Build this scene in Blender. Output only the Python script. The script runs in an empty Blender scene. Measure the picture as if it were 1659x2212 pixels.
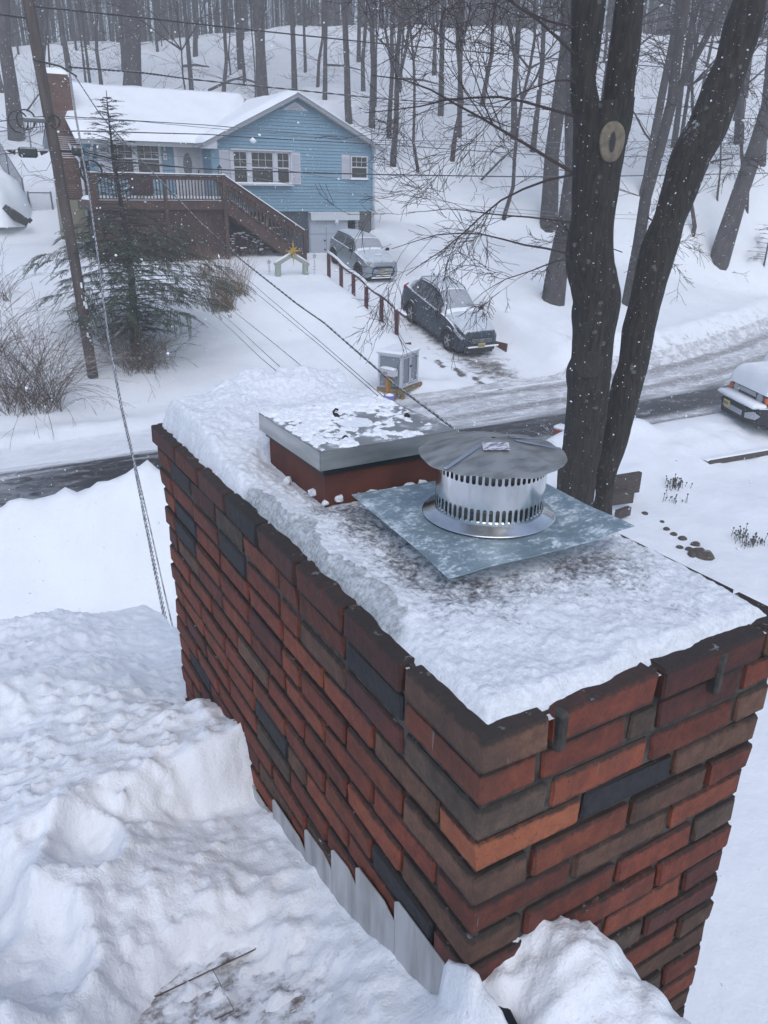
import bpy, bmesh, math, random
import numpy as np
from mathutils import Vector, Matrix
random.seed(7); rng = np.random.default_rng(7)
S = bpy.context.scene; COL = S.collection; PI = math.pi
R = math.radians
# ------------------------------------------------------------ camera, world, sun, exposure
CZ = 5.3
YAW, PIT, ROL = R(30.3), R(22.7), R(-0.8)
def _cam():
    cy, sy, cp, sp = math.cos(YAW), math.sin(YAW), math.cos(PIT), math.sin(PIT)
    f = np.array([sy*cp, cy*cp, -sp]); r = np.array([cy, -sy, 0.]); d = np.cross(f, r)
    cr, sr = math.cos(ROL), math.sin(ROL)
    return np.array([cr*r+sr*d, -sr*r+cr*d, f])
CM = _cam()
cd = bpy.data.cameras.new('camera'); cam = bpy.data.objects.new('camera', cd); COL.objects.link(cam)
cd.sensor_fit = 'HORIZONTAL'; cd.sensor_width = 36; cd.lens = 36.43; cd.clip_start = .02; cd.clip_end = 600
mw = Matrix.Identity(4)
for i in range(3):
    mw[i][0] = CM[0][i]; mw[i][1] = -CM[1][i]; mw[i][2] = -CM[2][i]
mw[2][3] = CZ
cam.matrix_world = mw; S.camera = cam
cd.dof.use_dof = False
W = bpy.data.worlds.new('World'); S.world = W; W.use_nodes = True
nt = W.node_tree; bg = nt.nodes['Background']
sky = nt.nodes.new('ShaderNodeTexSky'); sky.sky_type = 'NISHITA'; sky.sun_disc = False
SUN_EL, SUN_AZ = R(52), R(200)
sky.sun_elevation = SUN_EL; sky.sun_rotation = SUN_AZ; sky.air_density = 1.0; sky.dust_density = 1.2; sky.ozone_density = 2.2
hsv = nt.nodes.new('ShaderNodeHueSaturation'); hsv.inputs['Saturation'].default_value = .82     # overcast: the cloud deck greys the blue
nt.links.new(sky.outputs[0], hsv.inputs['Color']); nt.links.new(hsv.outputs[0], bg.inputs[0]); bg.inputs[1].default_value = 0.15
sl = bpy.data.lights.new('sun', 'SUN'); sl.energy = 0.8; sl.angle = R(60); sl.color = (1, .97, .93)
so = bpy.data.objects.new('sun', sl); COL.objects.link(so)
so.rotation_euler = (PI/2-SUN_EL, 0, PI-SUN_AZ)
S.view_settings.view_transform = 'Standard'; S.view_settings.look = 'None'
S.view_settings.exposure = 0.36; S.view_settings.gamma = 1; S.view_settings.use_curve_mapping = False
S.render.engine = 'CYCLES'; S.cycles.volume_bounces = 4; S.cycles.max_bounces = 10; S.cycles.diffuse_bounces = 5
# ------------------------------------------------------------ pixel helper (photo at 1659 x 2212) -> a place at a given distance
FP = 1679.0
def ray(x, y):
    d = np.array([(x-829.5)/FP, (y-1106)/FP, 1.0]); return d @ CM
def atY(x, y, Y): d = ray(x, y); t = Y/d[1]; return Vector((d[0]*t, Y, CZ+d[2]*t))
def atX(x, y, X): d = ray(x, y); t = X/d[0]; return Vector((X, d[1]*t, CZ+d[2]*t))
def atZ(x, y, Z): d = ray(x, y); t = (Z-CZ)/d[2]; return Vector((d[0]*t, d[1]*t, Z))
# ------------------------------------------------------------ noise + terrain
def vnoise(x, y, seed=0):
    x = np.asarray(x, float); y = np.asarray(y, float)
    xi = np.floor(x).astype(np.int64); yi = np.floor(y).astype(np.int64); fx = x-xi; fy = y-yi
    def h(a, b):
        n = (a*374761393 + b*668265263 + seed*1274126177) & 0xffffffff
        n = ((n ^ (n >> 13))*1274126177) & 0xffffffff
        n = n ^ (n >> 16); return (n & 0xffff)/65535.0
    u = fx*fx*(3-2*fx); v = fy*fy*(3-2*fy)
    return (h(xi, yi)*(1-u)+h(xi+1, yi)*u)*(1-v)+(h(xi, yi+1)*(1-u)+h(xi+1, yi+1)*u)*v
def fbm(x, y, o=4, seed=0):
    s = 0; a = .5; x = np.asarray(x, float); y = np.asarray(y, float)
    for i in range(o): s = s+a*(vnoise(x*2**i, y*2**i, seed+i)-.5)*2; a *= .5
    return s
def sst(a, b, x): t = np.clip((x-a)/(b-a), 0, 1); return t*t*(3-2*t)
def G(X, Y, noise=True):
    X = np.asarray(X, float); Y = np.asarray(Y, float)
    Dr = np.sqrt(X*X+Y*Y)
    veer = np.clip(X-19, 0, None)**1.35*.12           # the road bends away to the right
    Yr = Y-veer
    lawn = np.interp(Yr, [17.6, 18.6, 19.6, 22, 24, 26, 28, 30, 34], [.02, .15, .42, .95, 1.75, 2.4, 2.65, 2.8, 3.05])
    lawn = lawn + .25*sst(9, 11.2, X)*sst(19.2, 21.5, Yr)*(1-sst(23.5, 26, Yr))
    drive = np.interp(Yr, [15.5, 17.5, 19.7, 26, 30, 34], [0, .05, .45, 2.0, 2.75, 3.0])
    right = np.interp(Yr, [17.2, 18.3, 19.5, 22, 26, 30, 34], [.05, .75, 1.0, 1.75, 2.9, 3.6, 4.1])
    wd = sst(12.55, 13.15, X)*(1-sst(16.2, 17.0, X))
    far = np.where(X < 14.7, lawn, right)*(1-wd)+drive*wd
    k = sst(12.4, 13.1, X)*(1-sst(17.3, 20, X))
    near = -.45 + .15*fbm(X*.3, Y*.3, 3, 5) if noise else -.45+0*X
    bank = (.95+.45*np.exp(-((X-2.1)/.9)**2)+.35*fbm(X*.8+3, Y*.8, 3, 11))*np.exp(-((Y-11.3)/.75)**2)*(1-sst(5.5, 9, X))
    bank = bank + .45*np.exp(-((Y-12.3)/.4)**2)*sst(10.5, 12, X)*(1-sst(13.8, 15, X))
    near = near+bank+.45*sst(9.5, 12.3, Y)
    if noise: near = near+(.48*np.abs(fbm(X*1.6, Y*1.6, 4, 51))*np.exp(-((Y-11.4)/.9)**2)+(.15*fbm(X*.9, Y*.9, 4, 52)+.10*np.abs(fbm(X*2.3, Y*2.3, 4, 53)))*sst(3, 6, Y))*(1-sst(8, 12, X)*.6)
    z = np.where(Yr < 12.6, near, np.where(Yr > 17.2, far, 0.02))
    z = z*1.0
    t = sst(12.2, 12.9, Yr); z = np.where((Yr < 12.9), near*(1-t)+0*t, z)
    # hill behind the houses
    hs = .205+.0012*np.clip(X, -10, 60)+np.interp(np.degrees(np.arctan2(X, np.maximum(Y, 1))), [0, 6, 16, 26, 36, 46, 56, 70], [.05, .055, .085, .105, .09, .055, .025, .02])
    hill = 2.9+np.clip(Dr-36, 0, 40)*hs+.35*np.clip(Dr-36, 0, 3)
    hill = hill+np.clip(Dr-76, 0, 400)*(-.04)
    th = sst(34, 39, Dr)*sst(26, 31, Y-veer*.0+np.clip(X-20, 0, 30)*.2)
    z = z*(1-th)+np.maximum(hill, z)*th
    if noise:
        far_n = sst(17.8, 20, Yr)
        z = z+far_n*(1-wd)*.06*fbm(X*.7, Y*.7, 4, 3)+th*.45*fbm(X*.16, Y*.16, 4, 9)
        # plough windrow along the far kerb
        z = z+(1-wd)*.16*np.exp(-((Yr-18.2)/.45)**2)*(.6+fbm(X*1.5, Y*1.5, 3, 21))
        rb = sst(16.6, 17.4, X)*(1-sst(19, 22, X))*np.exp(-((Yr-18.7)/1.4)**2)
        z = z+rb*(.1+.22*fbm(X*1.9, Y*1.9, 4, 33))
    return z
def hit(x, y, t0=8, t1=160, n=900):
    d = ray(x, y); t = np.linspace(t0, t1, n)/np.hypot(d[0], d[1])
    X, Y, Z = d[0]*t, d[1]*t, CZ+d[2]*t
    b = Z < G(X, Y)
    i = int(np.argmax(b)) if b.any() else n-1
    return Vector((X[i], Y[i], float(G(X[i], Y[i]))))
# ------------------------------------------------------------ materials
class NB:
    def __init__(s, m): s.t = m.node_tree; s.n = s.t.nodes; s.l = s.t.links
    def new(s, typ, **k):
        n = s.n.new(typ)
        for a, v in k.items(): setattr(n, a, v)
        return n
    def inp(s, n, i, v):
        if v is None: return
        if hasattr(v, 'is_output') or isinstance(v, bpy.types.NodeSocket): s.l.new(v, n.inputs[i])
        else: n.inputs[i].default_value = v
    def noise(s, vec, scale, detail=4, rough=.55, dist=0):
        n = s.new('ShaderNodeTexNoise'); s.inp(n, 'Vector', vec); s.inp(n, 'Scale', scale); s.inp(n, 'Detail', detail); s.inp(n, 'Roughness', rough); s.inp(n, 'Distortion', dist); return n.outputs['Fac']
    def vor(s, vec, scale, feature='F1'):
        n = s.new('ShaderNodeTexVoronoi', feature=feature); s.inp(n, 'Vector', vec); s.inp(n, 'Scale', scale); return n
    def ramp(s, f, stops, interp='LINEAR'):
        n = s.new('ShaderNodeValToRGB'); s.inp(n, 'Fac', f); r = n.color_ramp; r.interpolation = interp
        while len(r.elements) < len(stops): r.elements.new(.5)
        for e, (p, c) in zip(r.elements, stops):
            e.position = p; e.color = (c, c, c, 1) if not hasattr(c, '__len__') else (*c[:3], 1)
        return n.outputs['Color']
    def mix(s, f, a, b, bt='MIX'):
        n = s.new('ShaderNodeMix', data_type='RGBA', blend_type=bt); s.inp(n, 0, f)
        for i, v in ((6, a), (7, b)):
            if hasattr(v, '__len__') and not isinstance(v, bpy.types.NodeSocket): v = (*v[:3], 1)
            s.inp(n, i, v)
        return n.outputs[2]
    def math(s, op, a, b=0, clamp=False):
        n = s.new('ShaderNodeMath', operation=op, use_clamp=clamp); s.inp(n, 0, a); s.inp(n, 1, b); return n.outputs[0]
    def mapr(s, f, a, b, c=0, d=1):
        n = s.new('ShaderNodeMapRange', interpolation_type='SMOOTHSTEP'); s.inp(n, 0, f); s.inp(n, 1, a); s.inp(n, 2, b); s.inp(n, 3, c); s.inp(n, 4, d); return n.outputs[0]
    def bump(s, h, strength=.3, dist=.01, normal=None):
        n = s.new('ShaderNodeBump'); s.inp(n, 'Strength', strength); s.inp(n, 'Distance', dist); s.inp(n, 'Height', h)
        if normal is not None: s.inp(n, 'Normal', normal)
        return n.outputs[0]
    def pos(s): return s.new('ShaderNodeNewGeometry').outputs['Position']
    def nz(s):
        x = s.new('ShaderNodeSeparateXYZ'); s.l.new(s.new('ShaderNodeNewGeometry').outputs['Normal'], x.inputs[0]); return x.outputs[2]
    def sep(s, v): x = s.new('ShaderNodeSeparateXYZ'); s.l.new(v, x.inputs[0]); return x.outputs
    def scale(s, v, sc):
        n = s.new('ShaderNodeMapping'); s.inp(n, 'Vector', v); n.inputs['Scale'].default_value = sc; return n.outputs[0]
    def obj(s): return s.new('ShaderNodeTexCoord').outputs['Object']
    def rnd(s): return s.new('ShaderNodeObjectInfo').outputs['Random']
SNOWC = (.86, .885, .92)
def newmat(name):
    m = bpy.data.materials.new(name); m.use_nodes = True; b = NB(m); p = m.node_tree.nodes['Principled BSDF']
    return m, b, p
def mat(name, col, rough=.7, metal=0, col2=None, nscale=8, namt=(.35, .65), bump=None, dust=None, spec=None, world=False, rnd=0, stretch=None):
    """plain procedural material; dust=(lo,hi,noise scale): snow lying where the surface faces up"""
    m, b, p = newmat(name)
    v = b.pos() if world else b.obj()
    vs = b.scale(v, stretch) if stretch else v
    c = (*col, 1)
    if col2 is not None:
        f = b.mapr(b.noise(vs, nscale, 5), *namt); c = b.mix(f, col, col2)
    if rnd:
        f = b.math('MULTIPLY_ADD', b.rnd(), 2*rnd); b.n[-1].inputs[2].default_value = 1-rnd
        f2 = b.new('ShaderNodeCombineColor'); [b.l.new(f, f2.inputs[i]) for i in range(3)]
        c = b.mix(1.0, c, f2.outputs[0], 'MULTIPLY')
    r = rough
    if bump:
        bn = b.bump(b.noise(vs, bump[0], 6, .6), bump[1], bump[2] if len(bump) > 2 else .01); b.l.new(bn, p.inputs['Normal'])
    if dust:
        n = b.math('ADD', b.nz(), b.math('MULTIPLY', b.math('SUBTRACT', b.noise(b.pos(), dust[2], 5, .7), .5), dust[3] if len(dust) > 3 else .5))
        f = b.mapr(n, dust[0], dust[1]); c = b.mix(f, c, SNOWC); r = b.mapr(n, dust[0], dust[1], rough, .85)
        if metal: b.inp(p, 'Metallic', b.mapr(n, dust[0], dust[1], metal, 0))
    elif metal: p.inputs['Metallic'].default_value = metal
    b.inp(p, 'Base Color', c); b.inp(p, 'Roughness', r)
    if spec is not None: p.inputs['Specular IOR Level'].default_value = spec
    return m
M = {}
# ------------------------------------------------------------ mesh helpers
class MB:
    def __init__(s): s.v = []; s.f = []; s.mi = []; s.cur = 0
    def add(s, vs, fs):
        o = len(s.v); s.v += [tuple(v) for v in vs]; s.f += [tuple(i+o for i in f) for f in fs]; s.mi += [s.cur]*len(fs); return s
    def box(s, c, d, rz=0, rx=0, bev=0):
        x, y, z = d[0]/2, d[1]/2, d[2]/2; m = Matrix.Translation(c) @ Matrix.Rotation(rz, 4, 'Z') @ Matrix.Rotation(rx, 4, 'X')
        if bev <= 0:
            vs = [(i*x, j*y, k*z) for k in (-1, 1) for j in (-1, 1) for i in (-1, 1)]
            fs = [(0, 2, 3, 1), (4, 5, 7, 6), (0, 1, 5, 4), (2, 6, 7, 3), (0, 4, 6, 2), (1, 3, 7, 5)]
        else:
            b = bev; vs = []; idx = {}
            for k in (-1, 1):
                for j in (-1, 1):
                    for i in (-1, 1):
                        idx[(i, j, k)] = len(vs)
                        vs += [(i*x, j*(y-b), k*(z-b)), (i*(x-b), j*y, k*(z-b)), (i*(x-b), j*(y-b), k*z)]
            fs = []
            for a in range(3):
                o = [q for q in range(3) if q != a]
                for sgn in (-1, 1):
                    q = []
                    for (p1, p2) in ((-1, -1), (1, -1), (1, 1), (-1, 1)):
                        t = [0, 0, 0]; t[a] = sgn; t[o[0]] = p1; t[o[1]] = p2; q.append(idx[tuple(t)]+a)
                    flip = (sgn > 0) == (a != 1)
                    fs.append(tuple(q if flip else q[::-1]))
                for p1 in (-1, 1):
                    for p2 in (-1, 1):
                        t0 = [0, 0, 0]; t0[a] = -1; t0[o[0]] = p1; t0[o[1]] = p2; t1 = list(t0); t1[a] = 1
                        i0, i1 = idx[tuple(t0)], idx[tuple(t1)]
                        q = (i0+o[0], i1+o[0], i1+o[1], i0+o[1])
                        if (p1*p2 > 0) == (a != 1): q = q[::-1]
                        fs.append(q)
            for (i, j, k), q in idx.items():
                fs.append((q, q+1, q+2) if i*j*k > 0 else (q, q+2, q+1))
        s.add([m @ Vector(v) for v in vs], fs); return s
    def tube(s, pts, rad, n=6, cap=True):
        pts = [Vector(p) for p in pts]; N = len(pts)
        if not hasattr(rad, '__len__'): rad = [rad]*N
        vs = []; up = None
        for i, p in enumerate(pts):
            t = (pts[min(i+1, N-1)]-pts[max(i-1, 0)])
            if t.length < 1e-9: t = Vector((0, 0, 1))
            t.normalize()
            if up is None: up = t.orthogonal().normalized()
            else:
                up = up-t*up.dot(t); up = up.normalized() if up.length > 1e-6 else t.orthogonal().normalized()
            w = t.cross(up)
            for k in range(n):
                a = 2*PI*k/n; vs.append(p+(up*math.cos(a)+w*math.sin(a))*rad[i])
        fs = [(i*n+k, i*n+(k+1) % n, (i+1)*n+(k+1) % n, (i+1)*n+k) for i in range(N-1) for k in range(n)]
        if cap: fs += [tuple(range(n))[::-1], tuple((N-1)*n+k for k in range(n))]
        return s.add(vs, fs)
    def cyl(s, a, b, r, n=12, r2=None): return s.tube([a, b], [r, r if r2 is None else r2], n)
    def lathe(s, c, prof, n=24, axis='Z', cap=False):
        vs = []
        for r, z in prof:
            for k in range(n):
                a = 2*PI*k/n; p = (r*math.cos(a), r*math.sin(a), z)
                if axis == 'X': p = (p[2], p[0], p[1])
                if axis == 'Y': p = (p[1], p[2], p[0])
                vs.append(Vector(p)+Vector(c))
        fs = [(i*n+k, i*n+(k+1) % n, (i+1)*n+(k+1) % n, (i+1)*n+k) for i in range(len(prof)-1) for k in range(n)]
        if cap: fs += [tuple(range(n))[::-1], tuple((len(prof)-1)*n+k for k in range(n))]
        return s.add(vs, fs)
    def prism(s, poly, y0, y1, plane='XZ'):
        n = len(poly)
        def P(p, h): return {'XZ': (p[0], h, p[1]), 'XY': (p[0], p[1], h), 'YZ': (h, p[0], p[1])}[plane]
        vs = [P(p, y0) for p in poly]+[P(p, y1) for p in poly]
        return s.add(vs, [tuple(range(n)), tuple(range(n, 2*n))[::-1]]+[(i, i+n, (i+1) % n+n, (i+1) % n) for i in range(n)])
    def grid(s, P):
        a, b = P.shape[:2]; vs = P.reshape(-1, 3).tolist()
        return s.add(vs, [(i*b+j, i*b+j+1, (i+1)*b+j+1, (i+1)*b+j) for i in range(a-1) for j in range(b-1)])
def fast_mesh(name, V, Fq):
    me = bpy.data.meshes.new(name); V = np.asarray(V, np.float32); Fq = np.asarray(Fq, np.int32)
    me.vertices.add(len(V)); me.vertices.foreach_set('co', V.ravel()); k = Fq.shape[1]
    me.loops.add(Fq.size); me.loops.foreach_set('vertex_index', Fq.ravel())
    me.polygons.add(len(Fq)); me.polygons.foreach_set('loop_start', np.arange(0, Fq.size, k, dtype=np.int32))
    me.update(calc_edges=True); me.validate(); return me
def gridmesh(name, X, Y, Z, smooth=True):
    a, b = X.shape; V = np.stack([X, Y, Z], -1).reshape(-1, 3)
    i, j = np.meshgrid(np.arange(a-1), np.arange(b-1), indexing='ij'); q = (i*b+j).ravel()
    F = np.stack([q, q+b, q+b+1, q+1], 1)
    me = fast_mesh(name, V, F)
    if smooth: me.polygons.foreach_set('use_smooth', [True]*len(me.polygons))
    return me
def origin(o):
    v = Vector((0, 0, 0))
    while o is not None: v += o.location; o = o.parent
    return v
def link(name, me, material=None, parent=None, loc=(0, 0, 0)):
    o = bpy.data.objects.new(name, me); COL.objects.link(o); o.location = loc
    if material is not None:
        ms = material if isinstance(material, (list, tuple)) else [material]
        if me is not None and not me.materials:
            for m in ms: me.materials.append(m)
    if parent is not None: o.parent = parent
    return o
def mk(mb, name='mesh', smooth=False):
    me = bpy.data.meshes.new(name); me.from_pydata(mb.v, [], mb.f)
    if any(mb.mi): me.polygons.foreach_set('material_index', mb.mi)
    if smooth is True: me.polygons.foreach_set('use_smooth', [True]*len(me.polygons))
    me.update(); 
    if smooth == 'auto': 
        me.polygons.foreach_set('use_smooth', [True]*len(me.polygons))
        try: me.set_sharp_from_angle(angle=R(35))
        except Exception: pass
    return me
def part(name, mb, material, parent=None, world=False, smooth=False, label=None, kind=None):
    """one mesh object; world=True: coordinates are given in the world and moved into the parent's frame"""
    if world and parent is not None:
        o = origin(parent); mb.v = [(v[0]-o.x, v[1]-o.y, v[2]-o.z) for v in mb.v]
    ob = link(name, mk(mb, name, smooth), material, parent)
    if label: ob['label'] = label
    if kind: ob['kind'] = kind
    return ob
def thing(name, label, cat, loc=(0, 0, 0), rz=0, group=None, rx=0):
    o = bpy.data.objects.new(name, None); COL.objects.link(o); o.location = loc; o.rotation_euler = (rx, 0, rz); o.empty_display_size = .2
    o['label'] = label; o['category'] = cat
    if group: o['group'] = group
    return o
def tag(o, label=None, cat=None, group=None, kind=None):
    for k, v in (('label', label), ('category', cat), ('group', group), ('kind', kind)):
        if v: o[k] = v
    return o
def dup(root, loc, rz=0, label=None, group=None, scale=None, parent=None):
    r = root.copy(); COL.objects.link(r); r.location = loc; r.rotation_euler = (0, 0, rz)
    if scale: r.scale = scale if hasattr(scale, '__len__') else (scale,)*3
    if label: r['label'] = label
    if group: r['group'] = group
    if parent is not None: r.parent = parent
    for ch in list(root.children):
        c = ch.copy(); COL.objects.link(c); c.parent = r
        for g in ch.children:
            d = g.copy(); COL.objects.link(d); d.parent = c
    return r
# ------------------------------------------------------------ snow and ground materials
def snowmat(name, lumps=(14, .5, .02), fine=(120, .25, .004), dirt=None, base=SNOWC, attr=None, attrcol=(.13, .11, .10)):
    m, b, p = newmat(name); v = b.pos()
    c = b.mix(b.mapr(b.noise(v, 1.3, 4), .3, .7), base, tuple(x*.955 for x in base))
    if dirt:
        sc, lo, hi, dc = dirt
        f = b.mapr(b.noise(v, sc, 8, .75), lo, hi); c = b.mix(f, c, dc)
    if attr:
        a = b.new('ShaderNodeAttribute', attribute_name=attr).outputs['Fac']
        n = b.noise(b.scale(v, (1, 1.6, 1)), 2.2, 7, .7, .6)
        f = b.mapr(b.math('ADD', a, b.math('MULTIPLY', b.math('SUBTRACT', n, .5), 1.6)), .45, 1.0); c = b.mix(f, c, attrcol)
    b.inp(p, 'Base Color', c); p.inputs['Roughness'].default_value = .75; p.inputs['Specular IOR Level'].default_value = .25
    n1 = b.bump(b.noise(v, lumps[0], 5, .6), lumps[1], lumps[2]); n2 = b.bump(b.noise(v, fine[0], 3, .6), fine[1], fine[2], n1)
    b.l.new(n2, p.inputs['Normal']); return m
M['snow_far'] = snowmat('ground_snow', (3.5, .45, .06), (30, .25, .01), attr='dirt')
M['snow_roof'] = snowmat('roof_snow', (26, .45, .014), (130, .6, .004), dirt=(9, .74, .9, (.5, .5, .53)))
M['snow_plain'] = snowmat('lying_snow', (9, .4, .02), (60, .25, .004))
# road: wet asphalt, brown slush streaks and packed snow, by place across the street (UV = metres along, metres across)
def roadmat():
    m, b, p = newmat('road_surface')
    uv = b.new('ShaderNodeUVMap', uv_map='UVMap').outputs[0]; x, y, _ = b.sep(uv)
    st = b.scale(uv, (.16, 1.5, 1)); st2 = b.scale(uv, (.7, 1.2, 1))
    n = b.noise(st, 1.7, 8, .66, .5); n2 = b.noise(st2, 3.1, 8, .75, .8); n3 = b.noise(uv, 9, 6, .7)
    # bare tarmac: a wide band near our side, closed by snow towards the far kerb
    edge = b.math('ADD', y, b.math('MULTIPLY', b.math('SUBTRACT', n, .5), 2.2))
    edge = b.math('ADD', edge, b.math('MULTIPLY', b.math('SUBTRACT', n2, .5), .8))
    far = b.math('SUBTRACT', 16.0, b.math('MULTIPLY', b.mapr(x, 4, 9), 1.55))
    bare = b.mapr(b.math('SUBTRACT', far, edge), -.35, .3)
    nearp = b.mapr(b.math('ADD', y, b.math('MULTIPLY', n3, .5)), 13.0, 13.45)
    bare = b.math('MULTIPLY', bare, nearp)
    # the dirty churned strip in the right half, out to the far kerb
    churn = b.math('MULTIPLY', b.mapr(x, 6, 13), b.mapr(n2, .34, .60))
    tarm = b.mix(b.mapr(n3, .35, .7), (.018, .020, .024), (.035, .037, .042))
    tarm = b.mix(b.mapr(b.noise(st, 3.0, 6, .7), .5, .7), tarm, (.10, .105, .115))
    slush = b.mix(b.mapr(n3, .3, .7), (.20, .175, .16), (.42, .40, .40))
    white = b.mix(b.mapr(n2, .35, .75), SNOWC, (.70, .72, .76))
    wob = b.math('MULTIPLY', b.math('SUBTRACT', b.noise(b.scale(uv, (.25, .6, 1)), 1.0, 4, .6), .5), 1.1)
    rut = b.math('SINE', b.math('MULTIPLY', b.math('ADD', y, wob), 4.6)); rut = b.math('MULTIPLY', b.mapr(rut, .1, .95), b.mapr(n3, .3, .62))
    lf = b.mapr(b.math('ADD', x, b.math('MULTIPLY', n, 2.0)), 1.9, 3.2)      # greyer slush at the left end
    tarm = b.mix(b.math('MULTIPLY', b.math('SUBTRACT', 1.0, lf), b.mapr(n2, .35, .6)), tarm, (.25, .265, .29))
    c = b.mix(b.math('MULTIPLY', churn, .62), white, slush); c = b.mix(b.math('MULTIPLY', b.math('MULTIPLY', rut, b.mapr(x, 5, 12)), .75), c, (.15, .135, .125)); c = b.mix(bare, c, tarm)
    c = b.mix(b.math('MULTIPLY', bare, b.mapr(b.noise(b.scale(uv, (.6, 1.3, 1)), 2.2, 8, .8), .53, .66)), c, (.36, .355, .36))
    b.inp(p, 'Base Color', c); b.inp(p, 'Roughness', b.mapr(bare, 0, 1, .75, .42))
    b.l.new(b.bump(b.math('ADD', b.math('MULTIPLY', n2, .8), b.math('MULTIPLY', n3, .5)), .6, .03), p.inputs['Normal']); return m
M['road'] = roadmat()
# ------------------------------------------------------------ ground sheet
def axis(*segs):
    out = []
    for a, b, st in segs: out += list(np.arange(a, b, st))
    return np.array(out+[segs[-1][1]])
gx = axis((-60, -8, 2), (-8, 30, .15), (30, 62, .5), (62, 170, 2.5)); gy = axis((-14, 4, .6), (4, 33, .15), (33, 62, .45), (62, 190, 2.5))
GX, GY = np.meshgrid(gx, gy, indexing='ij'); GZ = G(GX, GY)
me = gridmesh('ground', GX, GY, GZ)
dirt = np.zeros_like(GX)
dirt += .62*np.exp(-((GX-14.55)/.95)**2)*sst(17.0, 18.4, GY)*(1-sst(22.4, 23.6, GY))*.9          # ruts and meltwater under the dark car
dirt += .28*(sst(12.9, 13.3, GX)*(1-sst(16.0, 16.4, GX)))*sst(15.4, 16.5, GY)*(1-sst(24, 26, GY))
vv = np.clip(GX-19, 0, None)**1.35*.12
dirt += .5*sst(15.5, 18, GX)*(1-sst(34, 40, GX))*np.exp(-((GY-vv-17.4)/.9)**2)
dirt += .30*sst(16.5, 18, GX)*(1-sst(30, 36, GX))*np.exp(-((GY-vv-19)/1.0)**2)
for (fx, fy) in [(12.75+.10*i+(.13 if i % 2 else -.05), 19.9-.36*i) for i in range(9)]:      # footprints down the drive
    dirt += 1.1*np.exp(-(((GX-fx-.25)/.10)**2+((GY-fy)/.14)**2))
a = me.attributes.new('dirt', 'FLOAT', 'POINT'); a.data.foreach_set('value', dirt.ravel().astype(np.float32))
gr = link('ground', me, M['snow_far']); tag(gr, 'snow-covered ground rising from the street to the wooded hill', kind='structure')
# road sheet
rx, ry = np.meshgrid(np.arange(-50, 75, .25), np.arange(12.55, 17.75, .1), indexing='ij')
vv = np.clip(rx-19, 0, None)**1.35*.12
rz = G(rx, ry+vv)+.012+.03*fbm(rx*.35, ry*1.6, 4, 71)*sst(12.6, 13.1, ry)*(1-sst(17.2, 17.6, ry))+.012*sst(6, 12, rx)*np.abs(fbm(rx*1.1, ry*2, 3, 75))
rz = np.maximum(rz, G(rx, ry+vv)+.008)
me = gridmesh('road', rx, ry+vv, rz); uv = me.uv_layers.new(name='UVMap')
li = np.zeros(len(me.loops), np.int32); me.loops.foreach_get('vertex_index', li)
uv.data.foreach_set('uv', np.stack([rx.ravel()[li], ry.ravel()[li]], 1).ravel().astype(np.float32))
tag(link('road', me, M['road']), 'street with wet black tarmac, brown slush and packed snow', kind='structure')
# ------------------------------------------------------------ our chimney
X0, Y0, CT, CH = .545, .655, 4.636, .0655      # near left corner, top of brickwork, course height
LX, LY = .625, 1.635
def brickmat(name, c1, c2, soot=.35):
    m, b, p = newmat(name); v = b.pos(); r = b.rnd()
    f = b.mapr(b.noise(v, 38, 6, .65), .32, .68); c = b.mix(f, c1, c2)
    c = b.mix(b.mapr(b.noise(v, 160, 4, .7), .55, .72), c, tuple(x*.45 for x in c1))
    s = b.math('MULTIPLY', b.mapr(b.noise(b.scale(v, (1, 1, .6)), 7, 6, .7), .42, .68), soot)
    c = b.mix(s, c, (.022, .018, .017))
    c = b.mix(b.math('MULTIPLY', b.mapr(b.noise(b.scale(v, (45, 45, 5)), 1, 3, .5), .735, .77), .35), c, (.5, .5, .5))
    wt = b.math('MULTIPLY', b.mapr(b.math('ADD', b.sep(v)[2], b.math('MULTIPLY', b.math('SUBTRACT', b.noise(b.scale(v, (1, 1, .35)), 9, 6, .7), .5), .5)), 4.36, 4.62), b.mapr(b.sep(v)[0], .60, .55))     # runoff stains under the ice lip
    c = b.mix(b.math('MULTIPLY', wt, .42), c, (.030, .026, .024))
    k = b.math('MULTIPLY_ADD', r, .4); b.n[-1].inputs[2].default_value = .8
    cc = b.new('ShaderNodeCombineColor'); [b.l.new(k, cc.inputs[i]) for i in range(3)]
    c = b.mix(1.0, c, cc.outputs[0], 'MULTIPLY')
    n = b.math('ADD', b.nz(), b.math('MULTIPLY', b.math('SUBTRACT', b.noise(v, 30, 4, .7), .5), 2.2))
    c = b.mix(b.mapr(n, 1.25, 1.36), c, SNOWC)
    oz = b.math('ABSOLUTE', b.sep(b.obj())[2]); e = b.math('ADD', b.math('MULTIPLY', oz, 36.0), b.math('MULTIPLY', b.math('SUBTRACT', b.noise(v, 55, 5, .75), .5), .9))
    c = b.mix(b.math('MULTIPLY', b.mapr(e, .64, .98), .88), c, (.026, .022, .02))
    b.inp(p, 'Base Color', c); p.inputs['Roughness'].default_value = .85
    n1 = b.bump(b.noise(v, 45, 6, .65), .9, .009); b.l.new(b.bump(b.noise(v, 330, 3, .6), .4, .0015, n1), p.inputs['Normal']); return m
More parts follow.
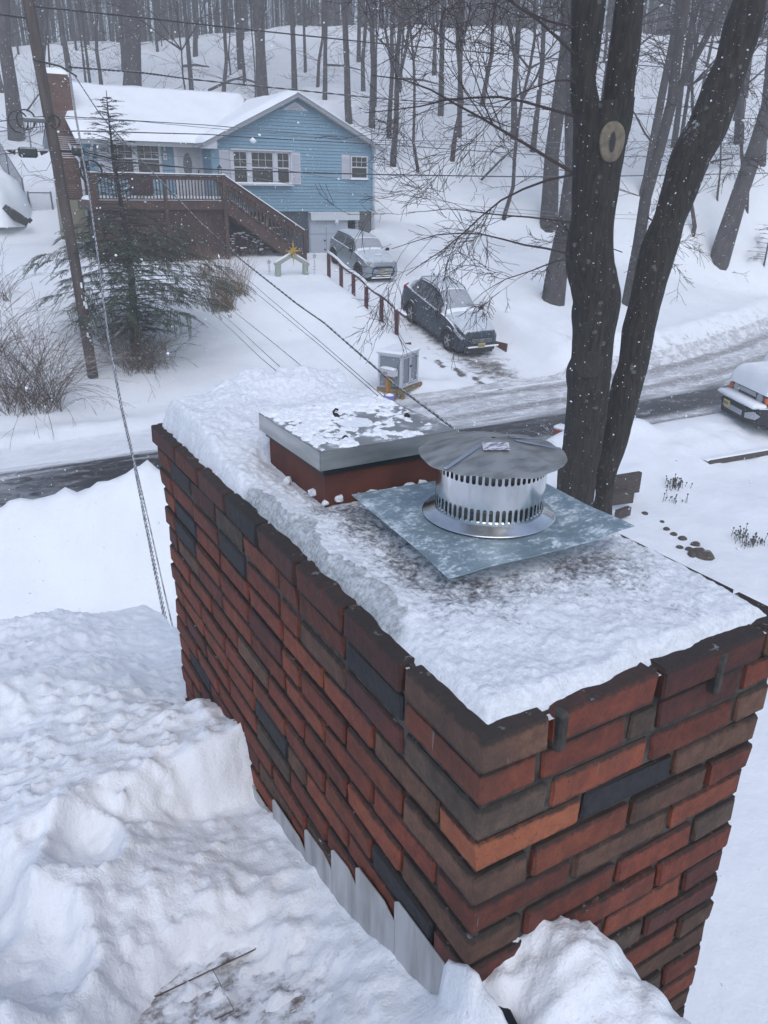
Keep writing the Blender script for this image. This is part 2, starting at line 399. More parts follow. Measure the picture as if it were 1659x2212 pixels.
BM = [brickmat('red_brick', (.21, .052, .028), (.13, .032, .020)), brickmat('rust_brick', (.25, .068, .033), (.17, .045, .026), .28),
      brickmat('maroon_brick', (.125, .034, .025), (.075, .024, .020), .45), brickmat('brown_brick', (.16, .082, .052), (.10, .05, .033), .4),
      brickmat('black_brick', (.020, .021, .027), (.034, .033, .038), .2), brickmat('orange_brick', (.42, .135, .062), (.34, .10, .048), .08),
      brickmat('grey_brown_brick', (.125, .082, .058), (.07, .048, .036), .4)]
RED, RUST, MAR, BRN, BLK, ORG, OLV = range(7)
M['mortar'] = mat('mortar', (.085, .08, .068), .95, col2=(.03, .028, .027), nscale=22, bump=(60, .9, .008), dust=(1.25, 1.4, 25, 1.2))
chim = thing('brick_chimney', 'large red brick chimney in the foreground rising from the snowy roof beside the camera', 'chimney', (X0, Y0, 3.0))
core = MB(); rc = .008; zb = G(0, 0)-.3
core.box((X0+LX/2, Y0+LY/2, (CT+zb)/2-.01), (LX-2*rc, LY-2*rc, CT-zb-.02))
core.box((X0+LX/2, Y0+LY/2, CT-.101), (LX+.002, LY+.002, 3*CH-.012))
part('mortar', core, M['mortar'], chim, world=True)
brick_cache = {}
def brick_mesh(ln, wd=.095, ht=.0550, k=0):
    key = (round(ln, 3), round(wd, 3), k)
    if key not in brick_cache:
        mb = MB(); mb.box((0, 0, 0), (ln, wd, ht), bev=.0045); r = random.Random(k*31+int(ln*999))
        mb.v = [tuple(c+r.uniform(-.0021, .0021) for c in v) for v in mb.v]
        me = mk(mb, 'brick'); me.materials.append(BM[0]); brick_cache[key] = me
    return brick_cache[key]
def brick(cx, cy, cz, ln, rz, m, parent=chim, wd=.095):
    o = bpy.data.objects.new('brick', brick_mesh(ln, wd, k=random.randrange(5))); COL.objects.link(o)
    o.parent = parent; q = origin(parent); o.location = (cx-q.x, cy-q.y, cz-q.z); o.rotation_euler = (random.uniform(-.006, .006), random.uniform(-.008, .008), rz+random.uniform(-.006, .006))
    o.material_slots[0].link = 'OBJECT'; o.material_slots[0].material = BM[m]; return o
def rand_brick():
    return random.choices([RED, RUST, MAR, BRN, BLK, OLV], [44, 30, 14, 6, 3, 3])[0]
J = .0115; FULL = .2035; HALF = .1015
# right-hand (near) face, course by course: (length in half bricks, colour)
near_face = {1: [(1.15, BRN), (2, RED), (2.35, MAR), (.7, BRN)], 2: [(1, RUST), (1.7, RED), (.6, OLV), (2, MAR), (.9, RED)],
    3: [(1.25, OLV), (2, RUST), (2, RED), (.9, BRN)], 4: [(2, ORG), (2, BLK), (2.15, BRN)], 5: [(1.05, BRN), (2.05, RUST), (1.8, BRN), (1.2, RED)],
    6: [(2, RED), (2.2, BRN), (1.95, RUST)], 7: [(1.05, BRN), (2, RED), (1.9, RED), (1.2, OLV)], 8: [(2, MAR), (2.1, RED), (2.0, RED)],
    9: [(1.0, RED), (2, RED), (2, RUST), (1.15, MAR)], 10: [(2, RED), (2.05, OLV), (2.05, MAR)], 11: [(1.1, MAR), (2, RUST), (2, RED), (1.05, BRN)],
    12: [(2, RED), (2, RED), (2.1, BRN)], 13: [(1, RED), (2, BRN), (2, OLV), (1.15, RED)], 14: [(2, MAR), (2, RED), (2.1, RUST)],
    15: [(1.1, RED), (2, MAR), (2, RUST), (1, BRN)], 16: [(2, RED), (2, BRN), (2.1, MAR)]}
over = {(1, 0): RED, (1, 1): MAR, (2, 0): BRN, (2, 1): BLK, (2, 2): RED, (3, 1): MAR, (3, 2): BRN, (4, 0): BRN, (5, 0): BRN, (5, 1): RUST, (4, 6): BLK, (3, 5): BLK, (5, 7): BLK,
        (6, 6): BRN, (9, 3): BRN, (10, 3): OLV, (7, 4): BRN, (1, 3): MAR, (1, 4): BLK, (1, 5): MAR, (2, 3): RED, (6, 1): RED, (7, 1): RUST, (12, 6): BLK}
LEANX = lambda k: {1: .017, 2: .007, 3: .007}.get(k, 0)+(.002*(k % 3) if k > 3 else 0)
for k, row in near_face.items():
    z = CT-(k-.5)*CH+.001; pr = LEANX(k); tot = LX+2*pr; sc = tot/(sum(h for h, _ in row)*HALF); x = X0-pr
    for i, (h, m) in enumerate(row):
        ln = h*HALF*sc; dep = .0 if i else .001
        wdt = .095
        if i == 0 and h < 1.5:       # a stretcher of the left face shows its header here
            L = FULL-J/2; brick(x+ln/2-J/4, Y0-pr+L/2, z, L, PI/2, m, wd=ln-J/2)
        elif i == 0: brick(x+ln/2-J/4, Y0-pr+wdt/2, z, ln-J/2, 0, m)
        elif k > 8 and i == len(row)-1 and False: pass
        else: brick(x+ln/2, Y0-pr+wdt/2+random.uniform(-.0015, .0015), z, ln-J, 0, m)
        x += ln
# left face
for k in range(1, 17):
    z = CT-(k-.5)*CH+.001; pr = LEANX(k); hd = near_face[k][0][0] < 1.5
    y = Y0-pr+(FULL if hd else .1); end = Y0+LY+pr; i = 0 if not hd else 1
    if not hd and False: pass
    while end-y > .03:
        L = FULL+random.uniform(-.004, .004)
        if k in (2, 3, 5, 9) and i == 3: L = HALF
        if end-y-L < .06: L = end-y
        brick(X0-pr+.0475, y+L/2, z, L-J, PI/2, over.get((k, i), rand_brick())); y += L; i += 1
# faces turned away from the street side, kept as one part
bk = MB(); bk2 = MB()
for k in range(1, 76):
    z = CT-(k-.5)*CH; pr = LEANX(k) if k < 4 else 0
    for face in range(4):
        if k <= 16 and face in (0, 3): continue
        if k > 40 and face in (2,): continue
        n = LX if face in (0, 2) else LY; p = (-.0 if k % 2 else HALF); s0 = 0
        cuts = [0]+[q for q in np.arange(FULL-(HALF if k % 2 else 0), n-.05, FULL)]+[n]
        for a_, b_ in zip(cuts[:-1], cuts[1:]):
            m_ = (a_+b_)/2; L = b_-a_-J; t = bk if random.random() < .7 else bk2
            if face == 0: t.box((X0+m_, Y0+.045-pr, z), (L, .09, .0545))
            if face == 2: t.box((X0+m_, Y0+LY-.045+pr, z), (L, .09, .0545))
            if face == 1: t.box((X0+LX-.045+pr, Y0+m_, z), (.09, L, .0545))
            if face == 3: t.box((X0+.045-pr, Y0+m_, z), (.09, L, .0545))
part('brickwork', bk, BM[RED], chim, world=True, kind='stuff'); part('brickwork', bk2, BM[MAR], chim, world=True, kind='stuff')
# smeared mortar joints standing out on the near face
mm = MB()
for (fx, k, h) in [(.120, 1.0, 1.0), (.455, 1.1, 1.2)]:
    w = .012; z1 = CT-(k-1)*CH-.004; z0 = z1-h*CH
    mm = MB(); mm.box((X0+fx, Y0-.012, (z0+z1)/2), (w*1.5, .022, z1-z0), rz=.1, bev=.004); part('mortar_lump', mm, M['mortar'], chim, world=True)
# step flashing up the left face and along the near face
M['flash'] = mat('flashing_metal', (.50, .51, .52), .45, .35, col2=(.27, .265, .26), nscale=22, namt=(.35, .75), bump=(14, .6, .012), dust=(1.25, 1.5, 20, 1.7), world=True, stretch=(1, 1, .14))
RS = .30; RZ0 = 3.975                                     # our roof: height at the chimney's near corner, fall per metre towards the street
roofz = lambda y: RZ0-RS*(y-Y0)
for i, (y0, y1, zt) in enumerate([(.648, .865, 4.135), (.862, 1.012, 4.078), (1.01, 1.125, 4.02), (1.122, 1.262, 3.958), (1.26, 1.465, 3.88), (1.46, 1.66, 3.80), (1.655, 1.86, 3.73), (1.855, 2.06, 3.66), (2.055, 2.27, 3.6)]):
    f = MB(); f.prism([(y0, roofz(y0)-.03), (y1, roofz(y1)-.03), (y1, zt-.02), (y1-.012, zt-.008), (y0+.04, zt+.003), (y0, zt-.012)], X0-.0065-.0012*(i % 2), X0-.0045-.0012*(i % 2), 'YZ')
    part('flashing', f, M['flash'], chim, world=True)
f = MB(); f.box((X0+.14, Y0-.006, roofz(Y0)+.05), (.27, .002, .17)); f.box((X0+.14, Y0-.07, roofz(Y0)+.012), (.30, .13, .002)); part('flashing', f, M['flash'], chim, world=True)
f = MB(); f.prism([(X0-.002, Y0-.13), (X0+.03, Y0-.13), (X0+.05, Y0-.03), (X0-.012, Y0-.03)], 4.02, 4.125, 'XY')
part('flashing_corner', f, mat('black_sealant', (.012, .016, .022), .4), chim, world=True, label='black sealed flashing tongue at the foot of the corner')
# ------------------------------------------------------------ snow crust and ice on top of the chimney
def icemat():
    m, b, p = newmat('chimney_snow'); v = b.pos()
    at = b.new('ShaderNodeAttribute', attribute_name='ice').outputs['Fac']; st = b.new('ShaderNodeAttribute', attribute_name='soot').outputs['Fac']
    n = b.noise(v, 16, 7, .75, .6); n2 = b.noise(v, 95, 5, .75)
    c = b.mix(b.mapr(n2, .35, .7), (.84, .865, .90), (.66, .69, .74))
    f = b.mapr(b.math('ADD', st, b.math('ADD', b.math('MULTIPLY', b.math('SUBTRACT', n, .5), 1.7), b.math('MULTIPLY', b.math('SUBTRACT', n2, .5), 1.6))), .42, 1.15)
    c = b.mix(f, c, (.11, .105, .115))
    g = b.mapr(b.math('ADD', at, b.math('MULTIPLY', b.math('SUBTRACT', n, .5), .9)), .42, .7)
    c = b.mix(g, c, b.mix(b.mapr(n2, .3, .7), (.26, .28, .29), (.60, .63, .66)))
    b.inp(p, 'Base Color', c); b.inp(p, 'Roughness', b.mapr(g, 0, 1, .8, .26))
    bm = b.bump(n, .6, .012); bm = b.bump(n2, b.mapr(g, 0, 1, .7, .15), .004, bm)
    bm = b.bump(b.noise(v, 320, 3, .7), .35, .0015, bm); b.l.new(bm, p.inputs['Normal']); return m
M['ice'] = icemat()
nx, ny = 190, 420
u, w = np.meshgrid(np.linspace(-1, 1, nx), np.linspace(-1, 1, ny), indexing='ij')
sx = X0+LX/2+u*(LX/2+.012); sy = Y0+LY/2+w*(LY/2+.012)
un, vn = (sx-X0)/LX, (sy-Y0)/LY
th = .017+.011*fbm(sx*9, sy*9, 5, 41)+.006*fbm(sx*40, sy*40, 3, 44)
bnd = .07+.045*fbm(sy*9, sy*0, 3, 8)+.05*(np.abs(fbm(sy*30, sx*8, 3, 28))-.12)
ice_z = sst(.10, .24, vn)*(1-sst(.50, .62, vn))
ridge = np.exp(-((un-.045-.06*fbm(sy*5, sy*0, 3, 8))/.07)**2)*sst(.08, .22, vn)*(1-sst(.50, .64, vn)); slp_ = np.clip(un/np.maximum(bnd, .02), 0, 1); th = th*(1-ice_z)+ice_z*(np.where(un < bnd, .004+.026*slp_**.7, np.maximum(th, .0)+.013*np.exp(-(un-bnd)/.06)))
th += .05*sst(.55, .85, vn)*(1+.5*fbm(sx*7, sy*7, 4, 62))+.075*sst(.86, .99, vn)*np.exp(-((un-.62)/.38)**2)*(1+.7*fbm(sx*11, sy*11, 4, 63))
th += .012*np.abs(fbm(sx*24, sy*24, 4, 66))*sst(.4, .7, vn)+.005*np.abs(fbm(sx*55, sy*55, 3, 67))
flue = np.maximum(np.abs(sx-.85)-.175, np.abs(sy-1.60)-.175); plate = np.maximum(np.abs(sx-.90)-.19, np.abs(sy-1.15)-.19)
th = np.where(flue < .05, th*(.35+.65*sst(-.01, .05, flue)), th); th = np.where(plate < .03, np.minimum(th, .02+.25*np.maximum(plate, 0)), th)
th += .014*(np.exp(-((flue-.02)/.015)**2))*np.clip(fbm(sx*30, sy*30, 3, 64)*2, 0, 1)
ed = np.minimum.reduce([un*LX, (1-un)*LX, vn*LY, (1-vn)*LY]); edn = .012+.016*vnoise(sx*22, sy*22, 91)+.012*vnoise(sx*7, sy*7, 92)
top = sst(-.012+edn*.25, .012+edn, ed)
lip = np.exp(-((un+.0)/.02)**2)*sst(.15, .25, vn)
sz = CT+np.maximum(th, .004)*top-.014*(1-top)*(1+lip)
pull = (1-top)*.012*(vnoise(sx*40, sy*40, 93)-.3); sx2 = sx-np.sign(u)*np.abs(pull)*(np.abs(u) > .9); sy2 = sy-np.sign(w)*np.abs(pull)*(np.abs(w) > .96)
me = gridmesh('snow', sx2, sy2, sz)
icea = 1.0*ice_z*(1-sst(-.012, .02, un-bnd))+.30*(1-sst(.6, .7, vn))*np.exp(-((un-.03)/.04)**2)
soot = .14*(1-sst(.45, .7, vn))+.33*np.exp(-((plate-.02)/.07)**2)+.36*np.exp(-((un-.3)/.22)**2)*sst(.02, .2, vn)*(1-sst(.52, .66, vn))+.42*np.exp(-((un-.72)/.2)**2-((vn-.13)/.1)**2)-.3*sst(.5, .68, vn)+.12*np.exp(-((flue-.01)/.02)**2)
for nm, arr in (('ice', icea), ('soot', soot)):
    at = me.attributes.new(nm, 'FLOAT', 'POINT'); at.data.foreach_set('value', arr.ravel().astype(np.float32))
tag(link('snow', me, M['ice']), 'crusty sooty snow with a grey ice lip covering the top of the brick chimney', 'snow', kind='stuff')
# lumps of ice round the foot of the flue
ICE_LAB = ['large ice lump at the flue foot, left of the metal plate corner', 'small ice lump just left of the large one at the flue foot', 'ice lump midway along the near left side of the flue', 'ice lump at the left side of the flue near its front corner', 'tiny ice lump at the front corner of the clay flue', 'middle ice lump between flue and square plate', 'biggest ice lump between the flue and the square plate', 'rightmost ice lump beside the flue, nearly under the round cap', 'ice lump on the far left side of the flue']
for q, (x, y, r) in enumerate([(.80, 1.425, .017), (.775, 1.43, .010), (.725, 1.44, .011), (.69, 1.50, .012), (.685, 1.43, .008), (.86, 1.42, .012), (.90, 1.425, .016), (.94, 1.43, .013), (.67, 1.60, .011)]):
    bm = bmesh.new(); bmesh.ops.create_icosphere(bm, subdivisions=2, radius=r)
    for v_ in bm.verts: v_.co *= 1+.28*math.sin(v_.co.x*500+q)*math.cos(v_.co.y*430+q*2); v_.co.z *= .75
    me = bpy.data.meshes.new('ice_lump'); bm.to_mesh(me); bm.free()
    tag(link('ice_lump', me, M['ice'], loc=(x, y, CT+.022)), ICE_LAB[q], 'ice', 'lumps of ice round the clay flue')
# ------------------------------------------------------------ clay flue with steel pan lid
M['clay'] = mat('clay', (.125, .042, .030), .8, col2=(.08, .030, .024), nscale=9, bump=(90, .3, .002))
M['steel'] = mat('brushed_steel', (.52, .53, .53), .38, .9, col2=(.36, .37, .36), nscale=5, bump=(3, .15, .01), stretch=(1, 1, 6))
M['steel_top'] = mat('dull_steel', (.34, .35, .35), .5, .5, col2=(.30, .31, .31), nscale=14, dust=(1.0, 1.22, 17, .95))
M['dark'] = mat('dark_gap', (.012, .014, .018), .5)
fl = thing('flue_tile', 'square red clay flue with a flat snow-patched steel lid, standing out of the chimney snow', 'flue', (.85, 1.60, CT))
f = MB(); o, i_ = .158, .135
for (cx, cy, dx, dy) in ((0, -(o+i_)/2, 2*o, o-i_), (0, (o+i_)/2, 2*o, o-i_), (-(o+i_)/2, 0, o-i_, 2*i_), ((o+i_)/2, 0, o-i_, 2*i_)): f.box((cx, cy, .035), (dx, dy, .10))
part('clay_wall', f, M['clay'], fl)
LZ = .09
def lift(f): f.v = [(x, y, z+LZ) for x, y, z in f.v]; return f
f = MB(); s_ = .176; f.box((0, 0, .001), (2*.165, 2*.165, .012)); gk = lift(f)
hh = .042; f = MB()
for (cx, cy, dx, dy) in ((0, -s_, 2*s_, .003), (0, s_, 2*s_, .003), (-s_, 0, .003, 2*s_-.004), (s_, 0, .003, 2*s_-.004)): f.box((cx, cy, .01+hh/2), (dx, dy, hh))
lid_rim = lift(f)
P = np.zeros((40, 40, 3)); a_, b_ = np.meshgrid(np.linspace(-s_, s_, 40), np.linspace(-s_, s_, 40), indexing='ij')
P[..., 0] = a_; P[..., 1] = b_; P[..., 2] = .0525-.003*np.exp(-(a_**2+b_**2)/.01)
f = MB(); f.grid(P); lid = part('lid', lift(f), M['steel_top'], fl, smooth=True); part('rim', lid_rim, M['steel'], lid); part('gasket', gk, mat('gasket_black', (.012, .02, .024), .55), lid)
thn = np.clip(fbm(a_*17+4, b_*17, 5, 17)*.03+.004-.012*np.exp(-(((a_+.02)**2+(b_+.0)**2)/.006)), 0, .014)*sst(0, .02, s_-np.maximum(abs(a_), abs(b_)))
P2 = np.zeros((170, 170, 3)); a2, b2 = np.meshgrid(np.linspace(-s_, s_, 170), np.linspace(-s_, s_, 170), indexing='ij')
t2 = .8*fbm(a2*20+4, b2*20, 6, 17)+.75*fbm(a2*75, b2*75, 4, 18)+.10+.55*sst(-.03, .15, b2)-.45*np.exp(-(((a2+.01)**2+(b2+.03)**2)/.005))-.25*sst(.0, .14, a2)*(1-sst(.05, .15, b2))
P2[..., 0] = a2; P2[..., 1] = b2; P2[..., 2] = .0500+.0065*sst(-.12, .45, t2)*sst(0, .012, s_-np.maximum(abs(a2), abs(b2)))+.004*sst(.3, .9, t2)
tag(link('snow', mk(MB().grid(P2+np.array([.85, 1.60, CT+.09])), 'snow', True), M['snow_roof']), 'thin patchy snow lying on the flat steel flue lid', 'snow', kind='stuff')
for (x, y) in ((-.02, .06), (-.085, -.115), (.135, -.02)):
    f = MB(); f.lathe((x, y, .05), [(.007, 0), (.0085, .003), (.006, .008), (.002, .011), (.0, .0115)], 10); part('bolt', lift(f), mat('rusty_bolt', (.03, .02, .016), .8), lid, smooth=True)
f = MB(); f.tube([(-.025, .06, .055), (-.027, .06, .066), (-.021, .06, .071), (-.015, .06, .068)], .003, 6); part('hook', lift(f), M['dark'], lid)
# ------------------------------------------------------------ round vent cap
vc = thing('chimney_cap', 'round shiny steel vent cap with slotted band and shallow cone hood on a square plate', 'chimney cap', (.91, 1.142, CT+.062))
def metal(name, c, r, n, dust=None, strk=(1, 1, 1)):
    return mat(name, c, r, 1.0, col2=tuple(q*.62 for q in c), nscale=n, namt=(.3, .8), bump=(n*.8, .25, .004), dust=dust, stretch=strk)
M['cap_steel'] = metal('cap_steel', (.74, .75, .76), .17, 9, strk=(1, 1, .4)); M['hood_steel'] = mat('hood_steel', (.40, .40, .385), .40, .6, col2=(.20, .20, .20), nscale=16, namt=(.35, .75), bump=(14, .35, .004), stretch=(1, 2.4, 1))
def galv():
    m, b, p = newmat('galvanised_plate'); v = b.obj(); lo = b.noise(v, 11, 5, .65); hi = b.noise(v, 140, 4, .7); mid = b.noise(b.scale(v, (1, 1.7, 1)), 42, 5, .7)
    c = b.mix(b.mapr(lo, .35, .65), (.25, .33, .37), (.34, .43, .48))
    s = b.math('ADD', b.math('ADD', b.math('MULTIPLY', lo, .9), b.math('MULTIPLY', hi, .7)), b.math('MULTIPLY', mid, .9)); f = b.mapr(s, 1.20, 1.50)
    c = b.mix(b.math('MULTIPLY', f, .8), c, (.72, .78, .82)); st = b.mapr(b.noise(v, 23, 6, .8), .60, .74); c = b.mix(b.math('MULTIPLY', st, .6), c, (.10, .10, .095))
    b.inp(p, 'Base Color', c); b.inp(p, 'Roughness', b.mapr(f, 0, 1, .42, .8)); b.inp(p, 'Metallic', b.mapr(f, 0, 1, .5, 0)); b.l.new(b.bump(hi, .3, .002), p.inputs['Normal']); return m
M['galv'] = galv()
ang = R(4); P = np.zeros((41, 41, 3)); a_, b_ = np.meshgrid(np.linspace(-.203, .203, 41), np.linspace(-.203, .203, 41), indexing='ij')
bend = .016*(sst(.09, .203, a_)*.55+.5*sst(.05, .203, -b_)*sst(-.05, .2, a_))-.006*sst(.1, .2, -a_)*sst(.1, .2, -b_)
P[..., 0] = a_*math.cos(ang)+b_*math.sin(ang)*1; P[..., 1] = -a_*math.sin(ang)+b_*math.cos(ang); P[..., 2] = bend
P[..., 0] -= .008
f = MB(); f.grid(P); Pb = P.copy(); Pb[..., 2] -= .002; f.grid(Pb[::-1]); 
e = [P[:, 0], P[-1, :], P[::-1, -1], P[0, ::-1]]
for ln in e:
    q = np.stack([ln, ln-np.array([0, 0, .002])], 1); f.grid(q)
part('base_plate', f, M['galv'], vc, smooth='auto')
f = MB(); n = 64; prof = [(.086, .005), (.100, .004), (.118, .006), (.131, .014), (.1325, .012), (.119, .003), (.100, .001)]
prof = [(.104, .022), (.108, .016), (.131, .006), (.133, .004), (.131, .002), (.10, .002)]
f.lathe((0, 0, 0), prof, n); part('flange', f, M['cap_steel'], vc, smooth='auto')
f = MB(); f.lathe((0, 0, 0), [(.088, 0), (.088, .03), (.0905, .034), (.088, .038), (.0905, .043), (.088, .05), (.088, .105), (.082, .105), (.082, 0)], 48); part('pipe_collar', f, M['hood_steel'], vc, smooth='auto')
f = MB(); f.lathe((0, 0, 0), [(.080, .104), (0.001, .100)], 32); part('opening', f, M['dark'], vc)
# slotted band: a cylinder with rows of long holes left open
f = MB(); NS = 56; rB = .108; z0, z1 = .006, .125
rows = [(z0, .020), (.048, .096)]; slots = [(.020, .048), (.096, .121)]
def arc(a0, a1, za, zb, r=rB, seg=2):
    for q in range(seg):
        b0, b1 = a0+(a1-a0)*q/seg, a0+(a1-a0)*(q+1)/seg
        f.add([(r*math.cos(b0), r*math.sin(b0), za), (r*math.cos(b1), r*math.sin(b1), za), (r*math.cos(b1), r*math.sin(b1), zb), (r*math.cos(b0), r*math.sin(b0), zb)], [(0, 1, 2, 3)])
for k in range(NS):
    a0, a1 = 2*PI*k/NS, 2*PI*(k+1)/NS; w_ = (a1-a0)
    for za, zb in rows+[(.121, .127)]: arc(a0, a1, za, zb)
    for za, zb in slots:
        arc(a0, a0+w_*.19, za, zb, seg=1); arc(a1-w_*.19, a1, za, zb, seg=1)
        am, hw, cr = (a0+a1)/2, w_*.31, .0038       # rounded slot ends
        for zc, sg in ((za, 1), (zb, -1)):
            pts = []
            for t in range(7):
                th_ = PI*t/6; pts.append((am+hw*math.cos(th_), zc+sg*cr*(1-math.sin(th_))))
            for p0, p1 in zip(pts[:-1], pts[1:]):
                f.add([(rB*math.cos(p0[0]), rB*math.sin(p0[0]), zc), (rB*math.cos(p1[0]), rB*math.sin(p1[0]), zc), (rB*math.cos(p1[0]), rB*math.sin(p1[0]), p1[1]), (rB*math.cos(p0[0]), rB*math.sin(p0[0]), p0[1])], [(0, 1, 2, 3)])
me = mk(f, 'slotted_band', True); bm = bmesh.new(); bm.from_mesh(me); bmesh.ops.remove_doubles(bm, verts=bm.verts, dist=1e-5); bmesh.ops.recalc_face_normals(bm, faces=bm.faces)
for v_ in bm.verts:
    a = math.atan2(v_.co.y, v_.co.x); k_ = 1+.0022*math.sin(a*9+1)+.001*math.sin(a*17)
    v_.co.x *= k_; v_.co.y *= k_
bm.to_mesh(me); bm.free(); link('slotted_band', me, M['cap_steel'], vc); me.normals_split_custom_set_from_vertices([Vector((v_.co.x, v_.co.y, 0)).normalized()+Vector((0, 0, 0)) for v_ in me.vertices])
# cone hood with radial seams
nA, nR = 96, 16; P = np.zeros((nA+1, nR, 3))
for i in range(nA+1):
    a = 2*PI*i/nA
    for j in range(nR):
        r = .004+.140*j/(nR-1); z = .158-.032*(j/(nR-1))
        z += .0022*math.exp(-(((a*8/(2*PI)) % 1-.5)/.06)**2)*(j/(nR-1))+.0016*math.sin(a*5+.7)*(j/(nR-1))**2+.0012*math.sin(a*13+j*.5)*(j/(nR-1))
        P[i, j] = (r*math.cos(a), r*math.sin(a), z-.0005)
f = MB(); f.grid(P); Q = P.copy(); Q[..., 2] -= .0012; f.grid(Q[::-1]); f.grid(np.stack([P[:, -1], Q[:, -1]], 1)); part('hood', f, M['hood_steel'], vc, smooth='auto')
for a in (R(10), R(-20), R(195)):
    f = MB()
    d = Vector((math.cos(a), math.sin(a), 0)); sd = Vector((-d.y, d.x, 0))*.0055
    z0_, z1_ = .1565, .1285; p0, p1 = d*.045+Vector((0, 0, z0_-.007)), d*.141+Vector((0, 0, z1_-.001)); up = Vector((0, 0, .0035))
    f.add([p0-sd, p0+sd, p1+sd, p1-sd, p0+up*.6, p1+up*.8], [(0, 4, 5, 3), (1, 2, 5, 4), (3, 5, 2), (0, 1, 4)]); part('hood_seam', f, M['cap_steel'], vc)
def labelmat():
    m, b, p = newmat('soaked_label'); v = b.obj(); n = b.noise(b.scale(v, (1, 3, 1)), 60, 4, .7)
    c = b.mix(b.mapr(n, .42, .62), (.62, .66, .70), (.16, .13, .17)); b.inp(p, 'Base Color', c); p.inputs['Roughness'].default_value = .4; return m
f = MB(); c0 = Vector((-.02, -.035, .1555)); 
dx = Vector((.030, -.016, 0)); dy = Vector((.013, .021, 0)); nrm = Vector((-.02, -.035, 0)).normalized()
pts = [c0-dx*.75-dy*.6, c0+dx*.75-dy*.6, c0+dx*.75+dy*.6, c0-dx*.75+dy*.6]
pts = [Vector((p.x, p.y, .158-.032*(math.hypot(p.x, p.y)/.14)+.0055)) for p in pts]
f.add(pts, [(0, 1, 2, 3)]); part('sticker', f, labelmat(), vc, label='small soaked paper sticker near the top of the hood')
# ------------------------------------------------------------ our roof: deck, shingles, walls, deep shovelled snow
M['shingle'] = mat('shingle_grit', (.17, .135, .12), .95, col2=(.11, .09, .085), nscale=60, bump=(240, .6, .002), rnd=.22, dust=(.72, 1.06, 26, 1.1), world=True)
M['white_trim'] = mat('white_trim', (.62, .63, .65), .55)
M['our_wall'] = mat('our_siding', (.45, .45, .43), .6, bump=(3, .1, .01))
ROOFR, EAVE = .80, 4.1
oh = thing('low_house', 'single-storey house whose snow-buried roof fills the foreground left of the brick chimney', 'house', (-2, 1, -.4))
f = MB(); f.prism([(-3.2, roofz(-3.2)-.03+0*RS), (EAVE, roofz(EAVE)-.03), (EAVE, roofz(EAVE)-.16), (-3.2, roofz(-3.2)-.16)], -7, X0-.0005, 'YZ')
f.prism([(-3.2, roofz(-3.2)-.03), (Y0-.002, roofz(Y0)-.03), (Y0-.002, roofz(Y0)-.16), (-3.2, roofz(-3.2)-.16)], X0, ROOFR, 'YZ')
f.prism([(Y0+LY+.02, roofz(Y0+LY)-.04), (EAVE, roofz(EAVE)-.03), (EAVE, roofz(EAVE)-.16), (Y0+LY+.02, roofz(Y0+LY)-.17)], X0, ROOFR, 'YZ')
part('roof_deck', f, M['shingle'], oh, world=True)
f = MB(); f.box((-3.2, .35, 1.0), (7.3, 6.9, 3.0)); f.prism([(-3.1, 2.4), (3.75, 2.4), (3.75, roofz(3.75)-.2), (-3.1, roofz(-3.1)-.2)], -6.85, .44, 'YZ'); part('wall', f, M['our_wall'], oh, world=True)
f = MB(); f.box((-3.1, EAVE+.012, roofz(EAVE)-.11), (7.8, .02, .18)); f.prism([(-3.2, roofz(-3.2)-.02), (Y0-.15, roofz(Y0-.15)-.02), (Y0-.15, roofz(Y0-.15)-.19), (-3.2, roofz(-3.2)-.19)], ROOFR+.002, ROOFR+.022, 'YZ')
part('fascia', f, M['white_trim'], oh, world=True)
slp = math.atan(RS)
sm = MB(); sm.box((0, 0, 0), (.300, .150, .006), bev=.0015); sme = mk(sm, 'shingle'); sme.materials.append(M['shingle'])
for r_ in range(-4, 9):
    for c_ in range(6):
        yy = Y0+.02+r_*.128; xx = -.95+c_*.3045+(.152 if r_ % 2 else 0)
        if xx > X0-.15 and yy > Y0-.09: continue
        if yy < .2 or yy > 1.6: continue
        o = bpy.data.objects.new('shingle', sme); COL.objects.link(o); o.parent = oh
        o.location = (xx+2, yy-1, roofz(yy)-.012+.4+random.uniform(-.001, .001)); o.rotation_euler = (-slp-.035, 0, random.uniform(-.004, .004))
# the snow itself
ax = axis((-4.2, -.95, .05), (-.95, 1.02, .0095)); ay = axis((-1.5, .12, .05), (.12, 2.5, .0095), (2.5, 4.3, .02))
SX, SY = np.meshgrid(ax, ay, indexing='ij')
base = RZ0-RS*(SY-Y0)
big = fbm(SX*1.9, SY*1.9, 3, 101); med = fbm(SX*6, SY*6, 4, 102); fin = fbm(SX*24, SY*24, 4, 103)
dep = .20+.075*big+.030*med
dx_ = X0-SX
trough = np.exp(-((dx_-.05)/.30)**2)*(1-sst(1.60, 1.70, SY+.03*med))*(dx_ > -.02)
dep = dep*(1-.72*trough)
scr = 1.1*np.exp(-(((SX-.30)/.17)**2+((SY-.98)/.19)**2)**1.5)+1.0*np.exp(-(((SX-.12)/.19)**2+((SY-.92)/.17)**2)**1.5)+.5*np.exp(-(((SX-.15)/.22)**2+((SY-1.16)/.14)**2))
scr = np.clip(scr, 0, 1)
dep = dep*(1-.99*scr)+scr*(-.0185+.05*fin+.02*fbm(SX*60, SY*60, 3, 130))
blk_ = sst(1.58, 1.66, SY+.035*med+.02*fin+.25*np.clip(-dx_+.0, 0, 0))*sst(-.35, .15, SX)*(1-sst(2.0, 2.5, SY))
dep += .05*blk_
dep *= 1-.45*sst(1.9, 2.3, SY)*sst(.25, .6, SX)
rgt = sst(X0-.02, X0+.02, SX)*(SY < Y0+.05)
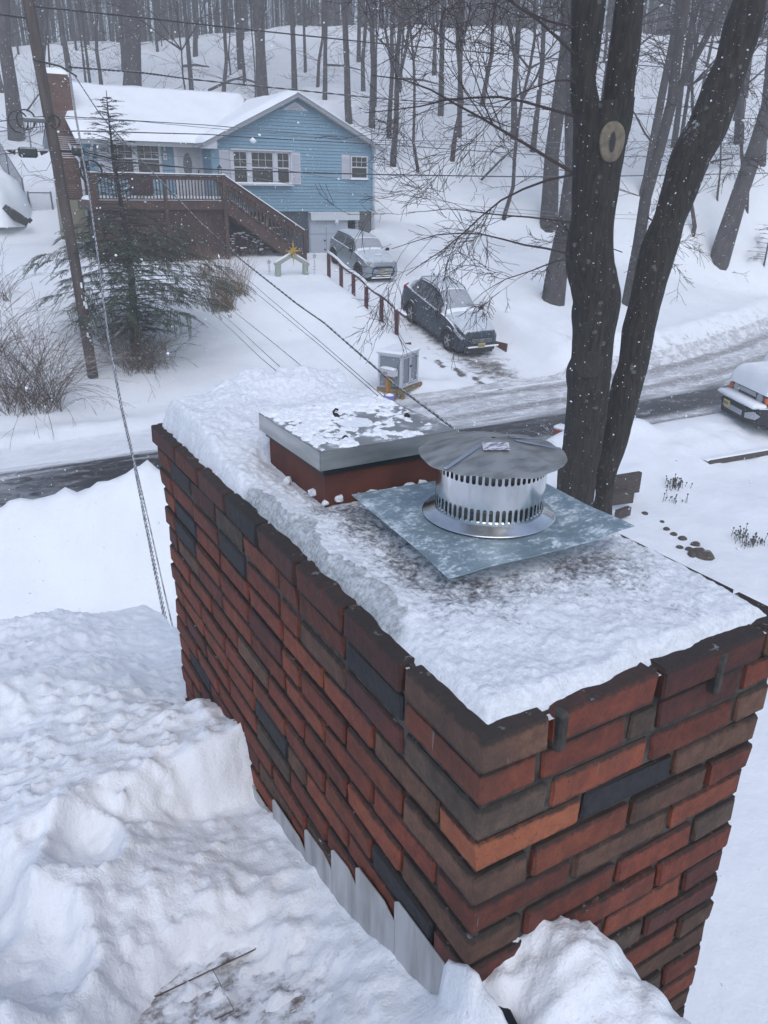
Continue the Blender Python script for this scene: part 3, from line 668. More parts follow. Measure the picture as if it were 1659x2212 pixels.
dr = .12+.095*np.exp(-(((SX-.695)/.10)**2+((SY-.61)/.12)**2))+.02*fin+.035*med
dep = np.where(rgt > 0, dr*(1-.30*np.exp(-(((SX-.565)/.03)**2+((SY-.595)/.04)**2))), dep)
dep += (.010*fin+.010*np.abs(fbm(SX*13, SY*13, 4, 121))+.009*np.abs(fbm(SX*42, SY*42, 3, 122)))*np.exp(-((SX-.25)/.75)**2)*(1-scr); dep += .085*np.exp(-((SX-.53)/.06)**2-((SY-.62)/.09)**2)*(SX < X0); lump = np.clip(fin, 0, 1)*.03*sst(.05, .6, dep/.2)*(np.exp(-((SX-.2)/.6)**2)); dep += lump*(1-scr)
bump_ = .05*np.exp(-(((SX+.05)/.22)**2+((SY-2.75)/.25)**2)); dep += bump_
for (fx, fy, fr, fd) in ((-.15, 1.45, .11, .09), (-.38, 1.25, .12, .08), (-.05, 1.22, .10, .06), (-.55, .95, .13, .09), (-.3, 1.75, .12, .07), (-.7, 1.5, .13, .08), (.1, 1.5, .07, .05)):
    q = ((SX-fx)**2+((SY-fy)*.7)**2)/fr**2; dep += -fd*np.exp(-q**2)+.025*np.exp(-((np.sqrt(q)-1.25)/.25)**2)
rimx = ROOFR+.06+.045*fbm(SY*4, SY*0, 3, 105)+.03*fbm(SY*14, SY*0, 3, 106)
edx = rimx-SX; edy = EAVE+.04+.05*fbm(SX*2, SX*0, 3, 107)-SY
e_ = np.minimum(edx, edy); prof = np.clip(e_/.11, 0, 1); prof = np.sqrt(np.clip(1-(1-prof)**2, 0, 1))
zz = base+np.where(scr > .5, dep, np.maximum(dep, .012))*prof-(1-prof)*.05
far_edge = np.where(e_ < 0, 1., 0.)
zz = np.where(e_ < 0, base-.16, zz)
zz = np.where(e_ < 0, np.maximum(base-.10, base-.10), zz)
inch = (SX > X0+.02) & (SX < X0+LX-.02) & (SY > Y0+.02) & (SY < Y0+LY-.02); zz = np.where(inch, np.minimum(zz, base+.02), zz)
zz = np.where(e_ < 0, RZ0-RS*(np.minimum(SY, SY+np.minimum(edy, 0))-Y0)-.13, zz)
me = gridmesh('snow', np.where(edx < 0, rimx, SX), np.where(edy < 0, SY+edy, SY), zz)
tag(link('snow', me, M['snow_roof']), 'deep lumpy trampled snow on the foreground roof, scraped thin over the shingles', 'snow', kind='stuff')
# ------------------------------------------------------------ the blue house across the street
M['blue'] = mat('blue_siding', (.19, .315, .405), .55, rnd=.05, col2=(.17, .285, .37), nscale=2)
M['trim'] = mat('house_trim', (.50, .51, .56), .5); M['soffit'] = mat('soffit', (.34, .35, .38), .6)
M['glass'] = mat('window_glass', (.018, .022, .028), .12, spec=.6); M['found'] = mat('foundation_grey', (.060, .075, .095), .85, col2=(.045, .058, .075), nscale=3)
M['paleblock'] = mat('foundation_brown_grey', (.095, .10, .105), .9, bump=(5, .3, .02)); M['gdoor'] = mat('garage_paint', (.40, .44, .50), .5)
M['stain'] = mat('brown_deck_stain', (.080, .040, .030), .75, col2=(.045, .025, .021), nscale=6, stretch=(1, 1, .3)); M['shut'] = mat('shutter_white', (.50, .50, .55), .55)
M['house_brick'] = mat('house_brick', (.13, .075, .058), .9, col2=(.095, .052, .042), nscale=5, dust=(.7, .9, 9, .1)); M['beige'] = mat('beige_block', (.22, .205, .15), .9)
FY = 30.3; BZ = 4.36
hs = thing('blue_house', 'light blue sided house with front gable and white garage door across the street', 'house', (13.5, 30.3, 2.7))
GXL, GXR, EZ, PZ, PX = 10.2, 16.93, 6.74, 8.36, 13.56
wl = MB(); wl.prism([(GXL, BZ), (GXR, BZ), (GXR, EZ), (PX, PZ), (GXL, EZ)], FY+.02, 38.0); wl.prism([(5.95, BZ-.1), (GXL-.01, BZ-.1), (GXL-.01, 6.68), (5.95, 6.68)], 31.52, 38.0)
gab = MB(); wl.prism([(31.53, 6.6), (37.9, 6.6), (34.7, 8.45)], 5.96, 10.2, 'YZ')
wall = part('wall', wl, M['blue'], hs, world=True)
# siding boards, one by one
CHS = .1165; k = 0; z = BZ
bcache = {}
def board(x0, x1, z, y, zh=CHS, x0t=None, x1t=None, rz=0, par=wall):
    x0t = x0 if x0t is None else x0t; x1t = x1 if x1t is None else x1t
    key = (round(x1-x0, 3), round(x0t-x0, 3), round(x1t-x1, 3), zh)
    if key not in bcache:
        b = MB(); w = x1-x0
        b.add([(0, -.034, 0), (w, -.034, 0), (w+(x1t-x1), -.014, zh-.016), ((x0t-x0), -.014, zh-.016), (0, 0.0, 0), (w, 0.0, 0), (w+(x1t-x1), 0.0, zh-.016), ((x0t-x0), 0.0, zh-.016)],
              [(0, 1, 2, 3), (0, 4, 5, 1), (3, 2, 6, 7), (0, 3, 7, 4), (1, 5, 6, 2)])
        bcache[key] = mk(b, 'siding_board'); bcache[key].materials.append(M['blue'])
    o = bpy.data.objects.new('siding_board', bcache[key]); COL.objects.link(o); o.parent = par
    q = origin(par); o.location = (x0-q.x, y-q.y, z-q.z); o.rotation_euler = (0, 0, rz); return o
while z < PZ-.03:
    zt = min(z+CHS, PZ)
    def xl(zz_): return GXL if zz_ <= EZ else GXL+(zz_-EZ)*(PX-GXL)/(PZ-EZ)
    def xr(zz_): return GXR if zz_ <= EZ else GXR-(zz_-EZ)*(GXR-PX)/(PZ-EZ)
    board(xl(z), xr(z), z, FY+.019, round(zt-z, 4), xl(zt), xr(zt)); z += CHS
z = BZ-.1
while z < 6.6: board(5.95, GXL-.02, z, 31.519); z += CHS
z = BZ
while z < 6.6: board(0, 1.18, z, 31.5, rz=0); bpy.context.view_layer.objects; o = COL.objects[-1]; o.rotation_euler = (0, 0, -PI/2); q = origin(wall); o.location = (GXL-.001-q.x, 31.5-q.y, z-q.z); z += CHS
f = MB()
for (x, y, z0_, z1_) in ((GXL, FY-.012, BZ, EZ), (GXR, FY-.012, BZ, EZ-.02)): f.box((x, y+.01, (z0_+z1_)/2), (.10, .05, z1_-z0_))
part('corner_board', f, M['blue'], hs, world=True)
f = MB(); f.box(((GXL+GXR)/2+1.15, FY+.5, 3.3), (GXR-GXL-2.35, .9, 2.1)); f.box((9.3, 32.2, 3.4), (7.0, .9, 1.9)); part('foundation', f, M['found'], hs, world=True)
f = MB(); f.box((16.35, FY+.04, 3.3), (1.12, .07, 2.1)); part('foundation_pier', f, M['paleblock'], hs, world=True, label='brownish grey foundation pier right of the garage door')
# roofs and snow
f = MB()
def slab(mb, pts, t):      # pts: four corners (x,y,z); thickness downwards
    mb.add([tuple(p) for p in pts]+[(p[0], p[1], p[2]-t) for p in pts], [(0, 1, 2, 3), (4, 7, 6, 5), (0, 4, 5, 1), (1, 5, 6, 2), (2, 6, 7, 3), (3, 7, 4, 0)])
OVH = .42; RY0 = FY-.34; g = (PZ-EZ)/(PX-GXL)
rt = PZ+.14
slab(f, [(GXL-OVH, RY0, rt-g*(PX-GXL+OVH)), (PX, RY0, rt), (PX, 38.2, rt), (GXL-OVH, 38.2, rt-g*(PX-GXL+OVH))], .12)
slab(f, [(PX, RY0, rt), (GXR+OVH, RY0, rt-g*(GXR-PX+OVH)), (GXR+OVH, 38.2, rt-g*(GXR-PX+OVH)), (PX, 38.2, rt)], .12)
slab(f, [(5.62, 31.0, 6.72), (10.3, 31.0, 6.72), (13.0, 34.7, 8.62), (5.62, 34.7, 8.62)], .12); slab(f, [(5.62, 34.7, 8.62), (13.0, 34.7, 8.62), (13.0, 38.4, 6.72), (5.62, 38.4, 6.72)], .12)
roof = part('roof', f, M['soffit'], hs, world=True)
f = MB(); 
for s_ in (-1, 1):
    x1 = PX+s_*(GXR-PX+OVH); z1 = rt-g*(GXR-PX+OVH)
    f.add([(PX, RY0-.012, rt+.01), (x1, RY0-.012, z1+.01), (x1, RY0-.012, z1-.15), (PX, RY0-.012, rt-.15), (PX, RY0+.01, rt+.01), (x1, RY0+.01, z1+.01), (x1, RY0+.01, z1-.15), (PX, RY0+.01, rt-.15)],
          [(0, 1, 2, 3), (0, 4, 5, 1), (3, 2, 6, 7), (1, 5, 6, 2)])
f.box((7.72, 30.99, 6.63), (4.2, .03, .17)); part('fascia', f, mat('fascia_grey', (.27, .285, .31), .5), roof, world=True)
f = MB(); f.prism([(9.78, 6.50), (10.30, 6.50), (10.30, 6.80), (9.78, 6.60)], RY0+.02, FY+.01); f.prism([(16.9, 6.5), (17.34, 6.5), (17.34, 6.56), (16.9, 6.78)], RY0+.02, FY+.01)
part('soffit_return', f, M['trim'], hs, world=True)
def snow_slab(c00, c10, c11, c01, t, name='snow', n=26, seed=1, edge=.10, lab=''):
    a = np.array([c00, c10, c11, c01], float); u_, v_ = np.meshgrid(np.linspace(0, 1, n*2), np.linspace(0, 1, n), indexing='ij')
    P = (a[0]*(1-u_)[..., None]*(1-v_)[..., None]+a[1]*u_[..., None]*(1-v_)[..., None]+a[2]*u_[..., None]*v_[..., None]+a[3]*(1-u_)[..., None]*v_[..., None])
    lu = np.linalg.norm(a[1]-a[0]); lv = np.linalg.norm(a[3]-a[0]); e = np.minimum.reduce([u_*lu, (1-u_)*lu, v_*lv, (1-v_)*lv])
    pr = np.clip(e/edge, 0, 1); pr = np.sqrt(1-(1-pr)**2); P[..., 2] += t*pr*(1+.25*fbm(P[..., 0]*.8, P[..., 1]*.8, 3, seed))+.03*fbm(P[..., 0]*3, P[..., 1]*3, 3, seed+1)*pr
    return P
f = MB(); zl = rt-g*(PX-GXL+OVH)
f.grid(snow_slab((GXL-OVH-.03, RY0-.05, zl+.005), (PX, RY0-.05, rt+.005), (PX, 38.2, rt+.005), (GXL-OVH-.03, 38.2, zl+.005), .17, seed=3))
f.grid(snow_slab((PX-.03, RY0-.05, rt+.005), (GXR+OVH+.03, RY0-.05, zl), (GXR+OVH+.03, 38.2, zl), (PX-.03, 38.2, rt+.005), .17, seed=5))
f.grid(snow_slab((5.57, 30.93, 6.70), (10.6, 30.93, 6.70), (13.3, 34.75, 8.63), (5.57, 34.75, 8.63), .24, seed=7, edge=.16))
f.grid(snow_slab((5.57, 34.65, 8.63), (13.3, 34.65, 8.63), (13.3, 38.4, 6.7), (5.57, 38.4, 6.7), .24, seed=9))
part('roof_snow', f, M['snow_plain'], roof, world=True, smooth=True)
# gable vent
f = MB(); f.prism([(PX-.55, 7.93), (PX+.55, 7.93), (PX, 8.21)], FY-.04, FY+.01)
vt = part('gable_vent', f, M['trim'], hs, world=True); f = MB()
for q in range(4): f.box((PX, FY-.05, 7.965+.05*q), (.62-.17*q, .012, .02), rx=.5)
part('louvre', f, M['soffit'], vt, world=True)
# windows
def window(x0, x1, z0, z1, y, cols, rows, par=hs, fr=.055, sash=True, light=False):
    w = MB(); d = .07
    w.box(((x0+x1)/2, y-d/2, z1-fr/2), (x1-x0, d, fr)); w.box(((x0+x1)/2, y-d/2, z0+fr/2), (x1-x0, d, fr))
    for x in (x0+fr/2, x1-fr/2): w.box((x, y-d/2+.002, (z0+z1)/2), (fr, d-.004, z1-z0-2*fr))
    zm = (z0+z1)/2
    if sash: w.box(((x0+x1)/2, y-.04, zm), (x1-x0-2*fr, .05, .045))
    fo = part('window', w, M['trim'], par, world=True)
    g_ = MB(); g_.box(((x0+x1)/2, y-.026, (z0+z1)/2), (x1-x0-2*fr+.002, .006, z1-z0-2*fr+.002)); part('pane', g_, M['glass'], fo, world=True)
    m_ = MB(); zt0 = zm+.02 if sash else z0+fr; wi = x1-x0-2*fr
    for c in range(1, cols): m_.box((x0+fr+wi*c/cols, y-.034, (zt0+z1-fr)/2), (.014, .012, z1-fr-zt0))
    for r_ in range(1, rows): m_.box(((x0+x1)/2, y-.035, zt0+(z1-fr-zt0)*r_/rows), (wi, .012, .014))
    if m_.v: part('glazing_bar', m_, M['trim'], fo, world=True)
    return fo
def shutter(x0, x1, z0, z1, y):
    s_ = MB(); s_.box(((x0+x1)/2, y-.02, (z0+z1)/2), (x1-x0, .03, z1-z0)); so_ = part('shutter', s_, M['shut'], hs, world=True)
    l_ = MB(); n = int((z1-z0-.1)/.05)
    for i in range(n): l_.box(((x0+x1)/2, y-.038, z0+.07+i*.05), (x1-x0-.08, .012, .028), rx=.5)
    part('louvre', l_, M['shut'], so_, world=True)
A = lambda x, y: atY(x, y, FY-.05)
p0 = A(501, 396); p1 = A(627, 327); wz0, wz1 = p0.z, p1.z-.03
xs = [p0.x, A(537, 350).x, A(593, 350).x, p1.x]
f = MB(); f.box(((xs[0]+xs[3])/2, FY-.10, wz1+.03), (xs[3]-xs[0]+.05, .25, .05)); f.box(((xs[0]+xs[3])/2, FY-.10, wz0-.03), (xs[3]-xs[0]+.08, .27, .07))
for x in xs: f.box((x, FY-.07, (wz0+wz1)/2), (.10 if x in xs[1:3] else .08, .14, wz1-wz0))
bay = part('picture_window', f, M['trim'], hs, world=True)
for i, (c_, r_) in enumerate(((2, 2), (3, 2), (2, 2))): window(xs[i]+.05, xs[i+1]-.05, wz0, wz1, FY-.05, c_, r_)
shutter(xs[0]-.42, xs[0]-.03, wz0+.02, wz1, FY); shutter(xs[3]+.04, xs[3]+.42, wz0, wz1+.0, FY)
f = MB(); f.box(((xs[0]+xs[3])/2, FY-.17, wz0+.02), (xs[3]-xs[0]-.1, .10, .05), bev=.01); part('sill_snow', f, M['snow_plain'], bay, world=True)
p0 = A(757, 386); p1 = A(794, 337); wd_ = window(p0.x, p1.x, p0.z, p1.z, FY-.02, 3, 2)
f = MB(); f.box(((p0.x+p1.x)/2, FY-.10, p0.z-.01), (p1.x-p0.x+.08, .12, .05), bev=.01); part('sill_snow', f, M['snow_plain'], wd_, world=True)
shutter(p0.x-.38, p0.x-.02, p0.z-.01, p1.z+.02, FY)
B = lambda x, y: atY(x, y, 31.45)
p0 = B(240, 374); p1 = B(343, 312); xm = B(291, 340).x
window(p0.x, xm-.04, p0.z, p1.z, 31.46, 3, 2); window(xm+.04, p1.x, p0.z, p1.z, 31.46, 3, 2)
f = MB(); f.box(((p0.x+p1.x)/2, 31.44, p1.z+.04), (p1.x-p0.x+.1, .06, .09)); f.box(((p0.x+p1.x)/2, 31.44, p0.z-.04), (p1.x-p0.x+.12, .08, .07)); f.box((xm, 31.44, (p0.z+p1.z)/2), (.08, .06, p1.z-p0.z)); part('window_casing', f, M['trim'], hs, world=True)
shutter(B(211, 340).x, B(236, 340).x, p0.z, p1.z, 31.49); shutter(B(346, 340).x, B(348, 340).x+.02, p0.z, p1.z, 31.49)
# front door with an oval light
dx0, dx1 = B(375, 340).x, B(437, 340).x; dz1 = B(400, 311).z
f = MB(); f.box(((dx0+dx1)/2, 31.45, (4.8+dz1)/2), (dx1-dx0, .06, dz1-4.8)); dr_ = part('door', f, mat('door_paint', (.42, .43, .46), .5), hs, world=True)
f = MB(); f.box((dx0+.06, 31.40, (4.8+dz1)/2), (.12, .05, dz1-4.8)); f.box((dx1-.06, 31.40, (4.8+dz1)/2), (.12, .05, dz1-4.8)); f.box(((dx0+dx1)/2, 31.40, dz1-.05), (dx1-dx0-.24, .05, .1)); part('frame', f, M['trim'], dr_, world=True)
oc = B(405, 357); f = MB(); vs = [(oc.x+.17*math.cos(2*PI*i/24), 31.405, oc.z+.42*math.sin(2*PI*i/24)) for i in range(24)]; f.add(vs+[(x, 31.42, z_) for x, _, z_ in vs], [tuple(range(24))]+[(i, i+24, (i+1) % 24+24, (i+1) % 24) for i in range(24)])
part('oval_pane', f, mat('oval_glass', (.09, .10, .12), .2), dr_, world=True)
f = MB(); f.box((dx1-.2, 31.39, 5.75), (.03, .05, .1)); part('handle', f, M['dark'], dr_, world=True)
q = B(356.5, 337); f = MB(); f.box((q.x, 31.46, q.z-.02), (.13, .03, .22)); f.box((q.x, 31.45, q.z+.32), (.05, .05, .28)); f.box((q.x, 31.45, q.z+.5), (.14, .06, .05))
wm = part('porch_lamp', f, M['white_trim'], hs, world=True); f = MB(); f.box((q.x, 31.44, q.z-.02), (.05, .02, .12)); part('plaque', f, mat('plaque_ochre', (.25, .22, .15), .5), wm, world=True)
# garage door, awning, camera
gx0, gx1 = A(670, 470).x, A(770, 470).x
f = MB(); f.box(((gx0+gx1)/2, FY+.03, 3.35), (gx1-gx0, .05, 1.96)); gd = part('garage_door', f, M['gdoor'], hs, world=True)
f = MB(); f.box((gx0+(gx1-gx0)*.35, FY-.002, 3.2), (.02, .012, 1.66)); f.box(((gx0+gx1)/2+.02, FY-.003, 3.50), (gx1-gx0-.05, .01, .02)); f.box((gx0-.02, FY+.0, 3.4), (.07, .06, 1.9)); f.box((gx1+.03, FY+.0, 3.4), (.14, .06, 1.9)); part('door_trim', f, mat('door_groove', (.26, .29, .34), .6), gd, world=True)
f = MB()
for q in range(2): f.cyl((gx0+(gx1-gx0)*.31, FY-.05, 3.15-.35*q+.1), (gx0+(gx1-gx0)*.31, FY, 3.15-.35*q+.1), .03, 8)
part('handle', f, M['dark'], gd, world=True)
f = MB(); ns = 26; x_ = gx0-.02; wv = (gx1-gx0+.1)/ns
for i in range(ns): f.box((x_+wv*(i+.5), FY-.16, BZ-.19-.012*(i % 2)), (wv*.96, .03, .29-.02*(i % 2)))
f.box(((gx0+gx1)/2, FY-.08, BZ-.035), (gx1-gx0+.16, .17, .04)); part('awning', f, mat('awning_white', (.55, .58, .62), .5), hs, world=True)
q = A(723, 480); f = MB(); f.lathe((q.x, FY-.24, q.z+.03), [(0, .06), (.06, .05), (.085, 0), (.07, -.05), (.03, -.07), (0, -.07)], 12); f.box((q.x, FY-.24, q.z-.06), (.05, .08, .06)); part('security_camera', f, M['white_trim'], hs, world=True, smooth='auto')
f = MB(); f.box((A(586, 500).x+.15, FY+.035, A(586, 470).z-.18), (.62, .04, .42)); bw = part('window', f, M['trim'], hs, world=True); f = MB(); f.box((A(586, 500).x+.15, FY+.01, A(586, 470).z-.18), (.52, .02, .33)); part('pane', f, M['glass'], bw, world=True)
# gutters and downspouts
f = MB(); f.tube([(GXR+.34, RY0+.1, 6.5), (GXR+.3, RY0+.15, 6.42), (GXR+.05, FY-.02, 6.22), (GXR+.04, FY-.05, 6.1), (GXR+.04, FY-.05, 2.9)], .045, 8); part('downspout', f, M['trim'], hs, world=True, smooth=True)
f = MB(); f.tube([(6.15, 31.0, 6.6), (6.15, 31.35, 6.35), (6.12, 31.42, 6.1), (5.98, 31.42, 5.9), (5.98, 31.42, 3.9)], .05, 8); part('downspout', f, M['trim'], hs, world=True, smooth=True)
f = MB(); f.tube([(5.55, 32.0, 6.55), (5.6, 31.75, 6.3), (5.75, 31.5, 6.0), (5.75, 31.45, 4.2)], .05, 8); part('downspout', f, M['trim'], hs, world=True, smooth=True)
# the house's own chimney with snow-lined stepped shoulder
f = MB(); hz = .068; z = 3.6; k = 0; rr = random.Random(3)
while z < 8.78:
    yf = 31.85+(0 if z < 6.05 else min((z-6.05)/1.55, 1)*1.05); ex = .05 if z > 8.55 else 0
    x0_, x1_ = 5.16-ex, 5.90+ex+(0 if z > 7.75 else .12)
    if z < 4.7: z += hz; continue
    f.box(((x0_+x1_)/2+rr.uniform(-.004, .004), (yf+33.9)/2-ex/2, z+hz/2), (x1_-x0_, 33.9-yf+ex, hz-.012)); z += hz; k += 1
f.box((5.55, 33.1, 6.6), (.70, 1.5, 4.2)); hc = part('chimney', f, M['house_brick'], hs, world=True)
f = MB(); f.box((5.58, 32.85, 4.0), (.9, 2.1, 1.45)); part('chimney_base', f, M['beige'], hc, world=True)
f = MB(); f.grid(snow_slab((5.08, 32.85, 8.79), (5.98, 32.85, 8.79), (5.98, 33.95, 8.79), (5.08, 33.95, 8.79), .26, seed=12, edge=.3)); part('chimney_snow', f, M['snow_plain'], hc, world=True, smooth=True)
f = MB(); z = 6.1
while z < 7.6:
    yf = 31.85+min((z-6.05)/1.55, 1)*1.05; f.box((5.62, yf-.005, z+.01), (.72, .05, .022)); z += hz
part('ledge_snow', f, M['snow_plain'], hc, world=True)
# ------------------------------------------------------------ deck, stairs, lattice
DY = 29.2; dl = atY(203, 437, DY).x; dR = atY(485, 437, DY).x; DZ = 4.73; RT = 5.60
dk = thing('wooden_deck', 'red-brown wooden deck with railing and lattice skirt in front of the blue house', 'deck', ((dl+dR)/2, DY, 2.8))
f = MB(); f.box(((dl+dR)/2, DY, DZ-.14), (dR-dl+.3, .05, .27)); f.box((dl-.12, (DY+31.4)/2, DZ-.14), (.05, 31.4-DY-.06, .27)); part('fascia_board', f, M['stain'], dk, world=True)
f = MB(); 
for i in range(15): 
    y_ = DY+.1+i*.148; f.box(((dl+dR)/2, y_, DZ+.012), (dR-dl+.2, .14, .025))
part('deck_floor', f, M['stain'], dk, world=True)
f = MB(); f.grid(snow_slab((dl-.05, DY+.08, DZ+.027), (dR, DY+.08, DZ+.027), (dR, 31.3, DZ+.027), (dl-.05, 31.3, DZ+.027), .13, seed=22, edge=.08)); part('deck_snow', f, M['snow_plain'], dk, world=True, smooth=True)
def wpost(x, y, z0, z1, w=.12):
    b = MB(); b.box((x, y, (z0+z1)/2), (w, w, z1-z0)); return part('post', b, M['stain'], dk, world=True)
xmid = atY(358, 437, DY).x; gz = lambda x, y: float(G(x, y))-.15
wpost(dl+.02, DY-.03, gz(dl, DY), RT-.02, .22); wpost(xmid, DY-.03, gz(xmid, DY), RT-.05, .10); wpost(dR, DY-.035, gz(dR, DY), RT, .14); wpost(dl+.9, DY+.1, gz(dl, DY), DZ-.28, .15)
f = MB(); f.box(((dl+dR)/2, DY-.02, RT-.10), (dR-dl-.15, .04, .13)); f.box(((dl+dR)/2, DY-.03, RT-.005), (dR-dl+.1, .15, .035)); f.box(((dl+dR)/2, DY, DZ+.075), (dR-dl-.15, .045, .04)); part('railing', f, M['stain'], dk, world=True)
f = MB(); f.box(((dl+dR)/2, DY-.03, RT+.03), (dR-dl+.12, .13, .035), bev=.012); part('rail_snow', f, M['snow_plain'], dk, world=True)
bm_ = MB(); bm_.box((0, 0, 0), (.035, .035, RT-.16-DZ-.07)); bme = mk(bm_, 'baluster'); bme.materials.append(M['stain']); nb = 38
for i in range(nb):
    x = dl+.18+(dR-dl-.3)*i/(nb-1); o = link('baluster', bme, None, dk); q = origin(dk); o.location = (x-q.x, DY-.005-q.y, (RT-.16+DZ+.07)/2-q.z)
f = MB(); lz0, lz1 = 2.55, DZ-.28
n = 60
for i in range(n):
    x = dl+.15+(dR-dl+1.9)*i/n-1.0
    for s_ in (-1, 1):
        xa, za, xb, zb = x, lz0, x+s_*(lz1-lz0), lz1
        lo, hi = dl+.15, dR-.02
        if max(xa, xb) < lo or min(xa, xb) > hi: continue
        def cl(xa, za, xb, zb, lim, keep_gt):
            if (xa > lim) != keep_gt and (xb > lim) != keep_gt: return None
            if (xa > lim) == keep_gt and (xb > lim) == keep_gt: return xa, za, xb, zb
            t = (lim-xa)/(xb-xa); m_ = (lim, za+(zb-za)*t)
            return (m_[0], m_[1], xb, zb) if (xb > lim) == keep_gt else (xa, za, m_[0], m_[1])
        r_ = cl(xa, za, xb, zb, lo, True)
        r_ = r_ and cl(*r_, hi, False)
        if not r_: continue
        xa, za, xb, zb = r_; L = math.hypot(xb-xa, zb-za)
        if L < .1: continue
        nx_, nz_ = -(zb-za)/L*.02, (xb-xa)/L*.02; yy = DY+.06+(.008 if s_ > 0 else 0)
        f.add([(xa-nx_, yy, za-nz_), (xb-nx_, yy, zb-nz_), (xb+nx_, yy, zb+nz_), (xa+nx_, yy, za+nz_), (xa-nx_, yy+.006, za-nz_), (xb-nx_, yy+.006, zb-nz_), (xb+nx_, yy+.006, zb+nz_), (xa+nx_, yy+.006, za+nz_)], [(0, 1, 2, 3), (7, 6, 5, 4), (0, 4, 5, 1), (3, 2, 6, 7)])
part('lattice', f, M['stain'], dk, world=True, kind='stuff')
f = MB(); f.box(((dl+dR)/2, DY+.5, 3.6), (dR-dl, .05, 2.0)); part('skirt_shade_sheet', f, mat('under_deck_shade', (.035, .028, .03), .9), dk, world=True)  # dark sheet behind the lattice stands in for shade under the deck
# stairs run down to the right in front of the gable
sx0, sx1, sz0, sz1 = dR+.08, atY(652, 548, DY).x, DZ-.02, 2.78
nst = 10; stt = thing('deck_stairs', 'brown wooden stairs with snowy treads descending from the deck towards the garage', 'stairs', (sx1, DY, sz1))
for y_ in (DY, DY+.95):
    f = MB(); f.prism([(sx0-.1, sz0+.02), (sx0+.15, sz0+.02), (sx1+.1, sz1+.02), (sx1+.1, sz1-.25), (sx1-.35, sz1-.25), (sx0-.1, sz0-.32)], y_, y_+.045); part('stringer', f, M['stain'], stt, world=True)
for i in range(nst):
    t = (i+.5)/nst; x = sx0+(sx1-sx0)*t; z = sz0+(sz1-sz0)*t+.06
    f = MB(); f.box((x, DY+.5, z), (.28, .90, .035)); tr_ = part('tread', f, M['stain'], stt, world=True)
    f = MB(); f.box((x+.02, DY+.48, z+.055), (.24, .96, .075), bev=.02); part('tread_snow', f, M['snow_plain'], tr_, world=True)
hgt = .90
for y_ in (DY-.03, DY+.98):
    f = MB(); f.prism([(sx0-.1, sz0+hgt), (sx1+.1, sz1+hgt), (sx1+.1, sz1+hgt-.17), (sx0-.1, sz0+hgt-.17)], y_-.02, y_+.02); f.prism([(sx0-.1, sz0+hgt+.03), (sx1+.1, sz1+hgt+.03), (sx1+.1, sz1+hgt), (sx0-.1, sz0+hgt)], y_-.06, y_+.06); f.prism([(sx0, sz0+.16), (sx1, sz1+.16), (sx1, sz1+.10), (sx0, sz0+.10)], y_-.02, y_+.02); part('handrail', f, M['stain'], stt, world=True)
    f = MB(); f.prism([(sx0-.1, sz0+hgt+.065), (sx1+.12, sz1+hgt+.065), (sx1+.12, sz1+hgt+.03), (sx0-.1, sz0+hgt+.03)], y_-.055, y_+.055); part('rail_snow', f, M['snow_plain'], stt, world=True)
    nb = 20
    for i in range(nb):
        t = (i+.6)/nb; x = sx0+(sx1-sx0)*t; z = sz0+(sz1-sz0)*t; f = MB(); f.box((x, y_, z+.46), (.035, .03, .75)); part('baluster', f, M['stain'], stt, world=True)
f = MB(); f.box((sx1+.12, DY-.03, sz1+.35), (.11, .11, 1.15)); part('post', f, M['stain'], stt, world=True)
# lamp on the deck's corner post
lp = thing('post_lamp', 'small black lantern on the right corner post of the deck railing', 'lamp', (dR-.12, DY-.03, RT+.02))
f = MB(); f.box((0, 0, .02), (.10, .10, .04)); f.box((0, 0, .24), (.13, .13, .03)); f.prism([(-.05, .26), (.05, .26), (.01, .32), (-.01, .32)], -.04, .04)
for a_ in (-1, 1):
    for b_ in (-1, 1): f.box((a_*.045, b_*.045, .13), (.014, .014, .19))
part('cage', f, M['dark'], lp); f = MB(); f.lathe((0, 0, .04), [(.03, 0), (.035, .08), (.03, .17), (0, .18)], 10); part('lamp_glass', f, M['trim'], lp)
# planter/grill hidden by the railing, seen between balusters
q = atY(306, 415, 30.2); pt = thing('covered_grill', 'dark covered grill standing on the deck behind the railing below the left window', 'grill', (q.x, 30.2, DZ+.03))
f = MB(); f.box((0, 0, .35), (.75, .5, .7), bev=.05); f.prism([(-.34, .7), (.34, .7), (.26, .86), (-.26, .86)], -.22, .22); part('cover', f, mat('grill_cover', (.05, .022, .03), .7), pt)
f = MB(); f.box((0, -.02, .02), (.6, .4, .05)); part('base', f, M['dark'], pt)
q = atY(562, 448, 30.24)
# snow-covered shrub under the stairs
# ------------------------------------------------------------ vehicles
def catm(xs, ys, x):
    xs = np.asarray(xs, float); ys = np.asarray(ys, float); x = np.asarray(x, float)
    d = np.gradient(ys, xs); sec = np.diff(ys)/np.diff(xs)
    for i in range(len(xs)):
        l_ = sec[i-1] if i > 0 else sec[0]; r_ = sec[i] if i < len(sec) else sec[-1]
        d[i] = 0 if l_*r_ <= 0 else 2*l_*r_/(l_+r_)
    i = np.clip(np.searchsorted(xs, x)-1, 0, len(xs)-2); h = xs[i+1]-xs[i]; t = np.clip((x-xs[i])/h, 0, 1)
    return (2*t**3-3*t**2+1)*ys[i]+(t**3-2*t**2+t)*h*d[i]+(-2*t**3+3*t**2)*ys[i+1]+(t**3-t**2)*h*d[i+1]
M['tyre'] = mat('tyre', (.014, .015, .017), .85, dust=(.75, 1.0, 20, .6)); M['rim'] = mat('alloy', (.42, .43, .45), .4, .7); M['rim_dark'] = mat('dark_alloy', (.03, .032, .036), .45)
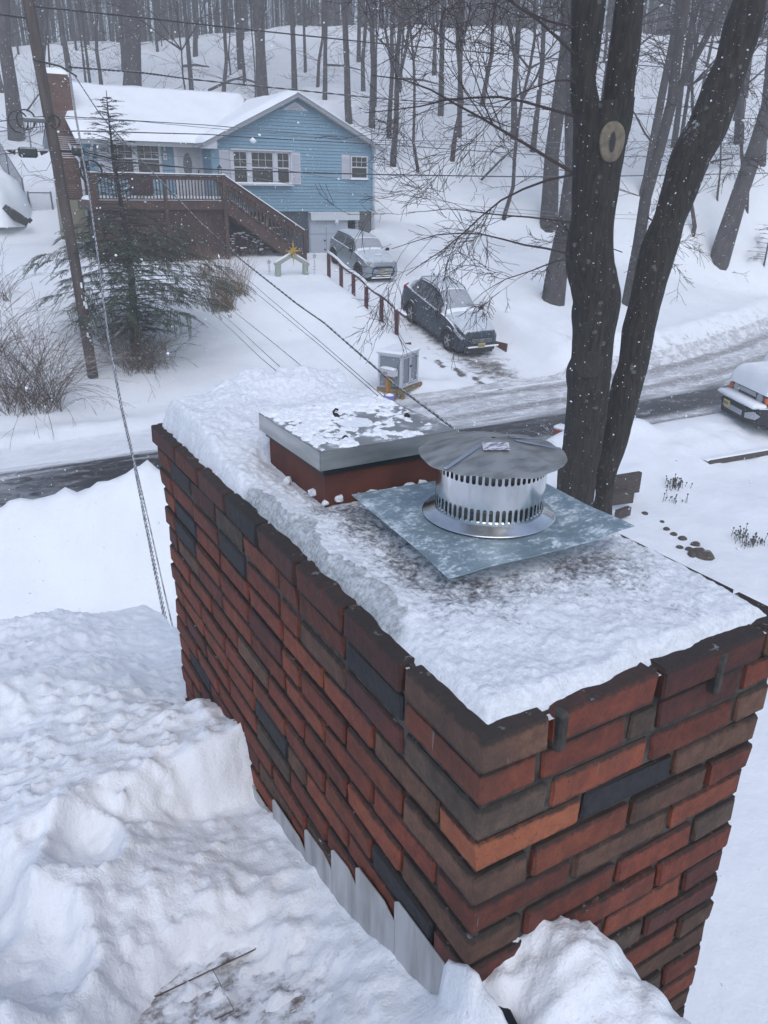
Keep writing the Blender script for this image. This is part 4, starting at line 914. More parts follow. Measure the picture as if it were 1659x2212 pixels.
M['plate'] = mat('plate_yellow', (.50, .42, .20), .5); M['ink'] = mat('plate_ink', (.08, .07, .04), .6); M['clad'] = mat('black_cladding', (.022, .024, .028), .7, dust=(.55, .9, 14, .7))
M['frost'] = mat('snowed_glass', (.30, .32, .36), .7, col2=(.36, .38, .41), nscale=3); M['frost_side'] = mat('frosted_side_glass', (.035, .04, .045), .35, col2=(.20, .21, .225), nscale=14, namt=(.42, .70))
M['lens'] = mat('lamp_lens', (.34, .36, .39), .15); M['red_lens'] = mat('red_lens', (.28, .022, .022), .2); M['amber'] = mat('amber_lens', (.62, .12, .015), .3)
class Car:
    def __init__(s, root, L, keys, paint, wheel, frost=None):
        s.r = root; s.L = L; s.k = np.array(keys, float); s.paint = paint; s.w = wheel
    def prm(s, y): return [catm(s.k[:, 0], s.k[:, i], y) for i in range(1, 8)]
    def pt(s, y, q):
        """q: 0 sill .. .30 waist .. .45 shoulder .. .75 roof rail .. 1 centre line"""
        zb, zs, zr, zt, wm, ws, wr = s.prm(y); q = np.asarray(q, float)
        S_ = np.array([0, .06, .28, .45, .49, .75, .86, 1.])
        X = np.stack([wm*.96+0*zb, wm*.995, wm*1.0, ws, ws*.975, wr, wr*.62, 0*wr], -1); Z = np.stack([zb, zb+.05, zb+.52*(zs-zb), zs, zs+.03*(zr-zs), zr, zr+.8*(zt-zr), zt], -1)
        return X, Z, S_
    def surf(s, y, q, side=1, off=0):
        y = np.atleast_1d(y).astype(float); q = np.atleast_1d(q).astype(float); Y_, Q_ = np.meshgrid(y, q, indexing='ij')
        def ev(Yv):
            X, Z, S_ = s.pt(Yv, 0); out = np.zeros(Yv.shape+(3,))
            for i in np.ndindex(Yv.shape):
                out[i] = (side*np.interp(Q_[i], S_, X[i]), Yv[i], np.interp(Q_[i], S_, Z[i]))
            return out
        P = ev(Y_)
        if off:
            n = np.cross(np.gradient(P, axis=0), np.gradient(P, axis=1)); n /= np.linalg.norm(n, axis=-1, keepdims=True)+1e-9
            n = np.where((n[..., 0:1]*side+.3*n[..., 2:3]) > 0, n, -n) if q.min() < .7 else np.where(n[..., 2:3] > 0, n, -n)
            P = P+n*off
        return P
    def build(s, arch_r, axles, wr, tw=.21, clad=True):
        L = s.L; e = 1e-3; ys = np.concatenate([np.linspace(-L/2, -L/2+.2, 6)[:-1], np.linspace(-L/2+.2, L/2-.2, 84), np.linspace(L/2-.2, L/2, 6)[1:]])
        qs = np.concatenate([np.linspace(0, .45, 15), np.linspace(.49, .75, 6), np.linspace(.8, 1, 5)])
        f = MB()
        for sd in (1, -1):
            P = s.surf(ys, qs, sd); a, b = P.shape[:2]; fs = []
            for i in range(a-1):
                for j in range(b-1):
                    c = P[i:i+2, j:j+2].reshape(-1, 3).mean(0)
                    if any(math.hypot(c[1]-ya, c[2]-wr) < arch_r and qs[j] < .44 for ya in axles): continue
                    q = (i*b+j, i*b+j+1, (i+1)*b+j+1, (i+1)*b+j); fs.append(q if sd < 0 else q[::-1])
            f.add(P.reshape(-1, 3).tolist(), fs)
        for y_ in (-L/2, L/2):
            P = s.surf([y_], qs, 1)[0]; Q = s.surf([y_], qs, -1)[0]; poly = [tuple(v) for v in P]+[tuple(v) for v in Q[::-1][1:]]
            f.add(poly, [tuple(range(len(poly)))])
        s.body = part('body', f, s.paint, s.r, smooth='auto')
        zb = s.k[:, 1].min(); W_ = s.k[:, 5].max()
        f = MB(); f.box((0, 0, zb+.12), (2*W_*.72, L*.9, .3)); 
        for ya in axles: f.box((0, ya, wr+.02), (2*W_*.70, arch_r*2+.1, arch_r*1.7))
        part('underbody', f, M['dark'], s.r)
        for ya in axles:
            for sd in (1, -1):
                Wy = float(s.prm(np.array(ya))[4])
                if clad:
                    f = MB(); pts = []
                    for t in np.linspace(-.12, PI+.12, 17): pts.append((sd*(Wy*1.0), ya+arch_r*math.cos(t), wr+arch_r*math.sin(t)))
                    pts = [p for p in pts if p[2] > zb-.02]
                    n = len(pts); vs = []
                    for p in pts:
                        dy, dz = p[1]-ya, p[2]-wr; m_ = math.hypot(dy, dz)
                        for rr_, xo in ((-.025, -.06), (-.025, .02), (.045, .016), (.05, -.02)): vs.append((p[0]+sd*xo, p[1]+dy/m_*rr_, p[2]+dz/m_*rr_))
                    f.add(vs, [(i*4+j, i*4+(j+1) % 4, (i+1)*4+(j+1) % 4, (i+1)*4+j) for i in range(n-1) for j in range(4)]); part('wheel_arch', f, M['clad'], s.r, smooth='auto')
                x = sd*(Wy-.03); f = MB(); h = tw/2
                f.lathe((x-sd*h, ya, wr), [(wr*.66, -h), (wr*.93, -h), (wr, -h+.03), (wr, h-.03), (wr*.93, h), (wr*.68, h), (wr*.64, h-.02)], 28, 'X'); ty = part('wheel', f, M['tyre'], s.r, smooth='auto')
                f = MB(); xr = x-sd*h+sd*(h-.03); f.lathe((xr, ya, wr), [(wr*.67, 0), (wr*.62, .008*sd), (wr*.60, -.03*sd)], 28, 'X'); f.lathe((xr, ya, wr), [(.055, .0), (.05, .02*sd), (0, .022*sd)], 12, 'X')
                for k in range(5):
                    for dt in (-.13, .13):
                        a0 = 2*PI*k/5+.3; a = a0+dt
                        p0 = Vector((xr, ya+.045*math.cos(a0), wr+.045*math.sin(a0))); p1 = Vector((xr+sd*.004, ya+wr*.63*math.cos(a), wr+wr*.63*math.sin(a))); f.tube([p0, p1], [.016, .013], 4)
                part('rim', f, s.w, ty, smooth='auto')
                f = MB(); f.lathe((xr-sd*.035, ya, wr), [(wr*.66, 0), (0, 0)], 20, 'X'); part('brake_shadow', f, M['dark'], ty)
    def patch(s, y0, y1, q0, q1, name, m, off=.006, sides=(1, -1), ny=14, nq=8, shape=None, parent=None):
        for sd in sides:
            ys, qs = np.linspace(y0, y1, ny), np.linspace(q0, q1, nq); P = s.surf(ys, qs, sd, off)
            if shape is not None:
                for i in range(ny):
                    for j in range(nq):
                        yy = shape(ys[i], qs[j]); P[i, j] = s.surf([yy[0]], [yy[1]], sd)[0, 0]+np.array([sd*off, 0, off*.3])
            part(name, MB().grid(P), m, parent or s.r, smooth=True)
    def screen(s, y0, y1, q, name, m, off=.006):
        ys = np.linspace(y0, y1, 10); f = MB(); qs = np.linspace(q, 1, 7)
        P = s.surf(ys, qs, 1, off); Q = s.surf(ys, qs, -1, off); f.grid(np.concatenate([P, Q[:, ::-1][:, 1:]], 1)); return part(name, f, m, s.r, smooth=True)
def plate(root, c, nrm=-1, txt=6):
    f = MB(); f.box(c, (.31, .014, .16), bev=.004); p = part('number_plate', f, M['plate'], root); g_ = MB(); r = random.Random(5)
    for i in range(txt):
        x = c[0]-.115+i*.046+(.008 if i > 2 else 0)
        for (dx, dz, w, h) in ((-.012, 0, .007, .07), (.012, 0, .007, .07), (0, .03, .024, .008), (0, r.choice((-.03, 0)), .024, .008)): g_.box((x+dx, c[1]-.009, c[2]+dz), (w, .003, h))
    part('plate_characters', g_, M['ink'], p)
def wiper(root, a, b):
    f = MB(); f.tube([a, b], [.012, .008], 5); part('wiper', f, M['dark'], root)
# --- dark crossover, nose down the drive
slope = math.atan((2.0-.45)/6.3)
dc = thing('parked_car', 'dark blue-grey crossover parked nose-down on the steep drive, thin snow on its windscreen', 'car', (14.74, 21.4, .86), 0, 'cars on the driveway', rx=slope)
dpaint = mat('dark_car_paint', (.028, .042, .058), .3, .3, col2=(.035, .05, .066), nscale=2, dust=(.42, .80, 9, .45))
#  y, zbottom, shoulder, rail, top, w mid, w shoulder, w rail
dc.scale = (.86, .85, .97)
K = [(-2.24, .30, .62, .74, .77, .62, .60, .45), (-2.15, .24, .66, .84, .88, .76, .72, .55), (-1.95, .22, .72, .92, .97, .86, .80, .64), (-1.4, .22, .90, 1.02, 1.07, .90, .84, .70), (-.92, .22, .98, 1.08, 1.13, .90, .85, .72),
     (-.62, .22, 1.00, 1.18, 1.24, .90, .855, .66), (.02, .22, 1.02, 1.50, 1.57, .90, .86, .60), (.5, .22, 1.04, 1.56, 1.625, .90, .86, .60), (1.2, .22, 1.07, 1.52, 1.60, .90, .86, .59), (1.65, .24, 1.10, 1.42, 1.52, .895, .85, .57), (2.02, .28, 1.10, 1.24, 1.34, .86, .80, .55), (2.20, .34, 1.02, 1.08, 1.12, .80, .76, .55), (2.24, .40, .95, .98, 1.0, .76, .72, .5)]
c = Car(dc, 4.48, K, dpaint, M['rim']); c.build(.40, (-1.36, 1.31), .345)
c.screen(-.74, -.02, .755, 'windshield', M['frost'])
for (a_, b_) in ((-.25, .34), (.42, 1.10), (1.18, 1.58)):
    def shp(y, q, a_=a_, b_=b_):
        t = (q-.5)/.22; lo = a_-(0 if a_ > -.2 else .45*(1-t)); hi = b_-(0 if b_ < 1.2 else .18*t)
        if a_ > 1.1: lo = a_+.0
        u_ = (y-a_)/(b_-a_); return lo+(hi-lo)*u_, q
    c.patch(a_, b_, .505, .715, 'side_window', M['frost_side'], shape=shp)
f = MB()
for sd in (1, -1):
    P = c.surf(np.linspace(-.7, 1.62, 22), [.492, .50], sd, .012); f.grid(P)
part('window_trim', f, M['lens'], dc)
for sd in (1, -1):
    f = MB(); pts = [Vector(c.surf([y], [.76], sd)[0, 0])+Vector((0, 0, .045 if 0 < i < 8 else .0)) for i, y in enumerate(np.linspace(.0, 1.45, 9))]; f.tube(pts, .018, 6); part('roof_rail', f, M['clad'], dc, smooth=True)
    f = MB(); f.box((sd*.99, -.58, 1.06), (.20, .11, .13), bev=.035); f.box((sd*.88, -.57, 1.02), (.10, .05, .04)); part('mirror', f, dpaint, dc, smooth='auto')
    f = MB(); P = c.surf(np.linspace(-2.12, -1.62, 9), np.linspace(.40, .47, 4), sd, .012); P[:, :, 2] += .0; f.grid(P); part('headlight', f, M['lens'], dc, smooth=True)
    f = MB(); P = c.surf(np.linspace(1.95, 2.18, 6), np.linspace(.40, .60, 5), sd, .014); f.grid(P); part('tail_light', f, M['red_lens'], dc, smooth=True)
    f = MB(); P = c.surf(np.linspace(-1.0, 1.0, 14), np.linspace(0, .07, 3), sd, .014); f.grid(P); part('sill', f, M['clad'], dc, smooth=True)
    for y_ in (.22, 1.0):
        p_ = c.surf([y_], [.37], sd)[0, 0]; f = MB(); f.box((p_[0]+sd*.015, y_, p_[2]), (.03, .2, .03), bev=.008); part('door_handle', f, dpaint, dc)
    f = MB()
    for y_ in (-.32, .38, 1.12):
        P = c.surf([y_-.004, y_+.004], np.linspace(.04, .45, 9), sd, .003); f.grid(P)
    part('door_gap', f, M['dark'], dc)
f = MB(); f.box((0, -2.245, .60), (.98, .04, .20), bev=.02); gr_ = part('grille', f, M['dark'], dc)
f = MB()
for z_ in (.53, .57, .61, .65): f.box((0, -2.272, z_), (.92, .012, .012))
part('grille_bar', f, M['clad'], gr_)
f = MB(); f.lathe((0, -2.285, .61), [(.075, 0), (.085, .008), (.095, 0)], 20, 'Y'); 
for (x_, z_) in ((-.03, .01), (-.005, .02), (0, -.01), (.03, -.012), (.04, .012)): f.box((x_, -2.286, .61+z_), (.014, .004, .014))
for i, v in enumerate(f.v): f.v[i] = (v[0], v[1], .61+(v[2]-.61)*.55) if i < 60 else v
part('badge', f, M['rim'], gr_)
f = MB(); f.box((0, -2.24, .33), (1.3, .10, .16), bev=.03); f.box((0, -2.20, .22), (1.2, .10, .08)); bp = part('bumper', f, M['clad'], dc)
f = MB(); f.box((.12, -2.28, .40), (1.35, .05, .05), bev=.012); part('bumper_snow', f, M['snow_plain'], bp)
for sd in (1, -1): f = MB(); f.box((sd*.66, -2.15, .42), (.16, .14, .16), bev=.03); part('fog_lamp_pocket', f, M['clad'], dc)
plate(dc, (0.0, -2.31, .45)); wiper(dc, (-.55, -.80, 1.13), (.15, -.72, 1.20)); wiper(dc, (.05, -.82, 1.14), (.62, -.73, 1.19))
f = MB(); f.prism([(1.25, 1.60), (1.45, 1.59), (1.43, 1.68)], -.015, .015, 'YZ'); part('antenna', f, M['clad'], dc)
f = MB(); f.grid(np.concatenate([c.surf(np.linspace(-2.1, -.95, 24), np.linspace(.62, 1, 8), 1, .012), c.surf(np.linspace(-2.1, -.95, 24), np.linspace(.62, 1, 8), -1, .012)[:, ::-1][:, 1:]], 1)); HS = f; f = MB(); f.grid(np.concatenate([c.surf(np.linspace(.06, 1.6, 24), np.linspace(.80, 1, 6), 1, .014), c.surf(np.linspace(.06, 1.6, 24), np.linspace(.80, 1, 6), -1, .014)[:, ::-1][:, 1:]], 1))
thin = mat('thin_car_snow', (.50, .54, .59), .8, col2=(.58, .62, .66), nscale=5)
part('hood_snow', HS, thin, dc, smooth=True); part('roof_snow', f, thin, dc, smooth=True)
# --- small silver hatchback
slope2 = math.atan(.75/4)
mc = thing('parked_hatchback', 'small silver round-eyed hatchback dusted with snow in front of the garage door', 'car', (14.98, 27.6, 2.29), 0, 'cars on the driveway', rx=slope2)
mpaint = mat('silver_car_paint', (.27, .31, .34), .32, .35, col2=(.24, .28, .31), nscale=2, dust=(.45, .85, 8, .5))
mc.scale = (.84, .84, .90)
K = [(-1.92, .28, .62, .70, .72, .66, .62, .5), (-1.84, .22, .70, .80, .83, .78, .72, .56), (-1.65, .20, .78, .90, .94, .84, .78, .62), (-1.1, .20, .90, .99, 1.03, .865, .80, .66), (-.72, .20, .95, 1.04, 1.08, .865, .81, .68),
     (-.5, .20, .97, 1.14, 1.20, .865, .815, .665), (-.12, .20, .98, 1.36, 1.41, .865, .82, .625), (.3, .20, .99, 1.40, 1.455, .865, .82, .62), (1.1, .20, 1.0, 1.36, 1.43, .865, .82, .60), (1.6, .22, 1.0, 1.30, 1.39, .85, .80, .57), (1.82, .26, .98, 1.08, 1.14, .81, .76, .56), (1.92, .34, .88, .93, .96, .74, .70, .5)]
c = Car(mc, 3.84, K, mpaint, M['rim_dark']); c.build(.36, (-1.17, 1.30), .31, .20)
c.screen(-.60, -.14, .745, 'windshield', M['frost'])
c.patch(-.42, .48, .505, .72, 'side_window', M['frost_side'], shape=lambda y, q: (y-(.20*(.72-q)/.215 if y < -.1 else 0), q)); c.patch(.54, 1.55, .505, .72, 'side_window', M['frost_side'], shape=lambda y, q: (y, q))
for sd in (1, -1):
    f = MB(); f.grid(c.surf(np.linspace(-.1, 1.62, 16), [.73, .765], sd, .012)); part('roof_gutter', f, M['dark'], mc)
    cx = sd*.60; f = MB(); f.lathe((cx, -1.80, .73), [(.0, -.03), (.06, -.035), (.085, -.02)], 20, 'Y'); hl = part('headlight', f, mat('headlamp_dark', (.16, .18, .20), .15), mc, smooth=True)
    f = MB(); f.lathe((cx, -1.80, .73), [(.085, -.025), (.105, -.035), (.118, 0), (.11, .1)], 20, 'Y'); part('ring', f, M['rim'], hl, smooth=True)
    f = MB(); f.box((sd*.94, -.52, 1.02), (.18, .12, .12), bev=.035); f.box((sd*.85, -.5, .97), (.08, .05, .05)); part('mirror', f, M['dark'], mc, smooth='auto')
    f = MB(); P = c.surf(np.linspace(-.82, .92, 12), np.linspace(0, .05, 3), sd, .012); f.grid(P); part('sill', f, M['clad'], mc, smooth=True)
    f = MB(); 
    for y_ in (-.62, .52): f.grid(c.surf([y_-.004, y_+.004], np.linspace(.04, .45, 9), sd, .003))
    part('door_gap', f, M['dark'], mc)
    p_ = c.surf([.38], [.37], sd)[0, 0]; f = MB(); f.box((p_[0]+sd*.015, .38, p_[2]), (.03, .16, .03), bev=.008); part('door_handle', f, M['rim'], mc)
    f = MB(); P = c.surf(np.linspace(1.80, 1.90, 4), np.linspace(.3, .46, 4), sd, .014); f.grid(P); part('tail_light', f, M['red_lens'], mc)
def ring(pts, y, w, name, m, root):
    f = MB(); f.tube([(x, y, z) for x, z in pts+pts[:1]], w, 6); return part(name, f, m, root, smooth=True)
hexp = [(-.50, .33), (-.56, .45), (-.50, .60), (-.38, .655), (.38, .655), (.50, .60), (.56, .45), (.50, .33), (.38, .27), (-.38, .27)]
ring(hexp, -1.935, .026, 'grille_frame', M['dark'], mc)
f = MB(); f.prism([(-.45, .60), (.45, .60), (.40, .65), (-.40, .65)], -1.94, -1.90); f.prism([(-.42, .30), (.42, .30), (.46, .36), (-.46, .36)], -1.94, -1.90); part('grille', f, M['dark'], mc)
f = MB(); f.box((0, -1.93, .485), (.96, .03, .21), bev=.012); part('bumper_panel', f, mpaint, mc)
f = MB(); f.box((0, -1.925, .235), (1.15, .06, .06), bev=.015); f.box((0, -1.93, .31), (.85, .03, .05), bev=.01); part('bumper_snow', f, M['snow_plain'], mc)
plate(mc, (.02, -1.955, .47), txt=5); wiper(mc, (-.1, -.70, 1.08), (-.16, -.86, 1.28)); wiper(mc, (.45, -.66, 1.06), (.98, -.74, 1.27))
f = MB(); f.box((0, -1.35, 1.0), (.34, .14, .05), bev=.02, rx=.16); part('hood_scoop', f, mpaint, mc)
f = MB(); f.tube([(0, 1.25, 1.40), (0, 1.30, 1.74)], .008, 4); part('antenna', f, M['dark'], mc)
for (a_, b_, q_) in ((-1.78, -.75, .66), (-.05, 1.62, .775)):
    f = MB(); f.grid(np.concatenate([c.surf(np.linspace(a_, b_, 24), np.linspace(q_, 1, 8), 1, .014), c.surf(np.linspace(a_, b_, 24), np.linspace(q_, 1, 8), -1, .014)[:, ::-1][:, 1:]], 1)); part('hood_snow' if a_ < -1 else 'roof_snow', f, thin, mc, smooth=True)
# --- snow-buried SUV at the right edge of the picture
sdir = math.atan2(.43, -.90)                                # where its nose points
sv = thing('buried_car', 'boxy car with orange corner lamps buried under deep snow at the right edge', 'car', (19.05, 10.95, -.18), sdir+PI/2)
sp = mat('suv_paint', (.03, .032, .045), .4); f = MB(); f.box((0, .25, .80), (1.84, 4.1, .62), bev=.08); f.box((0, .75, 1.35), (1.66, 2.7, .62), bev=.10); part('body', f, sp, sv, smooth='auto')
for ya in (-1.30, 1.45):
    for sd in (1, -1):
        f = MB(); f.lathe((sd*.84, ya, .38), [(.22, -.12), (.36, -.12), (.40, -.08), (.40, .08), (.36, .12), (.22, .12)], 24, 'X'); w_ = part('wheel', f, M['tyre'], sv, smooth='auto'); f = MB(); f.lathe((sd*.90, ya, .38), [(.23, 0), (.1, .01), (0, .02)], 20, 'X'); part('rim', f, M['rim_dark'], w_)
f = MB(); f.prism([(-.96, -1.75), (-.90, -2.12), (-.55, -2.30), (.55, -2.30), (.90, -2.12), (.96, -1.75)], .34, .72, 'XY'); bp = part('bumper', f, mat('suv_bumper', (.014, .017, .022), .6, bump=(40, .2, .01), dust=(.5, .8, 8, .4)), sv)
f = MB(); f.box((.02, -2.305, .52), (.86, .03, .13), bev=.01); part('bumper_insert', f, M['lens'], bp)
for sd in (1, -1):
    f = MB(); f.add([(sd*.60, -2.29, .45), (sd*.86, -2.16, .45), (sd*.93, -2.08, .55), (sd*.80, -2.20, .64), (sd*.60, -2.30, .57)], [(0, 1, 2, 3, 4)]); 
    f.v = [(x, y-.012, z) for x, y, z in f.v]; part('fog_lamp', f, M['lens'], sv)
    f = MB(); f.lathe((sd*.56, -1.96, .90), [(0, -.035), (.07, -.04), (.10, -.03), (.125, -.035), (.13, .0)], 20, 'Y'); part('headlight', f, M['lens'], sv, smooth=True)
    f = MB(); f.box((sd*.80, -1.90, .91), (.26, .16, .15), bev=.03, rz=-sd*.35); part('corner_lamp', f, M['amber'], sv, smooth='auto')
f = MB(); f.box((0, -1.90, .90), (1.70, .14, .26), bev=.03); fa = part('front_panel', f, mat('suv_front', (.05, .035, .045), .5), sv)
f = MB(); f.box((-.02, -1.985, .95), (.80, .03, .11), bev=.01); part('grille_bar', f, M['lens'], fa)
plate(sv, (-.28, -2.325, .58), txt=5)
f = MB(); f.box((0, -2.12, .77), (1.80, .40, .12), bev=.055); f.grid(snow_slab((-.92, -2.02, 1.03), (.92, -2.02, 1.03), (.92, -.9, 1.12), (-.92, -.9, 1.12), .48, seed=31, edge=.30))
P = snow_slab((-.98, -1.35, 1.10), (.98, -1.35, 1.10), (.98, 2.3, 1.10), (-.98, 2.3, 1.10), 1.2, seed=33, edge=1.0); f.grid(P)
tag(part('snow', f, M['snow_plain'], None, smooth=True), 'thick pillow of snow covering the off-road car at the right edge', 'snow', kind='stuff')
o = COL.objects[-1]; o.location = sv.location; o.rotation_euler = sv.rotation_euler
# ------------------------------------------------------------ rail fence, boards, cabinet, mailbox, stable
M['maroon'] = mat('maroon_wood', (.085, .022, .025), .7); M['rustwood'] = mat('weathered_board', (.13, .055, .035), .85, col2=(.08, .04, .03), nscale=5)
fn = thing('rail_fence', 'low maroon rail on short posts, capped with snow, left of the steep driveway', 'fence', (12.95, 23.7, 1.6))
ra, rb_ = Vector((12.97, 26.45, 3.06)), Vector((12.93, 20.95, 1.60))
n = 14; pts = [ra.lerp(rb_, i/n)+Vector((0, 0, .03*math.sin(i*1.3))) for i in range(n+1)]
f = MB(); f.tube(pts, .05, 4); part('rail', f, M['maroon'], fn, world=True)
f = MB(); f.tube([p+Vector((random.uniform(-.01, .01), 0, .065+random.uniform(-.012, .012))) for p in pts], .048, 6); part('rail_snow', f, M['snow_plain'], fn, world=True, smooth=True)
for t in (.01, .19, .36, .53, .72, .90):
    p = ra.lerp(rb_, t); f = MB(); f.box((p.x, p.y, p.z-.42), (.10, .10, .80)); part('post', f, M['maroon'], fn, world=True)
p = atX(881, 750, 12.95); bs = thing('broken_post', 'short split maroon post stub poking from the snow behind the grey cabinet', 'post', (p.x, p.y, p.z-.15))
f = MB(); f.box((0, 0, .14), (.24, .05, .30), rz=.2); f.box((-.09, 0, -.05), (.07, .05, .3)); f.box((.09, 0, -.05), (.05, .05, .3)); part('stub', f, M['maroon'], bs)
a_, b_, c_ = atX(1052, 733, 15.9), atX(1095, 743, 15.95), atX(1092, 767, 15.95)
f = MB(); f.add([a_, b_, c_, a_+Vector((0, 0, -.35)), a_+Vector((.06, .03, 0)), b_+Vector((.06, .03, 0)), c_+Vector((.06, .03, 0)), a_+Vector((.06, .03, -.35))], [(0, 3, 2, 1), (4, 5, 6, 7), (0, 1, 5, 4), (1, 2, 6, 5), (2, 3, 7, 6), (3, 0, 4, 7)])
tag(part('retaining_board', f, M['rustwood'], None), 'rust-brown retaining board sticking out of the snow beside the dark car\'s front corner', 'board')
# grey resin cabinet on a timber base
zt = 1.20; N_ = atZ(867.5, 768.4, zt); Lc, Rc = atZ(824, 766.5, zt), atZ(904.4, 755.3, zt)
e1 = (Rc-N_); e2 = (Lc-N_); w1, w2 = e1.length, e2.length; e1.normalize(); e2 = Vector((-e1.y, e1.x, 0)) if e1.cross(e2).z > 0 else Vector((e1.y, -e1.x, 0))
w2 = max(.7, min(w2, 1.3)); zg = atY(867.5, 840, N_.y).z; ch = zt-zg
cb = thing('storage_cabinet', 'grey resin cabinet with white edges and a snowy lid by the foot of the drive', 'cabinet', (N_.x, N_.y, zg), math.atan2(e1.y, e1.x))
f = MB(); f.box((w1/2, w2/2, ch/2), (w1-.04, w2-.04, ch-.04)); part('carcass', f, mat('cabinet_grey', (.20, .225, .26), .6, bump=(80, .2, .004)), cb)
Wt = mat('cabinet_white', (.50, .52, .56), .5)
for x in (0.02, w1-.02):
    for y in (0.02, w2-.02): f = MB(); f.box((x, y, ch/2), (.055, .055, ch)); part('corner_post', f, Wt, cb)
f = MB(); f.box((w1/2, 0.005, ch-.03), (w1, .04, .06)); f.box((.005, w2/2, ch-.03), (.04, w2, .06)); part('top_edge', f, Wt, cb); f = MB(); f.box((w1/2, .0, .03), (w1, .03, .05)); part('sill', f, Wt, cb)
for i in range(2):
    f = MB(); x0_, x1_ = .05+i*(w1-.1)/2+.005, .05+(i+1)*(w1-.1)/2-.005
    for (cx_, cz_, dx_2, dz_2) in ((x0_+.02, ch/2, .03, ch-.14), (x1_-.02, ch/2, .03, ch-.14), ((x0_+x1_)/2, ch-.1, x1_-x0_, .03), ((x0_+x1_)/2, .09, x1_-x0_, .03)): f.box((cx_, -.008, cz_), (dx_2, .02, dz_2))
    d_ = part('door', f, Wt, cb); f = MB(); f.box((x1_-.02 if i == 0 else x0_+.02, -.03, ch*.6), (.02, .03, .05)); part('handle', f, M['dark'], d_)
f = MB(); f.box((w1/2, w2/2, ch+.012), (w1+.08, w2+.08, .035)); lid_ = part('lid', f, Wt, cb); f = MB(); f.grid(snow_slab((-.03, -.03, ch+.03), (w1+.03, -.03, ch+.03), (w1+.03, w2+.03, ch+.03), (-.03, w2+.03, ch+.03), .06, seed=5, edge=.05)); part('lid_snow', f, M['snow_plain'], lid_, smooth=True)
Tm = mat('timber_base', (.24, .17, .085), .8, col2=(.18, .12, .06), nscale=8); f = MB(); f.box((w1/2, -.03, -.07), (w1+.3, .07, .10)); f.box((-.05, w2/2, -.07), (.07, w2, .10)); f.box((.0, -.05, -.20), (.10, .10, .22)); f.box((w1+.05, -.02, -.18), (.10, .10, .16)); f.box((-.2, .05, -.16), (.35, .06, .09), rz=.3); part('timber_base', f, Tm, cb)
mp = atZ(838, 852, .12); mb_ = thing('mailbox', 'white dome-topped mailbox on an orange-stained wooden post in front of the grey cabinet', 'mailbox', mp, .25)
hM = atY(838, 810, mp.y).z-mp.z
f = MB(); f.box((0, 0, hM/2-.1), (.10, .10, hM+.2)); f.box((.02, .0, hM-.03), (.12, .42, .05)); part('post', f, mat('orange_post', (.42, .20, .03), .7, col2=(.34, .15, .025), nscale=9), mb_)
hb = []; 
for t in np.linspace(0, PI, 9): hb.append((.09*math.cos(t), .10+.09*math.sin(t)))
f = MB(); prof = [(.09, 0)]+hb+[(-.09, 0)]; prof = [(x, z+hM) for x, z in prof]; f.prism(prof, -.26, .24); bx = part('box', f, Wt, mb_, smooth='auto')
f = MB(); f.prism([(x*1.04, hM+(z-hM)*1.02) for x, z in prof], -.275, -.255); part('door', f, M['trim'], bx); f = MB(); f.box((-.094, .02, hM+.06), (.008, .16, .09)); part('number_label', f, mat('faded_label', (.42, .36, .42), .6, col2=(.35, .25, .30), nscale=25), bx)
f = MB()
for i in range(3): f.box((-.1, -.03+.05*i, hM+.06), (.004, .03, .035))
part('numbers', f, mat('label_ink', (.35, .15, .16), .7), bx)
f = MB(); f.grid(snow_slab((-.085, -.27, hM+.165), (.085, -.27, hM+.165), (.085, .24, hM+.165), (-.085, .24, hM+.165), .045, seed=8, edge=.06)); part('cap_snow', f, M['snow_plain'], bx, smooth=True)
pp = atZ(841, 867, .06); tb = thing('purple_tub', 'lilac plastic tub half buried in snow at the foot of the mailbox', 'tub', pp, .3)
f = MB(); f.lathe((0, 0, -.02), [(.10, 0), (.145, .17), (.155, .17), (.15, .19), (.13, .19), (.09, .02)], 20); part('shell', f, mat('lilac_plastic', (.20, .19, .48), .5), tb, smooth='auto')
f = MB(); f.lathe((0, 0, .14), [(.13, 0), (.10, .05), (0, .08)], 16); part('fill_snow', f, M['snow_plain'], tb, smooth=True)
# crib gable with a yellow star
sl_, sr_ = hit(600.5, 596), hit(659.5, 596); yS = (sl_.y+sr_.y)/2
sb = thing('crib_frame', 'pale green lawn nativity frame with a yellow star on top, standing in snow', 'lawn decoration', ((sl_.x+sr_.x)/2, yS, sl_.z-.05))
St = mat('crib_sage', (.30, .33, .28), .7); T = lambda x, y: atY(x, y, yS)
for x in (600.5, 659.5):
    a_, b_ = T(x, 598), T(x, 571); f = MB(); f.tube([a_, b_], .105, 12); part('post', f, St, sb, world=True, smooth='auto')
for (x0_, y0_, x1_, y1_) in ((594, 573, 628, 552), (666, 573, 631, 551)):
    a_, b_ = T(x0_, y0_), T(x1_, y1_); f = MB(); f.tube([a_, b_], [.09, .075], 4); part('beam', f, St, sb, world=True); f = MB(); f.tube([a_+Vector((0, 0, .09)), b_+Vector((0, 0, .08))], .045, 6); part('beam_snow', f, M['snow_plain'], sb, world=True, smooth=True)
s0 = T(630, 541.5); f = MB(); rs = [(.34 if k % 4 == 0 else (.22 if k % 2 == 0 else .085)) for k in range(16)]; rs[8] = .52; rs[0] = .44
pts = [(s0.x+rs[k]*math.sin(2*PI*k/16), s0.z+rs[k]*math.cos(2*PI*k/16)) for k in range(16)]
